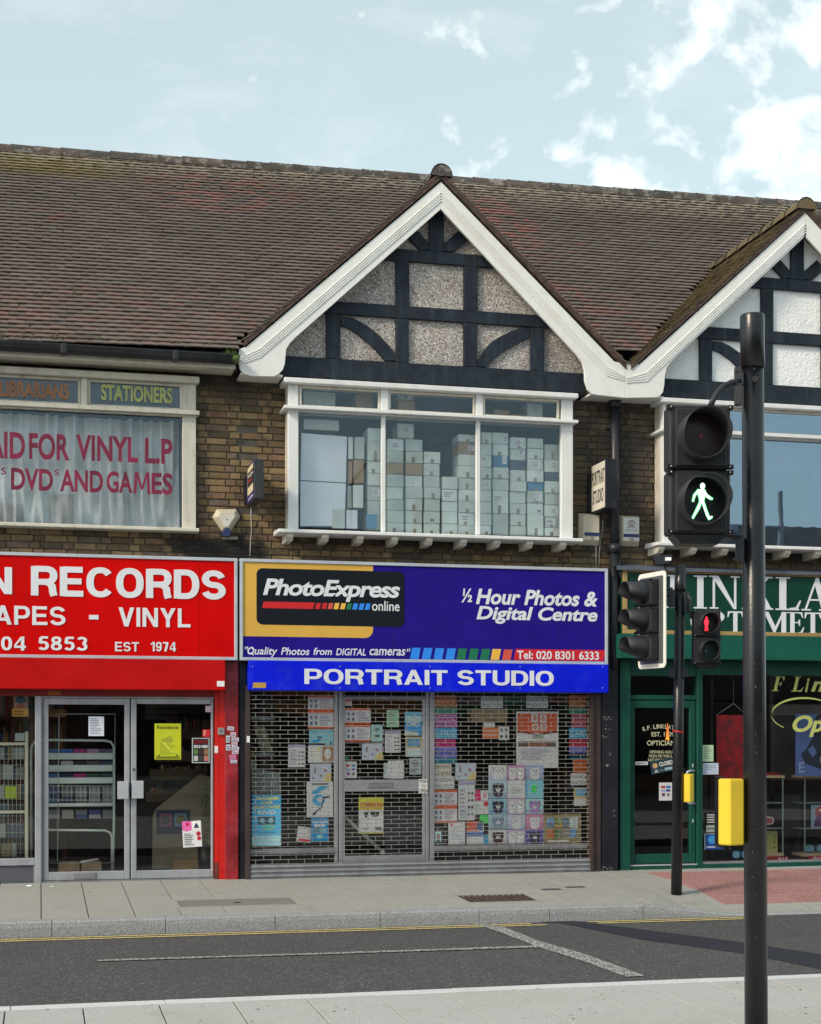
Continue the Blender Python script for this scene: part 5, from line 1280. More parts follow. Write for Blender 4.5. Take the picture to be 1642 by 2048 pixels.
# left display window
z0g, z1g = zz(1717, 35), zz(1391, 35)
q = MB(); q.box(-2.4, X(68), .0, .006, z0g, zt_); gp_ = q.build('pane', GLASSS, sfr)
q = MB(); q.box(-2.4, X(70)-.002, RY0-.02, .08, zz(1731, 35), z0g); q.build('window_rail', ALU, sfr, bev=.005)
q = MB(); q.box(-2.4, X(66), RY0, .1, -.02, zz(1731, 35)-.002); q.build('stall_riser', mat('grey_riser', (.085, .09, .11, 1), .6, var=.15, dirt=.3, bump=.1), sfr)
q = MB(); q.box(X(66)+.002, X(70)-.002, RY0-.01, .1, -.02, zz(1731, 35)-.002); q.build('riser_edge', ALUD, sfr)
# red timber post at the right of the doors, grey keyswitch
q = MB(); q.box(X(429), at(437.5, 1570, -.05)[0], -.055, .1, -.02, SZ0-.3); q.box(at(437.5, 1570, -.05)[0]+.003, at(449, 1570, -.05)[0], -.075, .1, -.02, SZ0-.3); post = q.build('post', mat('bright_red_post', (.60, .010, .006, 1), .4, var=.06, dirt=.1), label='bright red post right of the record shop doors', cat='post')
q = MB()
for py in (1396, 1510, 1632, 1740): xx, z_ = at(443, py, -.077); q.tube([(xx, -.079, z_), (xx, -.074, z_)], .007, 6)
q.build('screw_heads', NAIL, post)
q = MB(); q.box(at(429, 1570, -.055)[0], at(437, 1570, -.055)[0], -.058, -.0552, -.01, .17); q.build('kick_patch', mat('worn_brown', (.13, .035, .025, 1), .7, var=.2), post)
a = rect(436, 449, 1455.5, 1469.5, -.1); q = MB(); q.box(a[0], a[1], -.10, -.0752, a[2], a[3], 0); q.tube([((a[0]+a[1])/2, -.104, (a[2]+a[3])/2), ((a[0]+a[1])/2, -.099, (a[2]+a[3])/2)], .010, 8, 1); q.build('key_switch', [mat('switch_grey', (.30, .30, .31, 1), .5), flat((60, 60, 60))], bev=.003, label='small grey key switch on the bright red post', cat='switch')
a = rect(429, 436, 1492, 1506, -.057); q = MB(); q.box(a[0], a[1], -.0575, -.0555, a[2], a[3]); q.build('sticker', PAPER, post)

# ------------------------------------------------------------------ inside the record shop
q = MB(); q.box(-2.45, 2.0, 3.2, 3.25, -.05, 2.3); q.box(-2.5, -2.45, .1, 3.25, -.05, 2.3); q.box(2.0, 2.03, .26, 3.25, -.05, 2.3); q.box(-2.5, 2.03, .1, 3.25, 2.25, 2.3); q.box(-2.5, 2.03, .1, 3.25, -.07, -.02); q.build('room_lining', BROWNIN, B1)
def paper(px0, px1, py0, py1, Y, bg, label, layers=(), words=(), cat='poster', name='poster', ang=0, th=.0012, grp=None, bulge=0):
    """a flat printed sheet; layers are rects/ellipses in sheet units (0..1, v up); words are (text, u0, u1, v0, v1, colour, offset)"""
    x0, x1, z0, z1 = rect(px0, px1, py0, py1, Y); w_, h_ = x1-x0, z1-z0; cx_, cz_ = (x0+x1)/2, (z0+z1)/2
    cols = []; 
    def ci(c):
        m = c if not isinstance(c, tuple) else flat(c)
        if m not in cols: cols.append(m)
        return cols.index(m)
    q = MB(); q.box(-w_/2, w_/2, 0, th, -h_/2, h_/2, ci(bg))
    d = -.0004
    for ly in layers:
        k = ly[0]; c = ci(ly[-1])
        if k == 'r': u0, u1, v0, v1 = ly[1:5]; q.prism([(-w_/2+w_*u0, -h_/2+h_*v0), (-w_/2+w_*u1, -h_/2+h_*v0), (-w_/2+w_*u1, -h_/2+h_*v1), (-w_/2+w_*u0, -h_/2+h_*v1)], d, d+.0003, c)
        elif k == 'e': u, v, ru, rv = ly[1:5]; q.prism([(-w_/2+w_*(u+ru*cos(2*pi*i/14)), -h_/2+h_*(v+rv*sin(2*pi*i/14))) for i in range(14)], d, d+.0003, c)
        elif k == 'p': q.prism([(-w_/2+w_*u, -h_/2+h_*v) for u, v in ly[1]], d, d+.0003, c)
        elif k == 'l':       # rows of small print
            u0, u1, v0, v1, n = ly[1:6]
            for i in range(n):
                vv = v1-(v1-v0)*(i+.5)/n; hh = (v1-v0)/n*.22; ue = u0+(u1-u0)*rs2.uniform(.55, 1)
                q.prism([(-w_/2+w_*u0, -h_/2+h_*(vv-hh)), (-w_/2+w_*ue, -h_/2+h_*(vv-hh)), (-w_/2+w_*ue, -h_/2+h_*(vv+hh)), (-w_/2+w_*u0, -h_/2+h_*(vv+hh))], d, d+.0003, c)
        d -= .0004
    for (s_, u0, u1, v0, v1, c, off) in words:
        put_text(q, s_, -w_/2+w_*u0, -w_/2+w_*u1, -h_/2+h_*v0, -h_/2+h_*v1, d-.0004, off, 0, ci(c)); d -= .0002
    q.xform(Matrix.Translation((cx_, Y, cz_)) @ Matrix.Rotation(radians(ang), 4, 'Y'))
    return q.build(name, cols, label=label, cat=cat, group=grp, origin=(cx_, Y, z0))
PY = RY0+.018
paper(177, 208, 1433, 1472, PY, (222, 228, 240), 'white printed notice inside the left glass door', [('l', .1, .9, .08, .92, 10, (120, 125, 160))], cat='notice', name='notice')
paper(309, 362, 1447, 1519, PY, (205, 212, 40), 'yellow Raindance poster on the right glass door', [('r', 0, 1, .05, .98, (196, 204, 30)), ('l', .2, .8, .12, .5, 12, (150, 158, 40)), ('p', [(.25, .55), (.6, .66), (.75, .5), (.3, .48)], (160, 168, 50)), ('p', [(.3, .48), (.38, .48), (.72, .18), (.66, .18)], (214, 220, 90)), ('r', .04, .96, .02, .09, (120, 128, 20)), ('e', .16, .12, .035, .02, (40, 40, 20)), ('e', .84, .12, .035, .02, (40, 40, 20))],
      [('Raindance', .1, .9, .85, .94, (60, 62, 20), .005)])
paper(384, 419, 1476, 1526, PY, (190, 205, 205), 'black poster reading SOLD HERE beside the Raindance poster', [('r', .05, .95, .03, .97, (14, 14, 18)), ('r', .08, .92, .78, .92, (150, 20, 26))]+[('r', .1+.29*i, .34+.29*i, .08+.26*j, .29+.26*j, c) for (i, j, c) in ((0, 0, (190, 190, 190)), (1, 0, (50, 60, 60)), (2, 0, (190, 120, 110)), (0, 1, (90, 120, 70)), (1, 1, (60, 40, 40)), (2, 1, (150, 110, 80)))],
      [('SOLD HERE', .1, .9, .60, .72, (225, 230, 235), .04), ('RECORDS', .12, .88, .80, .90, (60, 8, 8), .03)])
paper(405, 420, 1459, 1474, PY, (205, 30, 40), 'small red sticker at the right edge of the right glass door', [('l', .1, .5, .2, .9, 4, (240, 190, 190))], cat='sticker', name='sticker')
paper(411, 422, 1412, 1424, PY, (225, 215, 225), 'small white sticker in the top right corner of the right glass door', [('l', .1, .9, .1, .9, 3, (215, 120, 160))], cat='sticker', name='sticker')
paper(365, 403, 1642, 1694, PY, (232, 232, 236), 'white wedding fair flyer with pink corner and red hearts low on the right door', [('p', [(0, 1), (.5, 1), (.5, .66), (.25, .6), (0, .66)], (235, 110, 185)), ('e', .28, .88, .09, .07, (205, 20, 60)), ('r', .52, .98, .66, .97, (245, 245, 248)), ('p', [(.6, .72), (.9, .72), (.78, .92), (.7, .88)], (60, 60, 90)), ('e', .84, .5, .12, .09, (190, 30, 50)), ('e', .86, .32, .11, .08, (195, 40, 60)), ('l', .08, .66, .06, .55, 7, (120, 120, 125))], cat='flyer', name='flyer', ang=-3)
# yellow sign in the left window with a plain blue and pink shape above it
paper(24, 57, 1417, 1433, .03, (196, 146, 44), 'yellow sign hanging in the left display window', [('l', .12, .9, .1, .8, 2, (120, 80, 10))], cat='sign', name='hanging_sign')
paper(27, 56, 1390, 1417, .032, (150, 120, 96), 'blue and pink cut-out card above the yellow sign', [('p', [(.1, .5), (.3, .95), (.7, .95), (.95, .5), (.5, .35)], (42, 78, 96)), ('p', [(.15, .02), (.3, .35), (.7, .35), (.9, .02)], (150, 84, 74))], cat='card', name='card')
paper(100, 132, 1419, 1434, .3, (150, 110, 50), 'dim yellow card at the top of the shelf inside the left door', [], cat='card', name='card')
# rack of records behind the left door
rack = thing('record_rack', 'pale green tubular rack of discs behind the left glass door', 'rack', (at(160, 1700, .35)[0], .35, .0))
K = .40
def w3(px, py, Y=K): a_, b_ = at(px, py, Y); return (a_, Y, b_)
q = MB(); q.tube([w3(62, 1720), w3(62, 1500), w3(64, 1490), w3(72, 1482), w3(90, 1480), w3(210, 1481), w3(222, 1484), w3(228, 1494), w3(228, 1640), w3(226, 1742)], .014, 8); q.build('hoop', RACK, rack)
q = MB(); q.tube([w3(90, 1660), w3(210, 1661), w3(220, 1665), w3(224, 1675), w3(224, 1742)], .013, 8); q.build('lower_hoop', RACK, rack)
for (c_, d_) in ((1506, 1519), (1530, 1543), (1555, 1567), (1606, 1613)):
    a = rect(96, 226, c_, d_, K-.02); q = MB(); q.box(a[0], a[1], K-.03, K-.015, a[2], a[3]); q.build('shelf_rail', RACK, rack, bev=.004)
cols_ = [(80, 120, 170), (60, 110, 190), (190, 60, 140), (190, 150, 180), (110, 100, 130)], [(60, 66, 50), (200, 200, 205), (50, 50, 54), (90, 95, 90), (60, 70, 100)], [(70, 110, 170), (50, 60, 90), (180, 50, 130), (40, 90, 60), (60, 80, 90)]
for r_, py in enumerate((1498, 1522, 1547)):
    for i in range(5):
        a = rect(96+26*i, 120+26*i, py, py+(8 if r_ else 8), K+.01); q = MB(); q.box(a[0], a[1], K+.01, K+.13, a[2], a[3]); q.build('disc_sleeves', flat(cols_[r_][i]), rack)
for r_, (py, h_) in enumerate(((1575, 19), (1595, 10), (1620, 9), (1629, 8))):
    for i in range(5):
        a = rect(97+27*i, 120+27*i, py, py+h_, K+.03); q = MB(); q.box(a[0], a[1], K+.03, K+.16, a[2], a[3]); q.build('disc_sleeves', flat(rs2.choice(((150, 158, 165), (120, 125, 130), (60, 75, 130), (90, 120, 150), (170, 172, 165)))), rack)
q = MB()
for py in (1572, 1584, 1600): q.tube([w3(96, py, K-.03), w3(226, py+.5, K-.03)], .003, 5)
for i in range(15): q.tube([w3(98+9*i, 1571, K-.03), w3(98+9*i, 1603, K-.03)], .002, 4)
q.build('wire_front', RACK, rack)
q = MB(); q.tube([w3(104, 1428, .1), w3(230, 1428, .1), w3(230, 1520, .1)], .005, 6); q.tube([w3(104, 1432, .1), w3(118, 1432, .1), w3(115, 1722, .1), w3(98, 1722, .1)], .005, 6); q.tube([w3(98, 1726, .1), w3(230, 1726, .1)], .005, 6); q.build('security_bar', mat('thin_bar_metal', (.42, .45, .44, 1), .4, metal=.3), label='thin bent metal bar frame standing behind the left glass door', cat='bar')
# dark red back shelves with books
bk = thing('bookcase', 'dark red bookcase of records at the back of the record shop window', 'bookcase', (at(120, 1600, 1.2)[0], 1.2, 0))
q = MB(); x0, x1 = -1.2, at(132, 1500, 1.0)[0]
for zq in (.0, .42, .84, 1.26, 1.68, 2.1): q.box(x0, x1, 1.0, 1.3, zq, zq+.03)
for xq in (x0, x0+.9, x1-.03): q.box(xq, xq+.03, 1.0, 1.3, .03, 2.2)
q.build('carcass', mat('dark_red_shelf', (.10, .014, .012, 1), .5), bk)
q = MB(); MULT = [flat(c) for c in ((120, 40, 34), (60, 70, 80), (140, 130, 110), (70, 90, 70), (150, 100, 50), (40, 40, 50), (110, 110, 120), (60, 90, 110))]
for zq in (.45, .87, 1.29, 1.71):
    x_ = x0+.05
    while x_ < x1-.05:
        w_ = rs2.uniform(.008, .03); q.box(x_, x_+w_, 1.02, 1.25, zq, zq+rs2.uniform(.22, .36), rs2.randrange(8)); x_ += w_+.002
q.build('record_spines', MULT, bk, kind='stuff')
# cream wire rack left of the doors
r2 = thing('record_rack', 'cream wire rack with stacked discs in the left display window', 'rack', (at(20, 1700, .2)[0], .2, 0))
Yr = .22
q = MB(); a = rect(50, 56.5, 1463, 1718, Yr); q.box(a[0], a[1], Yr, Yr+.03, a[2], a[3]); q.build('post', RACKC, r2, bev=.004)
for py in (1485, 1622): a = rect(-160, 50, py, py+5.5, Yr); q = MB(); q.box(a[0], a[1], Yr, Yr+.02, a[2], a[3]); q.build('shelf_rail', RACKC, r2)
q = MB()
for py in (1508, 1518, 1530, 1548, 1558, 1570, 1586, 1598, 1610, 1632, 1648, 1665, 1688, 1705): q.tube([w3(-160, py, Yr), w3(50, py, Yr)], .0022, 4)
for i in range(26): q.tube([w3(-158+8.3*i, 1490, Yr), w3(-158+8.3*i, 1716, Yr)], .0017, 4)
q.build('wire_front', RACKC, r2)
for r_, (p0, p1) in enumerate(((1492, 1518), (1530, 1558), (1567, 1597), (1605, 1634), (1645, 1675), (1683, 1713))):
    px = -150
    while px < 46:
        w_ = rs2.choice((5, 7, 9, 22)); c_ = rs2.choice(((40, 60, 70), (150, 165, 165), (30, 36, 44), (110, 120, 120), (70, 90, 110), (130, 120, 90)))
        if r_ == 2 and 4 < px < 26: w_, c_ = 23, (168, 196, 50)
        a = rect(px, min(px+w_, 48), p0+rs2.uniform(0, 6), p1, Yr+.05); q = MB(); q.box(a[0], a[1]-.003, Yr+.04, Yr+.16, a[2], a[3]); q.build('disc_sleeves', flat(c_), r2); px += w_+1
paper(30, 49, 1466, 1482, Yr-.01, (172, 190, 180), 'small pale card clipped on top of the cream rack', cat='card', name='card')
# cardboard boxes on the floor behind the left door
for (a_, b_, lb) in ((117, 159, 'left open cardboard box on the floor behind the left door'), (163, 203, 'right open cardboard box on the floor, with paper in it')):
    x0, z1 = at(a_, 1726, .28); x1, z0 = at(b_, 1745, .28); t = thing('cardboard_box', lb, 'cardboard box', ((x0+x1)/2, .4, z0))
    q = MB(); z0 = -.015; q.box(x0, x1, .28, .285, z0, z1); q.box(x0, x1, .5, .505, z0, z1); q.box(x0, x0+.004, .285, .5, z0, z1); q.box(x1-.004, x1, .285, .5, z0, z1); q.box(x0, x1, .285, .5, z0, z0+.004); q.build('carton', CARDB, t)
    if a_ > 160: q = MB(); q.prism([(x0-.01, z1+.0), (x1-.03, z1+.03), (x1-.03, z1+.035), (x0-.01, z1+.008)], .3, .45); q.build('paper_sheet', PAPER, t)
# counter panel behind the right door with posters and plant
q = MB(); q.prism(P2([(306, 1630), (312, 1618), (400, 1548), (424, 1556), (424, 1738), (304, 1738)], .8), .8, .84); q.build('counter', mat('beige_counter', (.34, .29, .20, 1), .7, var=.1), label='beige counter end with sloping top behind the right glass door', cat='counter')
paper(313, 380, 1620, 1667, .78, (22, 46, 78), 'dark blue poster with two pictures on the beige counter', [('r', .1, .45, .3, .85, (150, 90, 120)), ('e', .27, .58, .13, .2, (70, 80, 80)), ('r', .54, .9, .3, .85, (110, 150, 180)), ('e', .72, .58, .14, .2, (120, 110, 60)), ('l', .1, .9, .06, .22, 2, (70, 90, 120))])
q = MB(); a = rect(347, 411, 1719, 1739, .6); q.box(a[0], a[1], .6, .78, a[2], a[3]); q.build('cardboard_box', CARDB, label='brown cardboard box in front of the beige counter', cat='cardboard box')
# sloping browser bins of records behind the right door
for k_, (p0, p1, q0, q1, lb) in enumerate(((335, 420, 1432, 1475, 'top'), (312, 420, 1492, 1520, 'second'), (300, 415, 1530, 1556, 'third'), (292, 372, 1572, 1600, 'lowest'))):
    t = thing('record_bin', f'dim wooden browser bin full of records behind the right door, {lb} one', 'record bin', (at((p0+p1)/2, q1, .9+.1*k_)[0], .95, at((p0+p1)/2, q1, .9)[1]), 'record bins behind the right door')
    Yk = .9+.12*(3-k_); a = rect(p0, p1, q0, q1, Yk); q = MB(); q.box(a[0], a[1], Yk, Yk+.02, a[2]-.02, a[2]+.09); q.box(a[0], a[1], Yk+.02, Yk+.3, a[2]-.02, a[2]); q.build('trough', mat('bin_wood', (.12, .07, .035, 1), .6), t)
    q = MB(); x_ = a[0]+.01
    while x_ < a[1]-.01: w_ = rs2.uniform(.006, .02); q.box(x_, x_+w_, Yk+.03, Yk+.25, a[2]+.0, a[2]+rs2.uniform(.6, 1)*(a[3]-a[2]), rs2.randrange(8)); x_ += w_+.001
    q.build('record_spines', [flat(c) for c in ((150, 130, 100), (110, 60, 40), (70, 70, 70), (160, 150, 130), (60, 50, 46), (120, 90, 60), (90, 90, 100), (170, 90, 50))], t, kind='stuff')
q = MB(); a = rect(290, 430, 1396, 1440, 1.7); 
for i in range(6): q.box(a[0], a[1], 1.7, 1.72, a[2]+i*.07, a[2]+i*.07+.055)
q.build('slatwall_panel', mat('slatwall', (.16, .14, .11, 1), .6), label='slatted wall panel high at the back of the record shop', cat='panel')
pl = thing('potted_plant', 'leafy green plant at the right edge of the record shop door', 'plant', (at(415, 1690, .3)[0], .3, .4))
q = MB(); rp_ = random.Random(8)
for i in range(260):
    px, py = 413+rp_.gauss(0, 5), rp_.uniform(1578, 1690); X_, Z_ = at(min(px, 424), py, .3); Yq = .3+rp_.uniform(-.05, .12); s_ = rp_.uniform(.012, .028); a_ = rp_.uniform(0, 6.28); b_ = rp_.uniform(-1, 1)
    u_ = Vector((cos(a_), sin(a_)*.5, b_)).normalized()*s_; v_ = Vector((-sin(a_), cos(a_), rp_.uniform(-.5, .5))).normalized()*s_*.35; c0 = Vector((X_, Yq, Z_))
    q.add([c0-u_, c0-v_, c0+u_, c0+v_], [(0, 1, 2, 3)])
q.build('foliage', mat('houseplant_green', (.06, .16, .03, 1), .6, var=.4, scale=20), pl, kind='stuff')
q = MB(); X_, Z_ = at(415, 1690, .33); q.tube([(X_, .33, -.02), (X_, .33, Z_)], [.09, .11], 12); q.build('pot', BLACK, pl)

# ================================================================== photo shop: grille, frame, posters
GYf = -.11
xg0, xg1 = at(501, 1550, GYf)[0], at(1181, 1550, GYf)[0]
q = MB(); q.box(at(491.5, 1550, -.13)[0], at(500.5, 1550, -.13)[0], -.13, .0, -.02, zb+.05); q.build('shutter_guide', BROWN, bev=.004, label='brown steel guide channel left of the roller grille', cat='guide channel')
q = MB(); q.box(at(1181, 1550, -.13)[0], at(1189, 1550, -.13)[0], -.13, .0, -.02, zb+.05); q.box(at(1190, 1550, -.13)[0], at(1203, 1550, -.13)[0], -.11, .0, -.02, zb+.05); q.build('shutter_guide', BROWN, bev=.004, label='brown steel guide channel right of the roller grille', cat='guide channel')
gr_ = thing('roller_grille', 'closed steel brick-pattern roller grille over the photo shop window', 'roller grille', ((xg0+xg1)/2, GYf, 0))
zr0 = at(850, 1722, GYf)[1]; zr1 = zb+.03; pitch = .0456; n_r = int((zr1-zr0)/pitch)+1
q = MB()
for i in range(n_r+1):
    z = zr0+i*pitch; q.box(xg0, xg1, GYf-.004, GYf+.004, z-.0024, z+.0024)
q.build('rods', STEEL, gr_, kind='stuff')
q = MB(); lp = .172
for i in range(n_r):
    z = zr0+i*pitch; x_ = xg0+.055+(lp/2 if i % 2 else 0)
    while x_ < xg1:
        xx = x_+rs2.uniform(-.003, .003); q.box(xx-.0028, xx+.0028, GYf-.007, GYf-.0042, z-.005, z+pitch+.005); x_ += lp
q.build('links', STEEL, gr_, kind='stuff')
zq = at(850, 1750, GYf)[1]
hs = (zr0-.004-zq-.0)/3
for i in range(3):
    q = MB(); z_a, z_b = zq+i*hs, zq+(i+1)*hs-.003
    k = 6; pr = [(GYf+.012, z_a), (GYf-.002, z_a)]+[(GYf-.002-.014*sin(pi*j/k), z_a+.01+(z_b-z_a-.02)*j/k) for j in range(k+1)]+[(GYf-.002, z_b), (GYf+.012, z_b)]
    n_ = len(pr); q.add([(xg0, y, z) for y, z in pr]+[(xg1, y, z) for y, z in pr], [(j, (j+1)%n_, (j+1)%n_+n_, j+n_) for j in range(n_)], 0, False); q.build('solid_slat', ALUD, gr_)
q = MB(); q.box(xg0, xg1, GYf-.01, GYf+.02, zq-.035, zq-.003); q.build('bottom_rail', ALUD, gr_, bev=.005)
# shopfront frame behind
FYp = -.01
ps = thing('shopfront', 'grey framed photo shop window and door behind the grille', 'shopfront', ((xg0+xg1)/2, 0, 0))
Xp = lambda px: at(px, 1550, FYp)[0]; Zp = lambda py, px=850: at(px, py, FYp)[1]
for (a_, b_) in ((669, 676), (678, 686), (852, 858), (860, 869)):
    q = MB(); q.box(Xp(a_), Xp(b_), FYp, FYp+.06, .0, zb+.1); q.build('mullion', ALU, ps, bev=.004)
for (a_, b_) in ((496, 669), (869, 1190)):
    q = MB(); q.box(Xp(a_), Xp(b_), FYp-.02, FYp+.08, Zp(1703), Zp(1692)); q.build('sill', ALUD, ps, bev=.004)
    q = MB(); q.box(Xp(a_), Xp(b_), FYp+.02, FYp+.06, -.02, Zp(1704)); q.build('stall_riser', DARKIN, ps)
    q = MB(); q.box(Xp(a_), Xp(b_), FYp+.022, FYp+.028, Zp(1692), zb+.1); q.build('pane', GLASSS, ps)
q = MB(); x0, x1 = Xp(686.5), Xp(851.5)
for (a_, b_, c_, d_) in ((x0, Xp(690), Zp(1722), Zp(1394)), (Xp(846), x1, Zp(1722), Zp(1394)), (Xp(690), Xp(846), Zp(1722), Zp(1709)), (Xp(690), Xp(846), Zp(1582), Zp(1559)), (Xp(690), Xp(846), Zp(1399), Zp(1394))): q.box(a_, b_, FYp+.004, FYp+.05, c_, d_)
dr = q.build('door', ALU, ps, bev=.004)
q = MB(); q.box(Xp(737), Xp(785), FYp-.004, FYp+.003, Zp(1575), Zp(1564)); q.build('letter_plate', ALUD, dr, bev=.003)
q = MB(); q.box(Xp(690), Xp(846), FYp+.022, FYp+.028, Zp(1709), Zp(1582)); q.build('pane', GLASSS, dr)
q = MB(); q.box(Xp(690), Xp(846), FYp+.022, FYp+.028, Zp(1559), Zp(1399)); q.build('pane', GLASSS, dr)
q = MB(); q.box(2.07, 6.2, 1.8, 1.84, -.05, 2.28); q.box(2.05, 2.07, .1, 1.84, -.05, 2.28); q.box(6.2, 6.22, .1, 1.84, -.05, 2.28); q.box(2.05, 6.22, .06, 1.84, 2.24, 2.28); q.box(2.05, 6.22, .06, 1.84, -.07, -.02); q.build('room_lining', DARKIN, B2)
a = rect(770, 846, 1610, 1672, .5); q = MB(); q.box(a[0], a[1], .5, .55, -.02, a[3]); q.build('cabinet', mat('dim_blue_grey', (.05, .065, .09, 1), .6), label='dim blue-grey cabinet low behind the photo shop door', cat='cabinet', bev=.01)
def c4(x0, x1, y0, y1): return 470+x0/4.105, 470+x1/4.105, 1370+y0/4.105, 1370+y1/4.105
def c5(x0, x1, y0, y1): return 840+x0/4.105, 840+x1/4.105, 1370+y0/4.105, 1370+y1/4.105
OR, LIL, TEALc, WH = (188, 84, 44), (172, 178, 205), (120, 172, 182), (205, 210, 216)
idc = [('r', 0, 1, .86, 1, OR), ('r', 0, 1, 0, .1, OR), ('r', .04, .38, .12, .84, LIL)]+[('e', .13+.18*i, .3+.34*j, .05, .1, (84, 76, 88)) for i in (0, 1) for j in (0, 1)]+[('l', .46, .94, .16, .8, 5, (150, 140, 160))]
lil = [('r', .2, .28, .45, .8, (120, 92, 100)), ('e', .72, .6, .07, .1, (150, 110, 120)), ('e', .5, .3, .06, .08, (130, 100, 120)), ('e', .16, .2, .06, .07, (130, 120, 150)), ('p', [(.6, 0), (1, 0), (1, .5), (.75, .35)], (205, 180, 110)), ('e', .85, .2, .09, .12, (190, 160, 120))]
prc = [('r', .03, .97, .88, .98, (150, 140, 175)), ('l', .08, .5, .1, .8, 7, (140, 140, 155))]+[('e', u, v, .07, .035, (70, 56, 70)) for u in (.64, .84) for v in (.15, .33, .5, .68)]
PG = 'posters in the photo shop window'
def lit(c): return tuple(min(245, v*1.24+10) for v in c) if isinstance(c, tuple) else c
def pp(c, bg, label, layers=(), words=(), Y=.022, **k):
    return paper(*c, Y, lit(bg), label, [l_[:-1]+(lit(l_[-1]),) for l_ in layers], [w_[:5]+(lit(w_[5]),)+w_[6:] for w_ in words], **k)
pp(c4(600, 808, 85, 212), WH, 'orange edged passport photo card, top of the left window\'s right column', idc)
pp(c4(600, 808, 214, 358), WH, 'orange edged passport photo card, second down the left window\'s right column', idc)
pp(c4(608, 808, 362, 492), TEALc, 'teal poster with blue bird shape in the left window', [('r', 0, 1, .8, 1, (110, 160, 170)), ('p', [(.05, .25), (.3, .35), (.55, .6), (.5, .25), (.25, .12)], (50, 140, 185)), ('e', .42, .45, .1, .1, (80, 90, 120)), ('r', .02, .65, .01, .1, (30, 40, 50)), ('e', .9, .12, .06, .1, (40, 80, 110))])
pp(c4(600, 808, 495, 637), (212, 212, 214), 'white poster showing an oval gold picture frame', [('r', .12, .5, .1, .86, (196, 200, 180)), ('r', .38, .5, .7, .85, (210, 205, 90)), ('r', .56, .98, .08, .94, (140, 104, 62)), ('e', .77, .5, .14, .32, (190, 198, 216))])
pp(c4(615, 790, 645, 790), LIL, 'lilac voucher sheet in the left window', lil)
pp(c4(588, 805, 795, 1085), (210, 220, 222), 'white poster with big blue swirl and black script', [('p', [(.2, .72), (.5, .88), (.85, .87), (.7, .8), (.4, .66), (.2, .66)], (60, 150, 200)), ('e', .45, .48, .24, .16, (66, 150, 200)), ('e', .52, .5, .12, .08, (206, 216, 220)), ('p', [(.2, .08), (.3, .05), (.55, .3), (.62, .58), (.9, .6), (.88, .56), (.66, .52), (.58, .26)], (40, 60, 80)), ('l', .2, .95, .9, .98, 1, (60, 60, 70))])
pp(c4(510, 627, 1165, 1290), (200, 196, 198), 'white and red card leaning at the foot of the left window', [('p', [(.1, .05), (.95, .05), (.95, .2), (.2, .2)], (190, 40, 50))], cat='card', name='card', ang=8, Y=.05)
pp(c4(625, 768, 1088, 1285), (28, 128, 176), 'blue poster about transferring slides, low in the left window', [('e', .35, .5, .25, .14, (90, 130, 140)), ('e', .7, .45, .2, .12, (120, 160, 170)), ('e', .5, .2, .2, .08, (120, 190, 220))], [('TRANSFER', .06, .94, .88, .96, (180, 215, 220), .01), ('YOUR SLIDES', .06, .94, .77, .85, (180, 215, 220), .01), ('DVD', .2, .8, .62, .74, (200, 225, 230), .03)], Y=.014)
pp(c4(437, 578, 490, 675), (206, 202, 216), 'lilac price list hanging alone in the left window', prc)
pp(c4(140, 378, 905, 1320), (64, 150, 192), 'tall blue poster reading TRANSFER YOUR VIDEOTAPES DVD', [('r', 0, 1, 0, .2, (140, 180, 205)), ('r', 0, 1, .75, 1, (24, 120, 170)), ('r', .2, .8, .42, .58, (46, 74, 84)), ('e', .35, .5, .09, .055, (110, 160, 170)), ('e', .65, .5, .09, .055, (110, 160, 170)), ('e', .55, .36, .25, .07, (80, 160, 150))], [('TRANSFER', .1, .93, .90, .97, (190, 195, 80), .02), ('YOUR', .3, .72, .82, .88, (190, 195, 80), .02), ('VIDEOTAPES', .03, .97, .735, .795, (190, 195, 80), .02), ('DVD', .2, .82, .62, .70, (170, 210, 225), .05), ('ASK FOR DETAILS', .25, .8, .24, .27, (60, 90, 120), 0)], Y=-.005)
# bundles of moulding strips and glass shelves on the left
for (x_, y_, lb) in ((130, 262, 'upper glass shelf at the left of the photo shop window'), (130, 552, 'lower glass shelf under the gold moulding strips')):
    a = rect(*c4(x_, x_+195, y_, y_+22), .08); q = MB(); q.box(a[0], a[1], .08, .5, a[2], a[3]-.01); q.build('shelf', mat('shelf_glass_edge', (.33, .42, .44, 1), .2), label=lb, cat='shelf', bev=.004)
for (n_, u0, du, v0, v1, sl, m_, lb) in ((9, 150, 11, 330, 545, 62, mat('gold_moulding_strip', (.22, .20, .12, 1), .5, rnd=.3), 'bundle of gold-brown picture mouldings leaning on the lower shelf'), (10, 132, 24, 690, 895, 12, mat('grey_moulding_strip', (.34, .39, .37, 1), .5, rnd=.15), 'row of pale grey picture mouldings standing on the sill')):
    t = thing('moulding_strips', lb, 'picture moulding', (at(*[c4(u0+du*n_/2, 0, v1, 0)[i] for i in (0, 2)], .12)[0], .14, at(*[c4(u0, 0, v1, 0)[i] for i in (0, 2)], .12)[1]))
    for i in range(n_):
        ua = u0+i*du; vt = v0-(70 if (n_ == 10 and i < 2) else 0)+(i*3)
        A = [c4(ua, 0, vt, 0), c4(ua+du*.85, 0, vt, 0), c4(ua+du*.85+sl, 0, v1, 0), c4(ua+sl, 0, v1, 0)]
        q = MB(); q.prism([at(k_[0], k_[2], .12+.004*i) for k_ in A], .12+.004*i, .15+.004*i); q.build('moulding', m_, t)
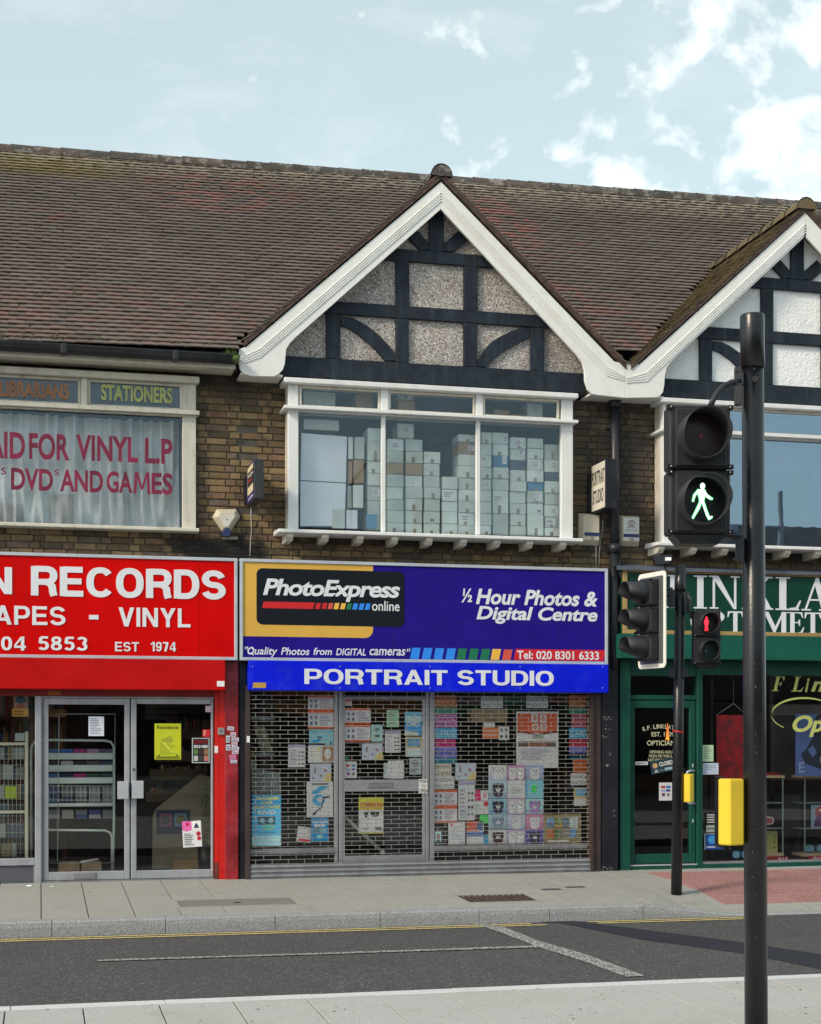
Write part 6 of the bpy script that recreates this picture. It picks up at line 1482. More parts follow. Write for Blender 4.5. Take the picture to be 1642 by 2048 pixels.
# door posters
pp(c4(905, 1115, 190, 320), WH, 'orange topped passport photo card, upper one on the shop door glass', idc); pp(c4(905, 1112, 325, 465), WH, 'orange topped passport photo card, lower one on the shop door glass', idc)
pp(c4(1118, 1212, 325, 465), (150, 182, 180), 'small teal leaflet beside the lower passport card', [('e', .5, .7, .25, .1, (60, 90, 100)), ('e', .5, .35, .25, .1, (70, 90, 90))])
pp(c4(1245, 1345, 205, 345), (150, 186, 160), 'pale green notice on the shop door', [('l', .15, .85, .15, .9, 7, (110, 140, 120))], cat='notice')
pp(c4(1393, 1533, 220, 415), (54, 140, 190), 'blue and white DVD poster at the right of the shop door', [('r', 0, 1, .86, 1, (70, 160, 200)), ('r', .02, .98, .6, .84, (170, 200, 205)), ('p', [(0, .0), (.8, 0), (.8, .12), (0, .2)], (190, 200, 180))], [('DVD', .12, .88, .38, .58, (190, 225, 240), .05)])
pp(c4(1400, 1535, 425, 588), (188, 200, 200), 'sheet with a blue picture in a gold border, on the shop door', [('r', .02, .98, .42, .98, (170, 150, 96)), ('r', .12, .88, .52, .9, (90, 140, 176)), ('e', .82, .5, .05, .05, (60, 50, 40)), ('r', .05, .95, .05, .32, (176, 196, 200))])
pp(c4(1232, 1360, 378, 555), (206, 200, 216), 'lilac price list on the shop door', prc)
pp(c4(1042, 1212, 480, 612), LIL, 'lilac voucher sheet on the shop door', lil)
pp(c4(900, 1000, 628, 765), (196, 206, 200), 'payment card stickers sheet low on the door glass', [('r', .12, .42, .68, .84, (170, 60, 50)), ('r', .56, .86, .68, .84, (40, 110, 170)), ('r', .12, .42, .46, .58, (150, 160, 190)), ('r', .56, .86, .48, .6, (40, 60, 130)), ('r', .2, .42, .18, .38, (120, 50, 120)), ('r', .62, .82, .18, .36, (90, 100, 90))], cat='sticker sheet')
pp(c4(1222, 1390, 640, 765), (178, 196, 190), 'grey card edge behind the blank white sheet', [('l', .02, .14, .2, .9, 5, (120, 130, 130))], Y=.03, cat='card'); pp(c4(1255, 1385, 620, 768), (206, 214, 216), 'blank white sheet at the bottom of the upper door glass', cat='sheet')
pp(c4(1432, 1530, 600, 735), (150, 166, 166), 'grey no smoking notice on the shop door', [('e', .5, .68, .28, .2, (120, 60, 66)), ('e', .5, .68, .22, .16, (150, 166, 166)), ('r', .3, .7, .66, .71, (40, 40, 44)), ('l', .12, .88, .12, .36, 2, (130, 90, 96))], cat='notice')
pp(c4(905, 958, 115, 170), (210, 206, 212), 'small red and white sticker at the top left of the shop door', [('r', .05, .95, .62, .95, (170, 40, 50)), ('l', .1, .9, .1, .55, 2, (160, 80, 90))], cat='sticker')
pp(c4(903, 936, 582, 614), (20, 110, 70), 'tiny green sticker on the shop door', cat='sticker')
pp(c4(1508, 1582, 772, 892), (196, 190, 196), 'handwritten PUSH TO OPEN label on the shop door', [], [('PUSH', .12, .98, .72, .94, (40, 36, 40), .01), ('TO', .3, .8, .40, .62, (150, 60, 60), .01), ('OPEN', .1, .98, .06, .3, (40, 36, 40), .01)], Y=-.02, cat='notice')
pp(c4(1015, 1218, 922, 1220), (202, 206, 196), 'yellow and white poster reading OVERSEAS VIDEO TAPES', [('r', 0, 1, .66, 1, (190, 184, 56)), ('r', 0, 1, .0, .05, (180, 176, 80)), ('p', [(.2, .58), (.4, .6), (.34, .46), (.28, .42)], (40, 44, 44)), ('p', [(.45, .6), (.85, .6), (.8, .48), (.6, .46), (.5, .52)], (50, 54, 54)), ('r', .66, .92, .1, .18, (60, 60, 60)), ('l', .15, .6, .1, .18, 1, (120, 120, 120))], [('OVERSEAS', .06, .94, .75, .86, (180, 46, 30), .02), ('VIDEO TAPES', .08, .93, .665, .74, (196, 120, 40), .01)])
x0, z0 = at(*[c4(905, 0, 1082, 0)[i] for i in (0, 2)], .04); x1, z1 = at(*[c4(1212, 0, 1372, 0)[i] for i in (0, 2)], .04)
q = MB(); q.tube([(x0, .045, z0), (x1, .045, z1)], .019, 8); q.tube([(x1-.015, .045, z1+.012), (x1+.02, .045, z1-.02)], [.034, .03], 8); q.build('lamp_tube', mat('pale_tube', (.42, .47, .44, 1), .5), label='pale tube leaning diagonally behind the lower door glass', cat='tube')
# right window: strips and posters
def strip(c, bg, label, lines, fg=(50, 44, 60), Y=.022):
    n_ = len(lines); wd = [(s_, .04, .96 if len(s_) > 4 else .9, 1-(i+.85)/n_, 1-(i+.25)/n_, fg, .005) for i, s_ in enumerate(lines)]
    pp(c, bg, label, (), wd, Y=Y, cat='paper strip', name='paper_strip')
for side, (ua, ub, uo) in (('left', (115, 305, 0)), ('right', (1225, 1402, 0))):
    g_ = side == 'left'
    strip(c5(ua, ub, 85, 182), (176, 110, 66), f'orange paper strip at the top of the {side} strip column', ['BIRTHDAY', 'CARDS'] if g_ else [' '] if False else ['PHOTO', 'GIFTS'], (120, 76, 50))
    strip(c5(ua, ub, 185, 238), (60, 126, 100), f'green paper strip reading PHOTO in the {side} strip column', ['PHOTO'], (36, 84, 66))
    strip(c5(ua+(0 if g_ else 18), ub, 241, 348), (172, 110, 158) if g_ else (176, 84, 92), f'{"mauve FREEDOM PASS" if g_ else "pinkish red PASS"} paper strip in the {side} strip column', ['FREEDOM', 'PASS'] if g_ else ['FREEDOM', 'PASS'], (96, 62, 100))
    strip(c5(ua, ub, 352, 442), (44, 138, 180), f'bright blue BLUE BADGE paper strip in the {side} strip column', [' BLUE BADGE '.strip()], (160, 200, 214))
    strip(c5(ua, ub-12, 447, 508), (176, 40, 104) if g_ else (170, 44, 66), f'{"magenta" if g_ else "crimson"} PHOTO paper strip in the {side} strip column', ['PHOTO'], (90, 24, 60))
    strip(c5(ua, ub-4, 511, 598), (112, 112, 178), f'violet BUS PASS paper strip in the {side} strip column', ['BUS PASS'], (52, 48, 104))
    strip(c5(ua, ub-4, 601, 642) if g_ else c5(ua, ub, 560, 608), (34, 120, 140), f'teal PHOTO paper strip in the {side} strip column', ['PHOTO'], (26, 74, 96))
strip(c5(115, 258, 645, 750), (190, 184, 168), 'cream DRIVING LICENSE strip under the left strip column', ['DRIVING', 'LICENSE'], (70, 66, 66)); strip(c5(1255, 1400, 613, 720), (182, 92, 48), 'orange DRIVING LICENSE strip in the right strip column', ['DRIVING', 'LICENSE'], (96, 50, 36))
strip(c5(113, 282, 753, 852), (196, 206, 202), 'white PASSPORT PHOTO\'S strip under the left strip column', ['PASSPORT', 'PHOTO\'S'], (70, 74, 78)); strip(c5(1237, 1402, 725, 822), (196, 206, 202), 'white PASSPORT PHOTO\'S strip at the foot of the right strip column', ['PASSPORT', 'PHOTO\'S'], (70, 74, 78))
strip(c5(500, 680, 92, 190), (186, 188, 186), 'white PASSPORT PHOTO\'S strip at the top, above the brown box', ['PASSPORT', 'PHOTO\'S'], (84, 84, 84)); strip(c5(873, 1050, 90, 188), (186, 192, 190), 'white PASSPORT PHOTO\'S strip at the top, above the large orange poster', ['PASSPORT', 'PHOTO\'S'], (84, 84, 84))
strip(c5(683, 870, 90, 150), (36, 74, 60), 'dark green strip between the two top PASSPORT strips', ['PHOTO'], (30, 60, 50)); strip(c5(300, 495, 90, 150), (74, 44, 60), 'dim mauve strip at the top left of the right window', ['PASS'], (60, 36, 50)); strip(c5(1055, 1220, 90, 150), (84, 40, 40), 'dim red strip at the top right of the right window', ['PASS'], (64, 34, 34))
pp(c5(108, 305, 862, 995), WH, 'orange edged passport card beside the door, upper one of two', idc); pp(c5(108, 305, 998, 1130), WH, 'orange edged passport card beside the door, lower one of two', idc)
pp(c5(315, 450, 785, 1110), (186, 198, 196), 'long pale price sheet left of the heart flyer', prc+[('l', .08, .9, .03, .3, 5, (150, 160, 165))])
pp(c5(290, 458, 640, 778), LIL, 'lilac voucher sheet above the long price sheet', lil)
a = rect(*c5(420, 720, 195, 308), .06); q = MB(); q.box(a[0], a[1], .06, .25, a[2], a[3]); q.build('cardboard_box', CARDB, label='brown cardboard box high in the right photo shop window', cat='cardboard box', bev=.004)
pp(c5(512, 645, 348, 440), (190, 106, 58), 'orange passport card under the brown box', [], [('Passport', .1, .95, .55, .8, (225, 215, 200), .01), ('Pictures', .1, .85, .2, .42, (225, 215, 200), .01)], cat='card'); pp(c5(518, 615, 308, 350), (196, 202, 210), 'small white card on top of the orange passport card', cat='card')
pp(c5(645, 732, 342, 452), (200, 206, 204), 'white sheet of four passport photographs', [('e', u, v, .13, .12, (74, 74, 70)) for u in (.28, .72) for v in (.27, .75)])
pp(c5(790, 1135, 218, 682), (204, 208, 222), 'large orange and white passport photo poster', [('r', .03, .97, .62, .97, (186, 80, 46)), ('p', [(.35, .82), (.5, .8), (.52, .96), (.36, .96)], (206, 206, 210)), ('p', [(.56, .8), (.72, .8), (.72, .94), (.56, .95)], (200, 200, 206)), ('r', .38, .53, .66, .78, (206, 206, 210)), ('r', .57, .72, .66, .78, (206, 206, 210))]+[('e', u, v, .045, .05, (176, 120, 100)) for u, v in ((.44, .89), (.64, .875), (.455, .72), (.645, .72))]+[('p', [(.03, .64), (.5, .58), (.97, .64), (.97, .66), (.5, .6), (.03, .66)], (60, 40, 40)), ('r', .05, .94, .38, .47, (92, 74, 66)), ('l', .1, .85, .14, .35, 6, (150, 150, 165))],
   [('COMPUTER', .37, .64, .555, .58, (80, 110, 70), .01), ('APPROVED', .37, .64, .52, .545, (80, 110, 70), .01), ('PASSPORT', .3, .72, .44, .465, (196, 110, 80), .02), ('PHOTOS', .3, .72, .39, .425, (196, 110, 80), .02)])
# the sheet of puppy prints: fifteen pictures
UC = (560, 716, 866, 1015); VC = (655, 782, 932, 1061, 1187, 1307)
pet = [(190, 196, 214), (176, 130, 170), (150, 160, 190), (160, 182, 200), (206, 210, 206), (120, 180, 200), (130, 176, 206), (190, 170, 196), (150, 190, 200), (150, 176, 190), (172, 176, 204), (186, 120, 160), (190, 196, 200), (180, 160, 196), (90, 84, 150)]
hd = [(200, 204, 214), (226, 220, 232), (226, 228, 238), (52, 50, 72), None, None, (40, 42, 70), (226, 216, 228), (150, 120, 170), (120, 130, 150), (216, 214, 232), (226, 220, 224), (66, 44, 44), (226, 224, 236), (40, 36, 60)]
rown = ['top', 'second', 'third', 'fourth', 'bottom']; coln = ['left', 'middle', 'right']
for j in range(5):
    for i in range(3):
        k = j*3+i; h_ = hd[k]; lay = [('p', [(0, 0), (1, 0), (1, .25), (.5, .38), (0, .3)], tuple(int(v*.86) for v in pet[k]))]
        if h_:
            ear = tuple(int(v*.75) for v in h_); two = k in (1, 7, 13)
            for cx_ in ((.28, .72) if two else (.52,)):
                r_ = .2 if two else .26
                lay += [('e', cx_, .28, r_*1.05, .26, h_), ('e', cx_-r_*.85, .62, r_*.35, .24, ear), ('e', cx_+r_*.85, .62, r_*.35, .24, ear), ('e', cx_, .58, r_, .27, h_), ('e', cx_-r_*.38, .64, .028, .045, (24, 22, 26)), ('e', cx_+r_*.38, .64, .028, .045, (24, 22, 26)), ('e', cx_, .47, r_*.45, .12, (226, 224, 230)), ('e', cx_, .52, .035, .04, (20, 18, 22))]
            words = ()
        elif k == 4: lay = [('l', .2, .85, .25, .6, 3, (120, 130, 120))]; words = ()
        else: lay = [('r', .35, .62, .3, .72, (40, 214, 70)), ('r', 0, .1, 0, 1, (90, 150, 190))]; words = ()
        pp(c5(UC[i]+2, UC[i+1]-2, VC[j]+2, VC[j+1]-2), pet[k], f'{"puppy picture print" if h_ else ("plain pale price card" if k == 4 else "blue card with green square")} in the puppy sheet, {rown[j]} row, {coln[i]}', lay, words, Y=.018, cat='print' if h_ else 'card', name='picture_print', grp='fifteen cards of the puppy print sheet')
pp(c5(452, 560, 865, 948), (216, 190, 206), 'pink heart flyer in the photo shop window', [('p', [(0, 0), (.45, 0), (.4, 1), (0, 1)], (196, 40, 96)), ('e', .75, .5, .1, .2, (190, 120, 140))], cat='flyer'); pp(c5(425, 572, 950, 1062), (200, 208, 200), 'white flyer with red heart under the pink flyer', [('e', .8, .75, .15, .2, (180, 44, 60)), ('l', .1, .6, .15, .8, 4, (150, 160, 150))], cat='flyer', Y=.026)
pp(c5(490, 562, 1068, 1136), (40, 205, 80), 'fluorescent green card left of the puppy sheet', cat='card'); pp(c5(232, 370, 1122, 1310), (192, 200, 208), 'white form standing at the foot of the right window', [('e', .2, .88, .09, .06, (180, 90, 96)), ('l', .15, .9, .2, .75, 5, (170, 178, 190)), ('e', .85, .08, .06, .04, (90, 110, 150))], cat='form')
pp(c5(383, 522, 1118, 1308), (196, 202, 208), 'orange and blue CLUB leaflet at the foot of the right window', [('r', 0, .78, .55, 1, (182, 72, 44)), ('r', 0, 1, .34, .52, (50, 96, 156)), ('r', .6, .95, .6, .95, (70, 90, 130))], [('CLUB', .25, .75, .57, .65, (230, 220, 215), .03)], cat='leaflet')
pp(c5(108, 190, 1187, 1312), (50, 60, 66), 'small black framed portrait at the foot of the right window', [('r', .2, .8, .15, .85, (130, 160, 165)), ('e', .5, .55, .2, .2, (96, 84, 80)), ('p', [(.2, .15), (.8, .15), (.65, .35), (.35, .35)], (60, 70, 80))], cat='portrait', name='framed_portrait', Y=.0, th=.015)
pp(c5(524, 560, 1235, 1308), (50, 140, 180), 'blue curved card left of the bottom puppy row', cat='card')
mm_ = [(110, 150, 190), (110, 130, 80), (80, 100, 120), (170, 190, 204), (176, 100, 56), (86, 110, 70), (120, 110, 100), (80, 130, 170)]
pp(c5(1012, 1320, 1062, 1302), (132, 116, 74), 'gold bordered collage of eight landscape pictures', [('r', .1+.2*(i % 4), .28+.2*(i % 4), .55-.37*(i//4)+.0, .88-.37*(i//4), mm_[i]) for i in range(8)]+[('r', .78, .92, .48, .92, (196, 206, 216)), ('l', .79, .91, .5, .9, 5, (130, 150, 170)), ('r', .1, .68, .06, .12, (190, 196, 190)), ('p', [(.3, .6), (.5, .7), (.5, .56), (.3, .56)], (170, 130, 60)), ('p', [(.1, .6), (.2, .78), (.28, .58)], (70, 96, 120))], cat='picture', name='collage')
pp(c5(1265, 1395, 842, 992), (190, 200, 196), 'sheet with beach picture in the right strip column', [('r', .02, .98, .4, .98, (176, 160, 110)), ('r', .15, .85, .55, .92, (100, 156, 190)), ('e', .75, .6, .08, .08, (50, 44, 40))])
q = MB(); a = rect(*c5(1125, 1185, 680, 875), .9); q.box(a[0], a[1], .9, .95, a[2], a[3]); q.build('curtain_strip', mat('dim_ochre', (.11, .065, .02, 1), .8), label='dim ochre strip hanging far inside the photo shop', cat='cloth')

# ================================================================== optician's shopfront
OYs = -.24
xo0, xo1 = at(1238, 1290, OYs)[0], 12.4
z_t, z_b = at(1450, 1271, OYs)[1], at(1450, 1319, OYs)[1]
gf = MB(); gf.box(xo0, xo1, OYs, -.02, z_b, z_t); gf = gf.build('fascia', GREENF, bev=.005, label='plain green fascia band under the optician sign', cat='fascia')
OS = -.20
a = (at(1247, 1200, OS)[0], 12.3, z_t+.004, at(1450, 1141, OS)[1])
sg3 = thing('shop_sign', 'dark green optician sign with white serif letters and gold border', 'shop sign', ((a[0]+a[1])/2, OS, a[2]))
q = MB(); q.box(a[0]+.05, a[1]-.05, OS+.012, OS+.04, a[2]+.035, a[3]-.04); q.build('panel', GREEND, sg3); q = MB(); q.box(a[0], a[1], OS+.041, 0, a[2], a[3]); q.build('sign_box', GREEN, sg3)
frame4(a[0], a[1], a[2], a[3], .045, OS-.008, OS+.04, GOLD, sg3)
q = MB(); q.add([(a[0]-.1, OS-.05, a[3]+.004), (a[1], OS-.05, a[3]+.004), (a[1], -.001, a[3]+.06), (a[0]-.1, -.001, a[3]+.06), (a[0]-.1, OS-.05, a[3]-.03), (a[1], OS-.05, a[3]-.03)], [(0, 1, 2, 3), (4, 5, 1, 0)]); q.build('flashing', LEAD, sg3)
# serif capitals drawn as pieces in a unit cell: list of polygons
def serif(ch):
    h = .045; S_ = []
    def st(x0, x1, z0=0, z1=1): S_.append([(x0, z0), (x1, z0), (x1, z1), (x0, z1)])
    def sf(x0, x1, z): S_.append([(x0, z), (x1, z), (x1, z+h), (x0, z+h)])
    if ch == 'I': st(.3, .7); sf(.08, .92, 0); sf(.08, .92, 1-h)
    elif ch == 'L': st(.16, .42); sf(.02, .56, 1-h); sf(.02, .9, 0); S_.append([(.55, h), (.86, h), (.98, .3), (.93, .3), (.78, .09), (.55, .07)])
    elif ch == 'F': st(.2, .5); sf(.02, .7, 0); sf(.05, 1, 1-h); S_.append([(.7, 1-h), (1, 1-h), (1.02, .72), (.96, .72), (.86, .9)]); st(.5, .74, .47, .52); S_.append([(.7, .49), (.78, .64), (.82, .64), (.82, .34), (.78, .34)])
    elif ch == 'N': st(.12, .19); st(.82, .89); sf(.02, .3, 0); S_.append([(.04, 1), (.30, 1), (.89, 0), (.80, 0), (.1, .96)]); sf(.70, 1.0, 1-h); sf(.0, .28, 1-h)
    elif ch == 'K': st(.12, .36); sf(.0, .48, 0); sf(.0, .48, 1-h); S_.append([(.36, .42), (.36, .5), (.78, .97), (.86, .97)]); S_.append([(.42, .56), (.58, .66), (.94, .03), (.66, .03)]); sf(.58, 1.0, 0); sf(.66, .98, 1-h)
    elif ch == 'A': S_.append([(.08, .02), (.15, .02), (.5, .9), (.54, 1), (.48, 1)]); S_.append([(.46, 1), (.56, 1), (.94, .02), (.68, .02), (.45, .75)]); st(.24, .72, .30, .35); sf(-.02, .3, 0); sf(.58, 1.04, 0)
    elif ch == 'T': st(.37, .63); sf(.22, .78, 0); S_.append([(.02, 1), (.98, 1), (1, .72), (.96, .72), (.86, .93), (.14, .93), (.04, .72), (0, .72)])
    elif ch == 'M': st(.08, .13); st(.76, .94); sf(0, .22, 0); sf(.66, 1.02, 0); S_.append([(.04, 1), (.24, 1), (.52, .3), (.46, 0), (.08, .97)]); S_.append([(.46, 0), (.50, 0), (.86, 1), (.80, 1), (.48, .22)]); sf(.78, 1.02, 1-h); sf(-.02, .2, 1-h)
    elif ch == 'E': st(.14, .40); sf(.0, .9, 0); sf(.0, .88, 1-h); S_.append([(.6, h), (.9, h), (1, .3), (.95, .3), (.8, .09)]); S_.append([(.6, 1-h), (.88, 1-h), (.93, .74), (.89, .74), (.78, .92)]); st(.40, .66, .49, .54); S_.append([(.62, .52), (.70, .66), (.74, .66), (.74, .36), (.70, .36)])
    elif ch in 'OP':
        def ring(cx_, cz_, rx, rz, ix, iz, a0=0, a1=2*pi, n=22):
            for i in range(n):
                t0, t1 = a0+(a1-a0)*i/n, a0+(a1-a0)*(i+1)/n
                S_.append([(cx_+rx*cos(t0), cz_+rz*sin(t0)), (cx_+rx*cos(t1), cz_+rz*sin(t1)), (cx_+ix*cos(t1), cz_+iz*sin(t1)), (cx_+ix*cos(t0), cz_+iz*sin(t0))])
        if ch == 'O': ring(.5, .5, .5, .52, .26, .46)
        else: st(.14, .38); sf(.0, .52, 0); sf(.0, .4, 1-h); ring(.42, .73, .5, .27, .26, .21, -pi/2, pi/2, 12)
    return S_
def serif_text(chars, Y, m, par, th=.006, sh=0):
    for ch, p0, p1, q0, q1 in chars:
        x0, x1, z0, z1 = rect(p0, p1, q0, q1, Y); q = MB()
        for i, pg in enumerate(serif(ch)): q.prism([(x0+(x1-x0)*u+(z1-z0)*v*sh, z0+(z1-z0)*v) for u, v in pg], Y-th-.0004*(i if ch not in 'O' else 0), Y)
        q.build('letter', m, par)
zz1 = lambda p: 1152+(p-1400)*.02
serif_text([(c_, a_, b_, zz1(a_)-.5, zz1(a_)+65.5) for c_, a_, b_ in (('L', 1332, 1384), ('I', 1385, 1416), ('N', 1418, 1479), ('K', 1484, 1546), ('L', 1550, 1603), ('A', 1604, 1662))], OS+.0115, SIGNW, sg3)
serif_text([(c_, a_, b_, 1222+(a_-1400)*.015, 1264.5+(a_-1400)*.015) for c_, a_, b_ in (('O', 1381, 1415), ('P', 1418, 1451), ('T', 1455, 1486), ('O', 1488, 1523), ('M', 1524, 1575), ('E', 1576, 1608), ('T', 1609, 1642))], OS+.0115, SIGNW, sg3)
# frame, door and window
OY = -.02
Xo = lambda px, Y=OY: at(px, 1550, Y)[0]; Zo = lambda py, px=1400: at(px, py, OY)[1]
os_ = thing('shopfront', 'green timber optician shopfront with glazed door and large window', 'shopfront', (8.5, 0, 0))
ztp = z_b-.006
for (a_, b_, y_) in ((1237, 1258, OY-.05), (1393, 1404, OY-.02)):
    q = MB(); q.box(Xo(a_), Xo(b_), y_, .1, -.03, ztp); q.build('jamb', GREEN, os_, bev=.006)
q = MB(); q.box(Xo(1258)+.002, Xo(1393)-.002, OY, .08, Zo(1352, 1325), ztp); q.build('head', GREEN, os_, bev=.004)
q = MB(); q.box(Xo(1258)+.002, Xo(1393)-.002, OY, .08, Zo(1400, 1325)+.004, Zo(1390, 1325)); q.build('transom', GREEN, os_, bev=.004)
q = MB(); q.box(Xo(1258), Xo(1393), OY+.04, OY+.046, Zo(1390, 1325), Zo(1352, 1325)); q.build('pane', GLASSS, os_)
q = MB(); q.box(Xo(1404)+.002, 12.3, OY, .08, Zo(1351, 1550), ztp); q.build('head', GREEN, os_, bev=.004)
q = MB(); q.box(Xo(1404)+.002, 12.3, OY-.02, .1, -.03, Zo(1725, 1550)); q.build('plinth', GREEN, os_, bev=.006)
q = MB(); q.box(Xo(1404)+.002, 12.3, OY-.005, .1, Zo(1725, 1550)+.001, Zo(1721, 1550)); q.build('window_bead', ALUD, os_)
q = MB(); q.box(Xo(1404), 12.3, OY+.04, OY+.046, Zo(1721, 1550), Zo(1351, 1550)); q.build('pane', GLASSS, os_)
q = MB(); q.box(Xo(1258)+.002, Xo(1393)-.002, OY-.02, .1, -.04, Zo(1731, 1325)); q.build('plinth', GREEN, os_, bev=.004)
q = MB(); q.box(Xo(1258)+.002, Xo(1393)-.002, OY-.024, .1, Zo(1731, 1325)+.001, Zo(1728.5, 1325)); q.build('threshold_strip', HANDLE, os_)
q = MB(); q.box(xo0-.01, 12.3, -.08, .2, -.09, -.04); q.build('stone_step', SLAB, os_)
d0, d1_ = Zo(1727, 1325), Zo(1401, 1325); g0, g1 = Zo(1708, 1325), Zo(1416, 1325)
q = MB(); x0, x1, a0, a1 = Xo(1259.5), Xo(1392), Xo(1270), Xo(1380)
q.box(x0, a0, OY+.008, .05, d0, d1_); q.box(a1, x1, OY+.008, .05, d0, d1_); q.box(a0, a1, OY+.008, .05, d0, g0); q.box(a0, a1, OY+.008, .05, g1, d1_)
od = q.build('door', GREEN, os_, bev=.005)
q = MB(); q.box(a0-.005, a1+.005, OY+.03, OY+.036, g0-.005, g1+.005); q.build('pane', GLASSS, od)
hy = OY-.05
q = MB()
for py in (1541.5, 1607): 
    s_ = 3 if py < 1600 else -4; q.tube([(*at(1391, py, OY)[:1], OY+.01, at(1391, py, OY)[1]), (at(1380, py, hy)[0], hy, at(1380, py, hy)[1]), (at(1373, py, hy)[0], hy-.01, at(1373, py+s_, hy)[1])], .011, 8)
q.tube([(at(1373, 1544, hy)[0], hy-.01, at(1373, 1544, hy)[1]), (at(1373, 1603, hy)[0], hy-.01, at(1373, 1603, hy)[1])], .011, 8); q.build('handle', HANDLE, od)
q = MB()
for py in (1531, 1642): xx, z_ = at(1386, py, OY); q.box(xx-.007, xx+.007, OY-.0, OY+.01, z_-.02, z_+.02)
q.build('lock_plate', HANDLE, od)
def gtext(s_, a_, b_, c_, d_, off=.012, Y=OY+.029, m=LETC, par=None, sh=0): return text(s_, a_, b_, c_, d_, Y, m, par or od, off, sh, th=0)
arc = 'R.F. LINKLATER'
pxs = 1286; wds = {'.': 2.4, ' ': 3, 'I': 3.2}
cur = 1286.5
for ch in arc:
    w_ = wds.get(ch, 6.4)
    if ch != ' ':
        t_ = (cur+w_/2-1325)/39; y_ = 1452-7*(1-t_*t_)+3.5
        hh = 8.5 if ch != '.' else 1.6; yb_ = y_+8.5
        X0_, Z0_ = at(cur, yb_, OY+.029); X1__, _z = at(cur+w_-1, yb_, OY+.029); Z1_ = at(cur, yb_-hh, OY+.029)[1]
        q = MB(); put_text(q, ch, 0, X1__-X0_, 0, Z1_-Z0_, 0, .015); q.xform(Matrix.Translation((X0_, OY+.029, Z0_)) @ Matrix.Rotation(t_*radians(18), 4, 'Y')); q.build('letter', LETC, od)
    cur += w_
gtext('EST. 1909', 1303, 1348, 1464, 1473); gtext('OPTICIANS', 1294, 1356, 1481, 1491); gtext('OPENING HOURS', 1299, 1352, 1501, 1507, .008); gtext('MON FRI 9.00-5.30', 1298, 1352, 1509, 1515, .008); gtext('SATURDAY 9.00-1.00', 1296, 1356, 1517, 1522.5, .008)
ow = os_
serif_text([('F', 1543, 1563, 1353, 1382), ('L', 1582, 1606, 1353.5, 1383)], OY+.039, LETY, ow, .001, .25); text('i', 1610, 1619, 1356, 1384, OY+.038, LETY, ow, .03, .3, th=0); text('nklater', 1622, 1765, 1354, 1384, OY+.038, LETY, ow, .03, .3, th=0)
text('Optometrist', 1585, 1835, 1431, 1474, OY+.038, LETY, ow, .03, .3, th=0)
q = MB(); n_ = 40; prev = None; cxe, cye, rxe, rye = 1608, 1429, 65, 33
pts = []
for i in range(n_+1):
    t_ = radians(-100-(200)*i/n_ + 0) ; 
    t_ = radians(258-220*i/n_) if False else radians(232+ (-232+20)*i/n_ )
    pts.append((cxe+rxe*cos(t_), cye-rye*sin(t_), 1.1+2.2*sin(pi*i/n_)))
for i in range(n_):
    (x_a, y_a_, w_a), (x_b, y_b, w_b) = pts[i], pts[i+1]
    A = [at(x_a, y_a_-w_a/1.6, OY+.038), at(x_b, y_b-w_b/1.6, OY+.038), at(x_b, y_b+w_b/1.6, OY+.038), at(x_a, y_a_+w_a/1.6, OY+.038)]
    q.add([(p[0], OY+.038, p[1]) for p in A], [(3, 2, 1, 0)])
q.build('window_logo', LETY, ow)
# papers on the optician's glass
PO = OY+.026
paper(1301, 1348, 1519, 1545, OY+.02, (30, 58, 70), 'tilted dark CLOSED sign on the optician door', [('e', .2, .62, .11, .2, (206, 160, 110)), ('p', [(.12, .08), (.32, .08), (.26, .32), (.18, .3)], (160, 170, 170)), ('r', .58, .95, .12, .32, (150, 180, 190)), ('l', .38, .56, .1, .3, 1, (120, 130, 130))], [('CLOSED', .38, .97, .5, .82, (225, 225, 220), .03)], cat='sign', name='closed_sign', ang=-10)
paper(1270.5, 1296, 1523, 1530, PO, (190, 196, 200), 'thin white sticker at the left of the optician door glass', [('l', .1, .9, .2, .8, 1, (120, 120, 130))], cat='sticker', name='sticker')
paper(1318, 1344, 1565, 1601, PO, (206, 206, 210), 'payment cards sticker on the optician door', [('r', .15, .48, .68, .82, (170, 50, 60)), ('r', .54, .9, .68, .82, (40, 110, 180)), ('r', .15, .48, .5, .6, (140, 150, 190)), ('r', .54, .86, .5, .62, (40, 60, 140)), ('r', .22, .45, .24, .42, (120, 50, 120)), ('r', .62, .8, .26, .4, (90, 110, 90))], cat='sticker', name='sticker')
paper(1404.5, 1427, 1490, 1523, PO, (176, 206, 172), 'pale green notice on the optician window', [('l', .2, .85, .15, .92, 8, (110, 140, 110))], cat='notice', name='notice')
paper(1405.5, 1437, 1526, 1549, PO, (186, 200, 220), 'pale blue note under the green notice', [('l', .15, .85, .35, .85, 3, (140, 150, 170))], cat='notice', name='notice')
paper(1412, 1445, 1626, 1649, PO, (14, 16, 18), 'black sticker with white print low on the optician window', [('l', .05, .95, .1, .95, 4, (200, 200, 200))], cat='sticker', name='sticker'); paper(1412, 1445, 1650, 1664, PO, (150, 164, 156), 'grey sticker under the black one', [('l', .1, .9, .3, .7, 1, (70, 80, 76))], cat='sticker', name='sticker')
paper(1409, 1445, 1667, 1699, PO, (24, 66, 140), 'blue square sticker with light disc, low on the optician window', [('r', 0, 1, .97, 1, (190, 200, 210)), ('r', 0, .04, 0, 1, (190, 200, 210)), ('e', .42, .62, .25, .27, (40, 140, 214)), ('l', .1, .95, .08, .24, 1, (190, 200, 220))], [('2013', .26, .58, .55, .68, (120, 190, 230), .01)], cat='sticker', name='sticker')
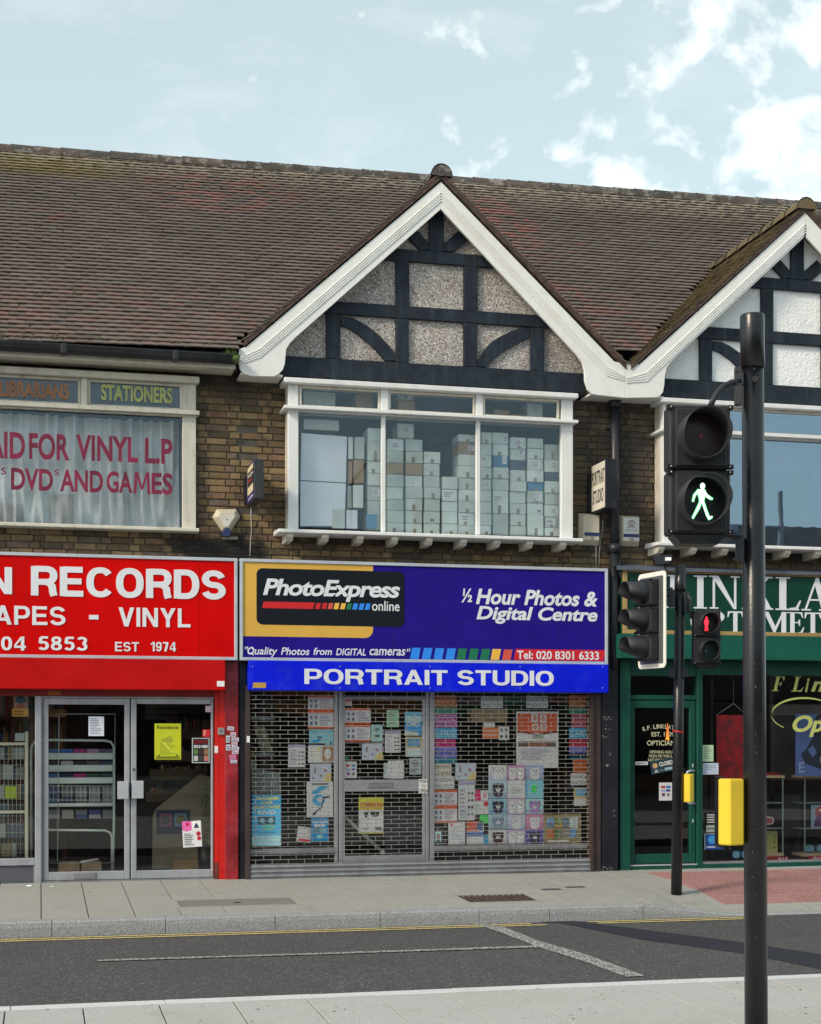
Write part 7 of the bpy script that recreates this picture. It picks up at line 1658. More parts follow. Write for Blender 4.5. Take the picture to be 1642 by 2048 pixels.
# inside the optician's
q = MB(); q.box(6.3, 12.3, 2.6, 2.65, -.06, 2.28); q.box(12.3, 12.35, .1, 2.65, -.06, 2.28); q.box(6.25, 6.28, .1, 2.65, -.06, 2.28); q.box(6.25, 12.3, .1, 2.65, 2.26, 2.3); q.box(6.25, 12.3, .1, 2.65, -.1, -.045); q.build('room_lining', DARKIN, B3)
q = MB(); q.box(Xo(1400, .4), Xo(1404, .4), .1, 2.6, -.05, 2.26); q.build('partition', DARKIN, B3)
bn = thing('banner', 'red patterned hanging banner in the optician window', 'banner', (at(1459, 1556, .12)[0], .12, at(1459, 1556, .12)[1]))
BANM = mat('red_banner_cloth', (.52, .012, .020, 1), .7, var=.2, col2=(.52, .012, .020, 1)); 
BANM = mat('red_banner_print', (.55, .012, .022, 1), .7, col2=(.09, .02, .025, 1), scale=9, detail=3)
x0, x1, z0, z1 = rect(1433, 1486, 1430, 1562, .12); q = MB(); q.box(x0, x1, .12, .124, z0, z1); q.build('cloth', BANM, bn)
xm, zm = at(1467, 1407, .12); q = MB(); q.tube([(x0, .12, z1), (xm, .12, zm), (x1+.05, .12, z1)], .003, 4); q.tube([(xm, .12, zm), (xm, .12, 2.2)], .0015, 4); q.build('cord', HANDLE, bn)
q = MB(); a = rect(1543, 1603, 1432, 1560, .9); 
for i in range(30): zq_ = a[2]+(a[3]-a[2])*i/30; q.add([(a[0], .9, zq_), (a[1]+.6, .9, zq_), (a[1]+.6, .915, zq_+.024), (a[0], .915, zq_+.024)], [(0, 1, 2, 3)])
bl_o = q.build('roller_blind', mat('grey_blind', (.10, .095, .085, 1), .8), label='grey slatted blind far inside the optician window', cat='blind')
q = MB(); a = rect(1543, 1613, 1409, 1431, .88); q.box(a[0], a[1]+.6, .86, .95, a[2], a[3]); q.build('blind_box', mat('blind_box_grey', (.24, .23, .21, 1), .7), bl_o)
# display cabinets
CAB = mat('pale_wood_shelf', (.52, .40, .25, 1), .5); GL2 = mat('cabinet_edge', (.20, .28, .28, 1), .2)
def cabinet(p0, p1, label):
    Yc = .22; t = thing('display_cabinet', label, 'display cabinet', (at((p0+p1)/2, 1713, Yc)[0], Yc+.1, at((p0+p1)/2, 1713, Yc)[1]))
    a = rect(p0, p1, 1551, 1556, Yc); q = MB(); q.box(a[0], a[1], Yc, Yc+.3, a[2], a[3]); q.build('top_board', CAB, t, bev=.003)
    b = rect(p0, p1-2, 1707, 1713, Yc); q = MB(); q.box(b[0], b[1], Yc, Yc+.3, b[2], b[3]); q.build('base_board', CAB, t, bev=.003)
    for px in (p0+2, p1-4): x_ = at(px, 1600, Yc)[0]; q = MB(); q.box(x_-.007, x_+.007, Yc, Yc+.012, b[3], a[2]); q.build('corner_post', GL2, t)
    for py in (1605, 1656): c_ = rect(p0, p1-3, py, py+2, Yc); q = MB(); q.box(c_[0], c_[1], Yc+.01, Yc+.29, c_[2], c_[3]); q.build('glass_shelf', GL2, t)
    return t
cabinet(1508, 1570, 'left glass display cabinet in the optician window, partly behind the big pole'); cabinet(1608, 1680, 'right glass display cabinet in the optician window')
for (p0, p1, q0, q1, c_, lb) in ((1510, 1577, 1713.5, 1722, (150, 20, 30), 'left red ELLE name block on the window floor'), (1622, 1668, 1712, 1721, (170, 22, 34), 'right red ELLE name block on the window floor')):
    a = rect(p0, p1, q0, q1, .1); q = MB(); q.box(a[0], a[1], .1, .16, a[2], a[3]); o_ = q.build('name_block', flat(c_), label=lb, cat='name block', bev=.002)
    w0 = 1557 if p0 < 1600 else 1627; text('ELLE', w0, w0+18, q0+1.5, q1-1.5, .0995, SIGNW, o_, .02, th=.001)
a = rect(1530, 1555, 1662, 1706, .3); q = MB(); q.box(a[0], a[1], .3, .36, a[2], a[3]); o_ = q.build('display_box', flat((150, 156, 96)), label='yellow-green box in the left display cabinet', cat='box')
q = MB()
for v in (.25, .5, .75): zz_ = a[2]+(a[3]-a[2])*v; q.box(a[1]-.045, a[1]-.03, .298, .2999, zz_-.012, zz_+.012)
q.build('slots', NAIL, o_)
def specs(p0, p1, q0, q1, Y, cf, cl, lb):
    t = thing('spectacles', lb, 'spectacles', (at((p0+p1)/2, q1, Y)[0], Y, at((p0+p1)/2, q1, Y)[1]))
    a = rect(p0, p1, q0, q1, Y); w_, h_ = a[1]-a[0], a[3]-a[2]
    for k in (0, 1):
        c0 = a[0]+w_*(.25+.5*k); pl_ = [(c0+w_*.21*(abs(cos(u))**.7)*(1 if cos(u) > 0 else -1), (a[2]+a[3])/2+h_*.42*(abs(sin(u))**.7)*(1 if sin(u) > 0 else -1)) for u in [2*pi*i/16 for i in range(16)]]
        q = MB(); q.prism(pl_, Y+.002, Y+.006); q.build('lens', cl, t)
        q = MB(); q.tube([(x_, Y, z_) for x_, z_ in pl_+pl_[:1]], .006, 5); q.build('rim', cf, t)
    q = MB(); q.tube([(a[0]+w_*.46, Y, a[3]-h_*.3), (a[0]+w_*.54, Y, a[3]-h_*.3)], .006, 5); q.build('bridge', cf, t)
specs(1500, 1549, 1633, 1650, .26, flat((200, 205, 205)), flat((150, 60, 70)), 'white framed oversized display spectacles in the left cabinet')
specs(1463, 1500, 1700, 1718, .12, flat((30, 90, 150)), flat((130, 190, 205)), 'blue display spectacles on the window floor beside the big pole')
specs(1607, 1655, 1688, 1706, .26, flat((60, 90, 110)), flat((100, 150, 170)), 'pale blue display spectacles in the right cabinet')
paper(1591, 1660, 1428, 1552, .16, (92, 116, 178), 'large blue fashion poster of a person in dark clothes in the optician window', [('p', [(.28, .2), (.75, .1), (1, .15), (1, .8), (.62, .78), (.5, .62), (.3, .42), (.15, .36)], (44, 52, 70)), ('p', [(.35, .42), (.5, .5), (.62, .38), (.5, .3)], (100, 124, 184)), ('e', .72, .9, .16, .1, (30, 30, 40)), ('e', .76, .86, .1, .07, (170, 150, 150)), ('p', [(.7, .3), (.95, .36), (.95, .26), (.72, .2)], (180, 160, 165))], [('E', .1, .26, .06, .22, (170, 190, 225), 0)])
paper(1622, 1660, 1610, 1658, .24, (120, 150, 170), 'poster with red and purple shape in the right cabinet', [('e', .62, .7, .42, .26, (150, 40, 50)), ('p', [(.15, .1), (1, .1), (1, .65), (.4, .65), (.2, .4)], (80, 40, 96)), ('e', .5, .78, .1, .06, (200, 190, 190))])
a = rect(1484, 1560, 1545, 1552, .3); q = MB(); q.box(a[0], a[1], .3, .42, a[2], a[3]); q.build('red_case', flat((120, 16, 24)), label='low red case on top of the left display cabinet', cat='case', bev=.006)
q = MB(); q.prism(P2([(1588, 1690), (1596, 1660), (1604, 1655), (1598, 1690), (1590, 1708), (1582, 1708)], .8), .8, .84); q.box(*at(1568, 1650, .9)[:1], at(1600, 1650, .9)[0], .9, 1.3, -.05, at(1580, 1590, .9)[1]); q.build('chair', mat('dark_chair', (.02, .022, .028, 1), .6), label='dark chair between the two display cabinets', cat='chair')
# ================================================================== wall fittings
def hexbox():
    t = thing('alarm_box', 'cream six-sided alarm box with dark blue foot on the brick pier', 'alarm box', (at(452, 1070, 0)[0], -.05, at(452, 1070, 0)[1]))
    outer = P2([(434,1018),(473,1018),(481,1033),(462,1062),(444.5,1062),(425,1034)], -.06); inner = P2([(441,1026),(469,1026),(472,1033),(457,1055),(450,1055),(435.5,1034)], -.115)
    q = MB(); n = 6; q.add([(x, -.002, z) for x, z in outer]+[(x, -.05, z) for x, z in outer]+[(x, -.115, z) for x, z in inner], [(i, i+n, (i+1)%n+n, (i+1)%n) for i in range(n)]+[(i+n, i+2*n, (i+1)%n+2*n, (i+1)%n+n) for i in range(n)]+[tuple(range(3*n-1, 2*n-1, -1))])
    q.build('case', BEIGE, t, bev=.004)
    q = MB(); q.prism(P2([(442,1028),(468,1028),(469,1033),(456,1053),(451,1053),(438,1034)], -.117), -.118, -.1155); q.build('cover_plate', mat('alarm_cover', (.68,.66,.60,1), .45), t)
    q = MB(); q.prism(P2([(450,1057),(457,1057),(462.5,1065),(459,1073),(447,1073),(443,1067)], -.10), -.122, -.002); q.build('strobe', ALBLUE, t, bev=.004)
    xx, zz_ = at(454, 1039, -.119); q = MB(); q.tube([(xx, -.121, zz_), (xx, -.117, zz_)], .006, 8); q.build('screw', NAIL, t)
hexbox()
a = rect(447, 476, 1073, 1079, -.04); q = MB(); q.box(a[0], a[1], -.05, 0, a[2], a[3]); q.build('bracket', mat('old_grey_bracket', (.28,.26,.21,1), .8), label='short grey bracket left on the wall under the six-sided alarm box', cat='bracket', bev=.004)
def alarm(p0, p1, q0, q1, label, txt):
    Y = -.09; x0, x1, z0, z1 = rect(p0, p1, q0, q1, Y); t = thing('alarm_box', label, 'alarm box', ((x0+x1)/2, -.05, z0)); e = .028
    q = MB(); q.add([(x0-.012, -.002, z0-.03), (x1+.006, -.002, z0-.03), (x1+.006, -.002, z1+.012), (x0-.012, -.002, z1+.012), (x0-.012, -.03, z0-.03), (x1+.006, -.03, z0-.03), (x1+.006, -.03, z1+.012), (x0-.012, -.03, z1+.012),
        (x0+e, Y, z0+e*.8), (x1-.008, Y, z0+e*.8), (x1-.008, Y, z1-.01), (x0+e, Y, z1-.01)], [(0,1,5,4),(1,2,6,5),(2,3,7,6),(3,0,4,7),(4,5,9,8),(5,6,10,9),(6,7,11,10),(7,4,8,11),(8,9,10,11)])
    q.build('case', BEIGE, t, bev=.003); X0, X1 = x0+e+.008, x1-.014
    if txt: q = MB(); q.box(X0, X1, Y-.002, Y-.0002, z0+.03, z1-.02); q.build('face_plate', mat('plate_white', (.62,.64,.66,1), .4), t)
    q = MB(); h = z1-z0; q.box(X0, X1, Y-.006, Y-.0022, z0+h*.22, z0+h*.34); q.build('strobe', ALBLUE, t)
    q = MB(); q.box((X0*.6+X1*.4), (X0*.35+X1*.65), Y-.004, Y-.0022, z0+h*.09, z0+h*.19); q.build('badge', mat('badge_grey', (.33,.30,.24,1), .5), t)
    if txt:
        q = MB(); c_ = flat((130, 92, 84)); xm = (X0+X1)/2; w_ = X1-X0
        put_text(q, 'ACE', xm-w_*.28, xm+w_*.28, z0+h*.70, z0+h*.79, Y-.0026, .01); put_text(q, '0689', xm-w_*.28, xm+w_*.28, z0+h*.56, z0+h*.63, Y-.0026, .005); put_text(q, '837139', xm-w_*.38, xm+w_*.38, z0+h*.44, z0+h*.51, Y-.0026, .005)
        for s_ in (1, -1): q.prism([(xm+w_*.2*cos(k_*pi/8), z0+h*.745+s_*(h*.06+h*.05*sin(k_*pi/8))) for k_ in range(9)], Y-.0028, Y-.0024)
        q.build('lettering', c_, t)
alarm(1241, 1280, 1033, 1086, 'pale alarm box marked ACE with blue strip, right of the downpipe', True); alarm(1163, 1200, 1028, 1084, 'pale alarm box with blue strip under the PORTRAIT STUDIO lightbox', False)
CAB_ = mat('grey_cable', (.50, .50, .46, 1), .5)
def cable(pts, Y, r, label, m=CAB_):
    q = MB(); q.tube([(at(x, y, Y)[0], Y, at(x, y, Y)[1]) for x, y in pts], r, 6); q.build('cable', m, label=label, cat='cable')
cable([(502, 1010), (502, 1030), (503, 1060), (501, 1085), (500, 1112)], -.015, .0055, 'thin pale cable hanging from the small left lightbox')
cable([(1206, 1040), (1205, 1060), (1200, 1085), (1198, 1132)], -.02, .005, 'curved pale cable beside the downpipe above the violet sign'); cable([(1192, 1091), (1192, 1134)], -.02, .007, 'straight grey cable below the alarm box left of the downpipe')
# projecting lightboxes
def lightbox(px_front0, px_front1, py0, py1, Yf, label, faces):
    x0, x1 = at(px_front0, 950, Yf)[0], at(px_front1, 950, Yf)[0]; z1, z0 = at(px_front0, py0, Yf)[1], at(px_front0, py1, Yf)[1]
    t = thing('projecting_sign', label, 'projecting sign', ((x0+x1)/2, 0, z0))
    q = MB(); q.box(x0, x1, Yf, -.06, z0, z1); q.build('case', BLACK if faces == 1 else NAVY, t, bev=.005)
    q = MB(); q.box(x0-.03, x1-.02, -.055, 0, z0+.02, z1-.10); q.build('wall_bracket', NAVY, t)
    q = MB(); fw, fh = -.06-Yf, z1-z0; cs = []
    def R(u0, u1, v0, v1, c, d):     # u from the wall (0) to the front edge (1)
        m = c if not isinstance(c, tuple) else flat(c)
        if m not in cs: cs.append(m)
        ya, yb_ = -.06-fw*u0, -.06-fw*u1
        q.add([(x0-d, ya, z0+fh*v0), (x0-d, yb_, z0+fh*v0), (x0-d, yb_, z0+fh*v1), (x0-d, ya, z0+fh*v1)], [(0, 1, 2, 3)], cs.index(m))
    def T(s_, u0, u1, v0, v1, c, d, off):
        m = flat(c)
        if m not in cs: cs.append(m)
        vs, fs = text_mesh(s_, off, 0, 0, 1); q.add([(x0-d, -.06-fw*(u0+(u1-u0)*a_), z0+fh*(v0+(v1-v0)*b_)) for a_, b_, _ in vs], fs, cs.index(m))
    if faces == 2:
        R(.03, .97, .03, .97, mat('lightbox_face', (.74, .70, .60, 1), .4), .002); T('PORTRAIT', .06, .95, .54, .83, (16, 16, 20), .004, .01); T('STUDIO', .14, .88, .16, .44, (16, 16, 20), .004, .01)
    else:
        R(.03, .97, .03, .97, (44, 34, 110), .002); R(.12, .9, .22, .93, (214, 204, 160), .003); R(.16, 1.0-.03, .42, .80, (40, 38, 40), .004); T('PhotoExpress', .2, .93, .62, .76, (214, 212, 204), .005, .02); R(.2, .7, .54, .58, (190, 40, 44), .005); T('online', .2, .92, .07, .16, (206, 206, 230), .004, .02)
    q.build('face', cs, t)
lightbox(508, 527.5, 917.5, 996, -.60, 'small dark lightbox with photo logo projecting from the brick pier', 1)
lightbox(1211, 1233, 917, 1016, -.50, 'white PORTRAIT STUDIO lightbox projecting beside the downpipe', 2)

# ================================================================== traffic signals and poles
def atw(px, py, w_):
    """point on the sight line of a photo pixel at forward distance w_"""
    r_ = (px-CX)/F*w_; return Vector((r_*_c+w_*_s, w_*_c-r_*_s-DIST, CAMH+(HY-py)/F*w_))
def place(q, M_): return q.xform(M_)
def head_frame(pos, a_deg): return Matrix.Translation(pos) @ Matrix.Rotation(radians(a_deg), 4, 'Z')
def hood(q, cx_, cz_, r, y0, Ltop, Lbot, m, cut=1.2, n=36, th=.004, flare=0.0):
    """cowl round a lens: long over the top, cut away below; both skins"""
    outer0, outer1, inner0, inner1 = [], [], [], []
    for i in range(n):
        t_ = 2*pi*i/n; s_ = sin(t_); k = (1+s_)/2
        Lk = Lbot+(Ltop-Lbot)*min(1, max(0, k*cut))**1.0; Lk = Lbot+(Ltop-Lbot)*(3*min(1, k*cut)**2-2*min(1, k*cut)**3)
        for lst, rr, yy in ((outer0, r, y0), (outer1, r*(1+flare), y0-Lk), (inner0, r-th, y0), (inner1, r*(1+flare)-th, y0-Lk)): lst.append((cx_+rr*cos(t_), yy, cz_+rr*sin(t_)))
    vs = outer0+outer1+inner0+inner1
    fs = []
    for i in range(n):
        j = (i+1) % n; fs += [(i, n+i, n+j, j), (2*n+i, 2*n+j, 3*n+j, 3*n+i), (n+i, 3*n+i, 3*n+j, n+j)]
    q.add(vs, fs, m, True)
def disc(q, cx_, cz_, r, y, m, n=28, bulge=0):
    q.add([(cx_+r*cos(-2*pi*i/n), y, cz_+r*sin(-2*pi*i/n)) for i in range(n)]+[(cx_, y-bulge, cz_)], [(i, (i+1) % n, n) for i in range(n)][::1], m, True)
LENSR = mat('dark_red_lens', (.020, .006, .010, 1), .3); LENSG = mat('dark_green_lens', (.006, .022, .024, 1), .3); LENSK = mat('signal_lens_black', (.006, .008, .010, 1), .3)
EMG = glow('green_man_light', (.06, .9, .22, 1), .9); EMW = glow('green_man_core', (.62, 1.0, .70, 1), 1.5); EMR = glow('red_man_light', (1.0, .02, .04, 1), 2.2); DIMR = glow('faint_red_spot', (1, .05, .05, 1), .05); DIMG = glow('faint_green_spot', (.05, .8, .6, 1), .10)
GSIG = mat('signal_case_black', (.020, .021, .025, 1), .55, spec=.35, var=.12, dirt=.25, dirtcol=(.10, .09, .08, 1)); HOODM = mat('signal_hood_black', (.026, .028, .034, 1), .50, spec=.35, var=.08, dirt=.1, dirtcol=(.08, .07, .06, 1))
def ped_head(name, label, pos, ang, W_, H_, lit, s):
    """pos = centre of the front face; s scales the details"""
    t = thing(name, label, 'pedestrian signal', pos-Vector((0, 0, H_/2)), 'pedestrian signal heads')
    M_ = head_frame(pos, ang); hw, hh = W_/2, H_/2; D = .13*s
    for k, zc in enumerate((hh/2, -hh/2)):
        q = MB(); q.box(-hw, hw, 0, D, zc-hh/2+.003, zc+hh/2-.003); place(q, M_); q.build('case', GSIG, t, bev=.010*s)
        q = MB(); q.box(-hw+.03*s, hw-.02*s, -.010*s, 0, zc-hh/2+.016, zc+hh/2-.02); place(q, M_); q.build('front_door', GSIG, t, bev=.008*s)
        q = MB(); hood(q, 0, zc, .122*s, -.008*s, .165*s, .09*s, 0, 1.6, flare=-.03); place(q, M_); q.build('hood', HOODM, t)
        q = MB(); disc(q, 0, zc, .114*s, -.014*s, 0, bulge=.004); place(q, M_)
        q.build('lens', LENSR if (k == 0 and lit == 'green') else LENSG if (k == 1 and lit == 'red') else LENSK, t)
        q = MB()
        for sx in (-1, 1):
            for sz in (-1, 1): q.box(sx*hw-.012*s, sx*hw+.012*s, -.012*s, .02*s, zc+sz*(hh/2-.014)-.010*s, zc+sz*(hh/2-.014)+.010*s); q.tube([(sx*(hw-.006*s), -.016*s, zc+sz*(hh/2-.014)), (sx*(hw-.006*s), -.011*s, zc+sz*(hh/2-.014))], .0035*s, 6, 1)
        place(q, M_); q.build('hinge_lugs', [BLACKG, mat('bright_rivet', (.7, .7, .7, 1), .3)], t, kind='stuff')
    q = MB(); k = 3
    q.prism([(-hw+.02*s, -hh), (hw-.02*s, -hh), (hw-.06*s, -hh-.045*s), (-hw+.06*s, -hh-.045*s)], -.0, D); place(q, M_); q.build('base_cap', BLACKG, t)
    # the figure
    q = MB(); zc = (-hh/2 if lit == 'green' else hh/2); y = -.019*s
    def poly(pts, m=0, dy=0): q.prism([(a_*s, zc+b_*s) for a_, b_ in pts], y-dy, y-dy+.001, m)
    if lit == 'green':
        def body(g, dy, m):
            poly([(.008+.013*cos(u)*(1+g*8), .076+.016*sin(u)*(1+g*8)) for u in [2*pi*i/10 for i in range(10)]], m, dy)
            poly([(-.018-g, .060), (.020+g, .060), (.026+g, .040), (.016+g, .005), (.017, -.004), (-.010-g, -.004), (-.010-g, .012), (-.020-g, .044)], m, dy+.0001)
            poly([(-.018, .058+g), (-.038-g, .035), (-.045-g, .006), (-.044, -.002-g), (-.034+g, -.001), (-.032+g, .012), (-.022, .035)], m, dy+.0002)
            poly([(.018, .058+g), (.032, .036), (.060+g, .016+g), (.058, .009-g), (.046, .008-g), (.024, .022)], m, dy+.0003)
            poly([(-.010-g, -.003), (.006+g, -.003), (-.006+g, -.036), (-.034+g, -.080), (-.038, -.090-g), (-.050-g, -.086), (-.040-g, -.066)], m, dy+.0004)
            poly([(.002, -.003), (.018+g, -.003), (.030+g, -.040), (.044+g, -.074), (.058+g, -.070), (.056, -.082-g), (.038, -.092-g), (.026, -.070)], m, dy+.0005)
        body(.0015, 0, 0); body(-.0022, .001, 1)
        place(q, M_); q.build('walking_figure', [EMG, EMW], t)
        q = MB(); q.box(-.006*s, .006*s, -.020*s, -.018*s, hh/2-.012*s, hh/2+.012*s); place(q, M_); q.build('unlit_spot', DIMR, t)
    else:
        poly([(-.018+.013*cos(u), .062+.016*sin(u)) for u in [2*pi*i/10 for i in range(10)]]); poly([(-.034, .046), (-.002, .046), (.010, .020), (.006, -.010), (-.004, -.024), (-.032, -.024), (-.042, -.010), (-.046, .020)], 0, .0001)
        poly([(-.034, -.022), (-.019, -.022), (-.022, -.080), (-.026, -.090), (-.042, -.090), (-.036, -.078)], 0, .0002); poly([(-.016, -.022), (-.002, -.022), (.000, -.078), (.006, -.090), (-.012, -.090), (-.014, -.080)], 0, .0003)
        place(q, M_); q.build('standing_figure', EMR, t)
        q = MB(); q.box(-.028*s, -.016*s, -.020*s, -.018*s, -hh/2-.014*s, -hh/2+.010*s); place(q, M_); q.build('unlit_spot', DIMG, t)
    return t
# ---- near pole
WN = 7.65
pb = atw(1513, 2146, WN); pt = atw(1505, 640, WN); 
npo = thing('signal_pole', 'tall black steel pole in the foreground carrying the lit green man signal', 'signal pole', Vector((pb.x, pb.y, isl(pb.y))))
q = MB(); d_ = (pt-pb); base = pb+d_*((isl(pb.y)-.02-pb.z)/d_.z); q.tube([base, base+(pt-base)*.5, pt-Vector((0, 0, .02))], [.0575, .0565, .0545], 40); q.build('shaft', POLE, npo)
cb = atw(1505, 737, WN); ct = atw(1504.5, 630, WN)
q = MB(); q.tube([cb, cb+Vector((0, 0, .003)), ct-Vector((0, 0, .008)), ct, ct+Vector((0, 0, .002))], [.057, .061, .061, .057, .02], 40); q.build('cap_sleeve', POLE, npo)
M_ = Matrix.Translation(atw(1510, 758, WN-.058)) @ Matrix.Rotation(radians(-24), 4, 'Z')
q = MB(); q.tube([(0, 0, 0), (0, -.006, 0)], .016, 10); q.tube([(-.005, 0, .05), (-.005, -.004, .05)], .006, 6); q.xform(M_); q.build('cover_bolts', GSIG, npo)
hp = atw(1400, 939, WN-.16)
nh = ped_head('pedestrian_signal', 'large near pedestrian signal with lit green walking man', hp, -10, .305, .640, 'green', 1.0)
# brackets and conduit
q = MB(); A = atw(1476, 775, WN-.02); q.box(-.018, .018, -.02, .02, -.09, .10); q.xform(Matrix.Translation(A) @ Matrix.Rotation(radians(-20), 4, 'Z'))
n0 = len(q.v); q.box(-.02, .005, -.03, -.024, -.04, .0); 
q.v = q.v[:n0]; q.f = q.f[:-6]; q.m = q.m[:-6]; q.s = q.s[:-6]
for dy in (742, 768): b_ = atw(1470, dy, WN-.04); q.tube([b_, b_+Vector((.05, 0, 0))], .008, 6)
q.build('upper_bracket', BLACK, npo, bev=.003)
q = MB(); q.tube([atw(1421, 812, WN-.10), atw(1426, 800, WN-.09), atw(1434, 786, WN-.08), atw(1446, 773, WN-.06), atw(1462, 765, WN-.04), atw(1482, 762, WN-.03)], .0145, 12); q.build('conduit', HOODM, npo)
q = MB(); q.tube([atw(1448, 762.5, WN-.04), atw(1472, 741, WN-.04)], .0, 3) if False else None
b0, b1 = atw(1382, 1071.5, WN-.08), atw(1480, 1073, WN-.03); q = MB(); d_ = (b1-b0); q.box(0, d_.length, -.02, .02, -.006, .006); q.xform(Matrix.Translation(b0) @ Matrix.Rotation(atan2(d_.y, d_.x), 4, 'Z')); q.build('lower_arm', BLACKG, npo)
A = atw(1479, 1098, WN-.03); q = MB(); q.box(-.019, .019, -.02, .02, -.062, .062); q.tube([(-.006, -.026, -.03), (-.006, -.019, -.03)], .008, 8); q.tube([(-.006, -.026, .012), (-.006, -.019, .012)], .010, 8); q.xform(Matrix.Translation(A) @ Matrix.Rotation(radians(-20), 4, 'Z'))
for dy in (1079, 1118): b_ = atw(1466, dy, WN-.05); q.tube([b_, b_+Vector((.04, 0, 0))], .007, 6)
q.build('lower_bracket', BLACK, npo, bev=.003)
# scuffs and sticker residue on the big pole
q = MB(); rq = random.Random(31)
for _ in range(34):
    py = rq.choice((rq.uniform(900, 1500), rq.uniform(1500, 2040))); sx = rq.uniform(-.8, .8); c0 = atw(1508+(py-1300)*.009+sx*22, py, WN-.0575*cos(math.asin(sx))-.0008); h_ = rq.uniform(.002, .010); w_ = rq.uniform(.001, .004)
    q.add([c0+Vector((-w_, 0, -h_*.3)), c0+Vector((w_*.4, 0, -h_)), c0+Vector((w_, 0, h_*.5)), c0+Vector((-w_*.2, 0, h_))], [(0, 1, 2, 3)])
q.build('scuffs', mat('pale_scuff', (.12, .11, .10, 1), .7), npo, kind='stuff')
# push button unit of the near pole, seen from behind
def push_box(px, wv, py0, py1, label, plate=True, par=None, legs=True):
    """px: left, ridge, right in photo pixels; wv: their distances"""
    P3 = [atw(x_, 1600, w_) for x_, w_ in zip(px, wv)]; back = [atw(px[2]-2, 1600, wv[2]+.07), atw(px[0], 1600, wv[0]+.10)]
    z1, z0 = atw(px[1], py0, wv[1]).z, atw(px[1], py1, wv[1]).z
    t = thing('push_button_box', label, 'push button box', (P3[1].x, P3[1].y, z0), 'yellow push button boxes')
    pl_ = [(p.x, p.y) for p in P3+back]; c0 = Vector((sum(p[0] for p in pl_)/5, sum(p[1] for p in pl_)/5))
    q = MB(); q.slab(pl_, z0+.006, z1-.006); q.build('box', YBOX, t, bev=.007)
    q = MB(); b_ = atw(px[0], 1600, wv[0]+.11); q.box(-.012, .010, -.02, .05, z0-.012, z1+.004); q.xform(Matrix.Translation((b_.x-.002, b_.y-.03, 0))); q.build('front_plate', BLACKG, t, bev=.003)
    if legs:
        for f_ in (.3, .85): p = atw(px[0]+(px[1]-px[0])*f_+4, py1, wv[0]+.03); q = MB(); q.tube([(p.x, p.y, z0+.01), (p.x, p.y, z0-.012), (p.x, p.y, z0-.02)], [.010, .011, .006], 8); q.build('bolt', BLACKG, t)
    return t
push_box((1437, 1460, 1488), (7.62, 7.56, 7.60), 1556, 1694, 'big yellow push button box on the near black pole')
# ---- far pole
fb_ = gp(1352, 1783); wf = fb_[0]*_s+(fb_[1]+DIST)*_c
fpo = thing('signal_pole', 'slimmer black pole on the far pavement carrying the red man and three-lamp signals', 'signal pole', (fb_[0], fb_[1], pz(fb_[1])))
p0 = atw(1352.5, 1786, wf); p1 = atw(1360, 1180, wf); p1b = atw(1361, 1130, wf)
q = MB(); q.tube([p0-Vector((0, 0, .15)), (p0+p1)/2, p1], [.055, .0535, .050], 28); q.build('shaft', POLE, fpo)
q = MB(); q.tube([p1-Vector((0, 0, .01)), p1+Vector((0, 0, .02)), p1b, p1b+Vector((0, 0, .004))], [.053, .056, .054, .03], 28); q.build('cap_sleeve', POLE, fpo)
for py_, pxx in ((1205, 1372), (1345, 1368)):
    A = atw(pxx, py_, wf-.03); q = MB(); q.box(-.03, .03, -.03, .03, -.10, .10) if py_ < 1300 else q.box(-.025, .03, -.02, .02, -.05, .05); q.xform(Matrix.Translation(A)); q.build('bracket', BLACK, fpo, bev=.004)
A = atw(1345, 1345, wf-.02); q = MB(); q.box(-.03, .03, -.02, .02, -.05, .05); q.xform(Matrix.Translation(A)); q.build('bracket', BLACK, fpo, bev=.004)
A = atw(1344, 1197, wf-.02); q = MB(); q.box(-.03, .03, -.02, .03, -.09, .09); q.xform(Matrix.Translation(A)); q.build('bracket', BLACK, fpo, bev=.004)
q = MB(); q.tube([atw(1333, 1178, wf-.02), atw(1345, 1179, wf-.02)], .02, 8); q.tube([atw(1330, 1190, wf), atw(1346, 1192, wf)], .018, 8); q.tube([atw(1331, 1204, wf-.02), atw(1340, 1196, wf-.05), atw(1347, 1203, wf-.02)], .004, 6); q.build('arm', BLACK, fpo)
q = MB(); q.tube([atw(1376, 1190, wf-.06), atw(1381, 1200, wf-.07), atw(1379.5, 1215, wf-.07), atw(1381, 1230, wf-.06), atw(1388, 1240, wf-.04)], .016, 8); q.build('conduit', BLACK, fpo)
ph_ = atw(1415, 1274, wf-.10)
ped_head('pedestrian_signal', 'smaller far pedestrian signal with lit red standing man', ph_, -9, .268, .545, 'red', .84)
push_box((1367, 1380, 1388), (wf-.02, wf-.06, wf-.02), 1547, 1606, 'small yellow push button box on the far pole before the optician door', legs=False)
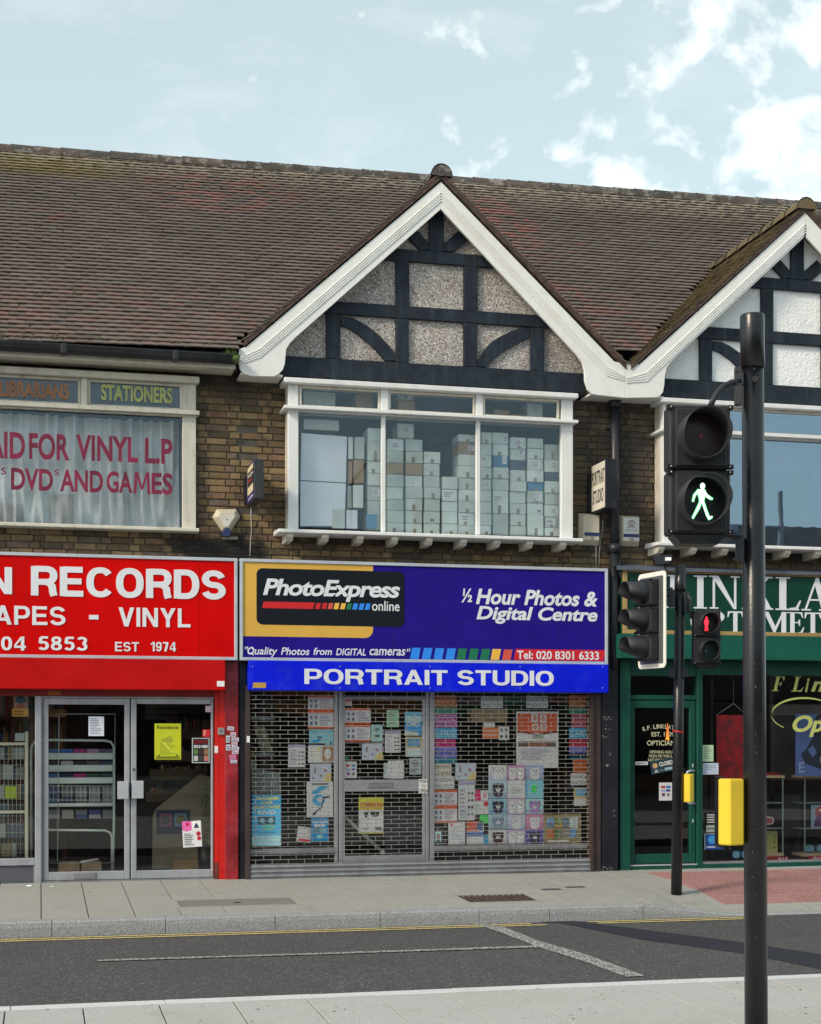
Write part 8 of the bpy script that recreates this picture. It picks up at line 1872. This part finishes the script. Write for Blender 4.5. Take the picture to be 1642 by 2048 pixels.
# vehicle signal: three lamps with cowls and a white edged backboard, seen from the side
vp = atw(1303, 1241, wf-.16)
vs_ = thing('traffic_light', 'three-lamp traffic light with white edged backboard facing left', 'traffic light', vp-Vector((0, 0, .5)))
Mv = head_frame(vp, -79.5)
def rrp(hw, hh, r): return rr_poly(-hw, hw, -hh, hh, r)
q = MB(); q.prism(rrp(.245, .475, .05), .002, .012); place(q, Mv); q.build('backboard_edge', mat('backboard_white', (.82, .81, .76, 1), .4, var=.03), vs_)
q = MB(); q.prism(rrp(.205, .430, .015), -.004, .001); place(q, Mv); q.build('backboard', mat('backboard_grey', (.13, .15, .16, 1), .35, var=.1, metal=.3), vs_)
for k in range(3):
    zc = .27*(1-k)-.0
    q = MB(); q.box(-.14, .14, -.10, -.005, zc-.132, zc+.132); place(q, Mv); q.build('case', GSIG, vs_, bev=.012)
    q = MB(); hood(q, 0, zc, .108, -.095, .225, .06, 0, 2.1, flare=-.03); place(q, Mv); q.build('hood', HOODM, vs_)
    q = MB(); disc(q, 0, zc, .103, -.103, 0, bulge=.006); place(q, Mv); q.build('lens', (LENSR, LENSK, LENSG)[k], vs_)
    q = MB()
    for sx in (-1, 1):
        for sz in (-1, 1): q.box(sx*.135-.012, sx*.135+.012, -.112, -.08, zc+sz*.118-.010, zc+sz*.118+.010)
    place(q, Mv); q.build('hinge_lugs', BLACKG, vs_, kind='stuff')
# detector on top of the traffic light
dp = atw(1326, 1121, wf-.10); det = thing('vehicle_detector', 'black detector box with white label on top of the three-lamp signal', 'detector', dp-Vector((0, 0, .05)))
q = MB(); q.prism([(-.11, .045), (.09, .055), (.075, -.035), (-.055, -.050), (-.085, .0)], -.05, .06); q.xform(Matrix.Translation(dp) @ Matrix.Rotation(radians(-24), 4, 'Z')); q.build('housing', NAVY, det, bev=.005)
q = MB(); q.box(.022, .082, -.053, -.0505, -.008, .026); q.xform(Matrix.Translation(dp) @ Matrix.Rotation(radians(-24), 4, 'Z')); q.build('label_plate', PAPER, det)
q = MB(); q.tube([dp+Vector((.02, 0, -.045)), dp+Vector((.04, .01, -.12)), dp+Vector((.04, .02, -.30))], .014, 8); q.build('stalk', BLACK, det)
# tag and tape tied to the far pole
tg_ = thing('tag', 'orange and yellow paper tag tied with red tape round the far pole', 'tag', atw(1336, 1481, wf-.06))
q = MB(); c_ = [atw(*p, wf-.075) for p in ((1335, 1445), (1338, 1462), (1339, 1481), (1331, 1480), (1333, 1462))]; q.add([tuple(v) for v in c_]+[tuple(v+Vector((0, .004, 0))) for v in c_], [(0, 4, 3, 2, 1), (5, 6, 7, 8, 9)]); q.build('paper_tag', glow('fluorescent_orange', (1, .25, .03, 1), 0, (.9, .24, .03, 1)), tg_)
q = MB(); c_ = [atw(*p, wf-.077) for p in ((1336, 1467), (1338.3, 1480), (1333, 1479.5))]; q.add([tuple(v) for v in c_], [(0, 2, 1)]); q.build('yellow_print', flat((245, 205, 60)), tg_)
q = MB(); ctr = atw(1356, 1463, wf); q.add([(ctr.x+.0565*cos(radians(a_)), ctr.y+.0565*sin(radians(a_)), ctr.z+dz+(a_+90)/180*-.02) for dz in (-.010, .006) for a_ in range(-190, 20, 15)], [(i, i+1, i+15, i+14) for i in range(13)]); q.build('tape', flat((190, 30, 40)), tg_)

# ================================================================== the far side of the street (behind the camera; it shows in the shop glass)
def opposite(x0, x1, h, hr, col, label, shop):
    Yq = -32.0; t = thing('terrace_house', label, 'house', ((x0+x1)/2, Yq-4, -.3), None)
    m = mat('render_'+shop[0], col, .85, var=.1, dirt=.2)
    q = MB(); q.box(x0, x1, Yq-8, Yq, -.3, h); q.build('wall', m, t)
    q = MB(); q.add([(x0, Yq+.3, h), (x1, Yq+.3, h), (x1, Yq-4, h+hr), (x0, Yq-4, h+hr), (x1, Yq-8.3, h), (x0, Yq-8.3, h)], [(0, 1, 2, 3), (3, 2, 4, 5), (1, 4, 2), (0, 3, 5)]); rf = q.build('roof', mat('far_roof', (.09, .075, .07, 1), .85, var=.2), t)
    q = MB(); q.box(x0+.8, x0+1.6, Yq-4.5, Yq-3.6, h+hr-.4, h+hr+1.1); q.build('chimney', mat('far_brick', (.17, .10, .06, 1), .9, var=.2), rf)
    n = int((x1-x0)/2.6)
    for i in range(n):
        xc = x0+(x1-x0)*(i+.5)/n; q = MB(); q.box(xc-.7, xc+.7, Yq+.001, Yq+.06, 4.0, 5.7); w_ = q.build('window', WHITE, t)
        q = MB(); q.box(xc-.62, xc-.03, Yq+.061, Yq+.066, 4.1, 5.6); q.box(xc+.03, xc+.62, Yq+.061, Yq+.066, 4.1, 5.6); q.build('pane', mat('far_glass', (.03, .04, .06, 1), .08), w_)
    q = MB(); q.box(x0+.1, x1-.1, Yq+.001, Yq+.35, 2.75, 3.5); q.build('fascia', mat('fascia_'+shop[0], shop[1], .4), t)
    q = MB(); q.box(x0+.3, x1-.3, Yq+.001, Yq+.05, .3, 2.7); q.build('shop_window', mat('far_shop_glass', (.02, .02, .025, 1), .1), t)
    if shop[2]: q = MB(); q.add([(x0+.1, Yq+.05, 2.74), (x1-.1, Yq+.05, 2.74), (x1-.1, Yq+1.4, 2.2), (x0+.1, Yq+1.4, 2.2)], [(0, 1, 2, 3)]); q.build('awning', mat('awning_'+shop[0], shop[2], .8), t)
opposite(-16, -8, 6.4, 2.2, (.42, .38, .30, 1), 'cream rendered house across the street, leftmost behind the camera', ('cream', (.02, .05, .2, 1), None)); opposite(-8, -.5, 6.8, 2.4, (.22, .12, .07, 1), 'red brick house across the street', ('brick', (.3, .02, .02, 1), None))
opposite(-.5, 7, 6.5, 1.9, (.50, .47, .42, 1), 'pale house across the street with maroon shop', ('pale', (.10, .01, .015, 1), None)); opposite(7, 12, 6.7, 2.0, (.40, .36, .30, 1), 'tan house across the street with orange shop', ('tan', (.55, .16, .01, 1), (.5, .18, .02, 1)))
opposite(12, 18, 6.6, 2.1, (.50, .48, .44, 1), 'white house across the street with a green awning', ('white', (.02, .1, .04, 1), (.015, .16, .05, 1))); opposite(18, 30, 7.0, 2.3, (.20, .12, .08, 1), 'long brick house across the street', ('brown', (.05, .05, .06, 1), None)); opposite(30, 46, 6.6, 2.2, (.44, .40, .33, 1), 'cream house far along the street', ('sand', (.02, .06, .1, 1), None))
sl_ = thing('street_lamp', 'grey street lamp on the opposite pavement', 'street lamp', (7.2, -20, -.2))
q = MB(); q.tube([(7.2, -20, -.3), (7.2, -20, 7.2), (7.25, -19.95, 7.6), (7.5, -19.6, 7.95), (7.9, -19.2, 8.05)], [.09, .06, .045, .04, .035], 10); q.build('column', ALUD, sl_)
q = MB(); q.tube([(7.9, -19.2, 8.05), (8.1, -19.0, 8.05), (8.5, -18.7, 8.02), (8.7, -18.5, 8.0)], [.05, .13, .13, .03], 10); q.build('lantern', ALUD, sl_)
cl_ = thing('camera_column', 'tall grey camera column on the opposite pavement', 'camera column', (17.9, -19, -.2))
q = MB(); q.tube([(17.9, -19, -.3), (17.9, -19, 7.6)], .06, 10); q.build('column', ALUD, cl_)
q = MB(); q.tube([(16.6, -19, 6.7), (17.9, -19, 6.7)], .04, 8); q.tube([(16.6, -19, 6.7), (16.6, -19, 6.45)], .14, 10); q.tube([(17.9, -19, 5.3), (17.4, -19, 5.3), (17.2, -19, 5.9), (16.8, -19, 6.3)], .03, 8); q.build('arm', ALUD, cl_)

# litter and specks on the pavements
rl = random.Random(21)
for (px, py, s_, lb) in ((58, 1773, .05, 'crumpled white scrap of litter by the record shop riser'), (102, 1775, .03, 'tiny white scrap of litter before the left glass door'), (176, 1783, .03, 'small brown leaf on the far pavement, left')):
    x_, y_ = gp(px, py); q = MB(); k = 7; z_ = pz(y_)
    ring_ = [(x_+s_*rl.uniform(.5, 1.1)*cos(2*pi*i/k), y_+s_*.6*rl.uniform(.5, 1.1)*sin(2*pi*i/k), z_+rl.uniform(.001, .012)) for i in range(k)]
    q.add(ring_+[(x_, y_, z_+.016)], [(i, (i+1) % k, k) for i in range(k)]); q.build('litter', PAPER if 'white' in lb else CARDB, label=lb, cat='litter')
q = MB()
for _ in range(260):
    if rl.random() < .45: x_, y_ = rl.uniform(-.3, 9), rl.uniform(KY+.02, -.1); z_ = pz(y_)
    else: x_, y_ = rl.uniform(-.5, 6), rl.uniform(-8.6, IY-.1); z_ = isl(y_)
    s_ = rl.uniform(.004, .012); k = 5
    q.add([(x_+s_*rl.uniform(.6, 1.2)*cos(2*pi*i/k), y_+s_*rl.uniform(.6, 1.2)*sin(2*pi*i/k), z_+.0035) for i in range(k)], [tuple(range(k))], 0 if rl.random() < .7 else 1)
q.build('debris', [mat('dark_grit', (.10, .085, .07, 1), .9), mat('pale_grit', (.5, .5, .48, 1), .9)], kind='stuff', label='grit and crumbs scattered over the pavements', cat='grit')
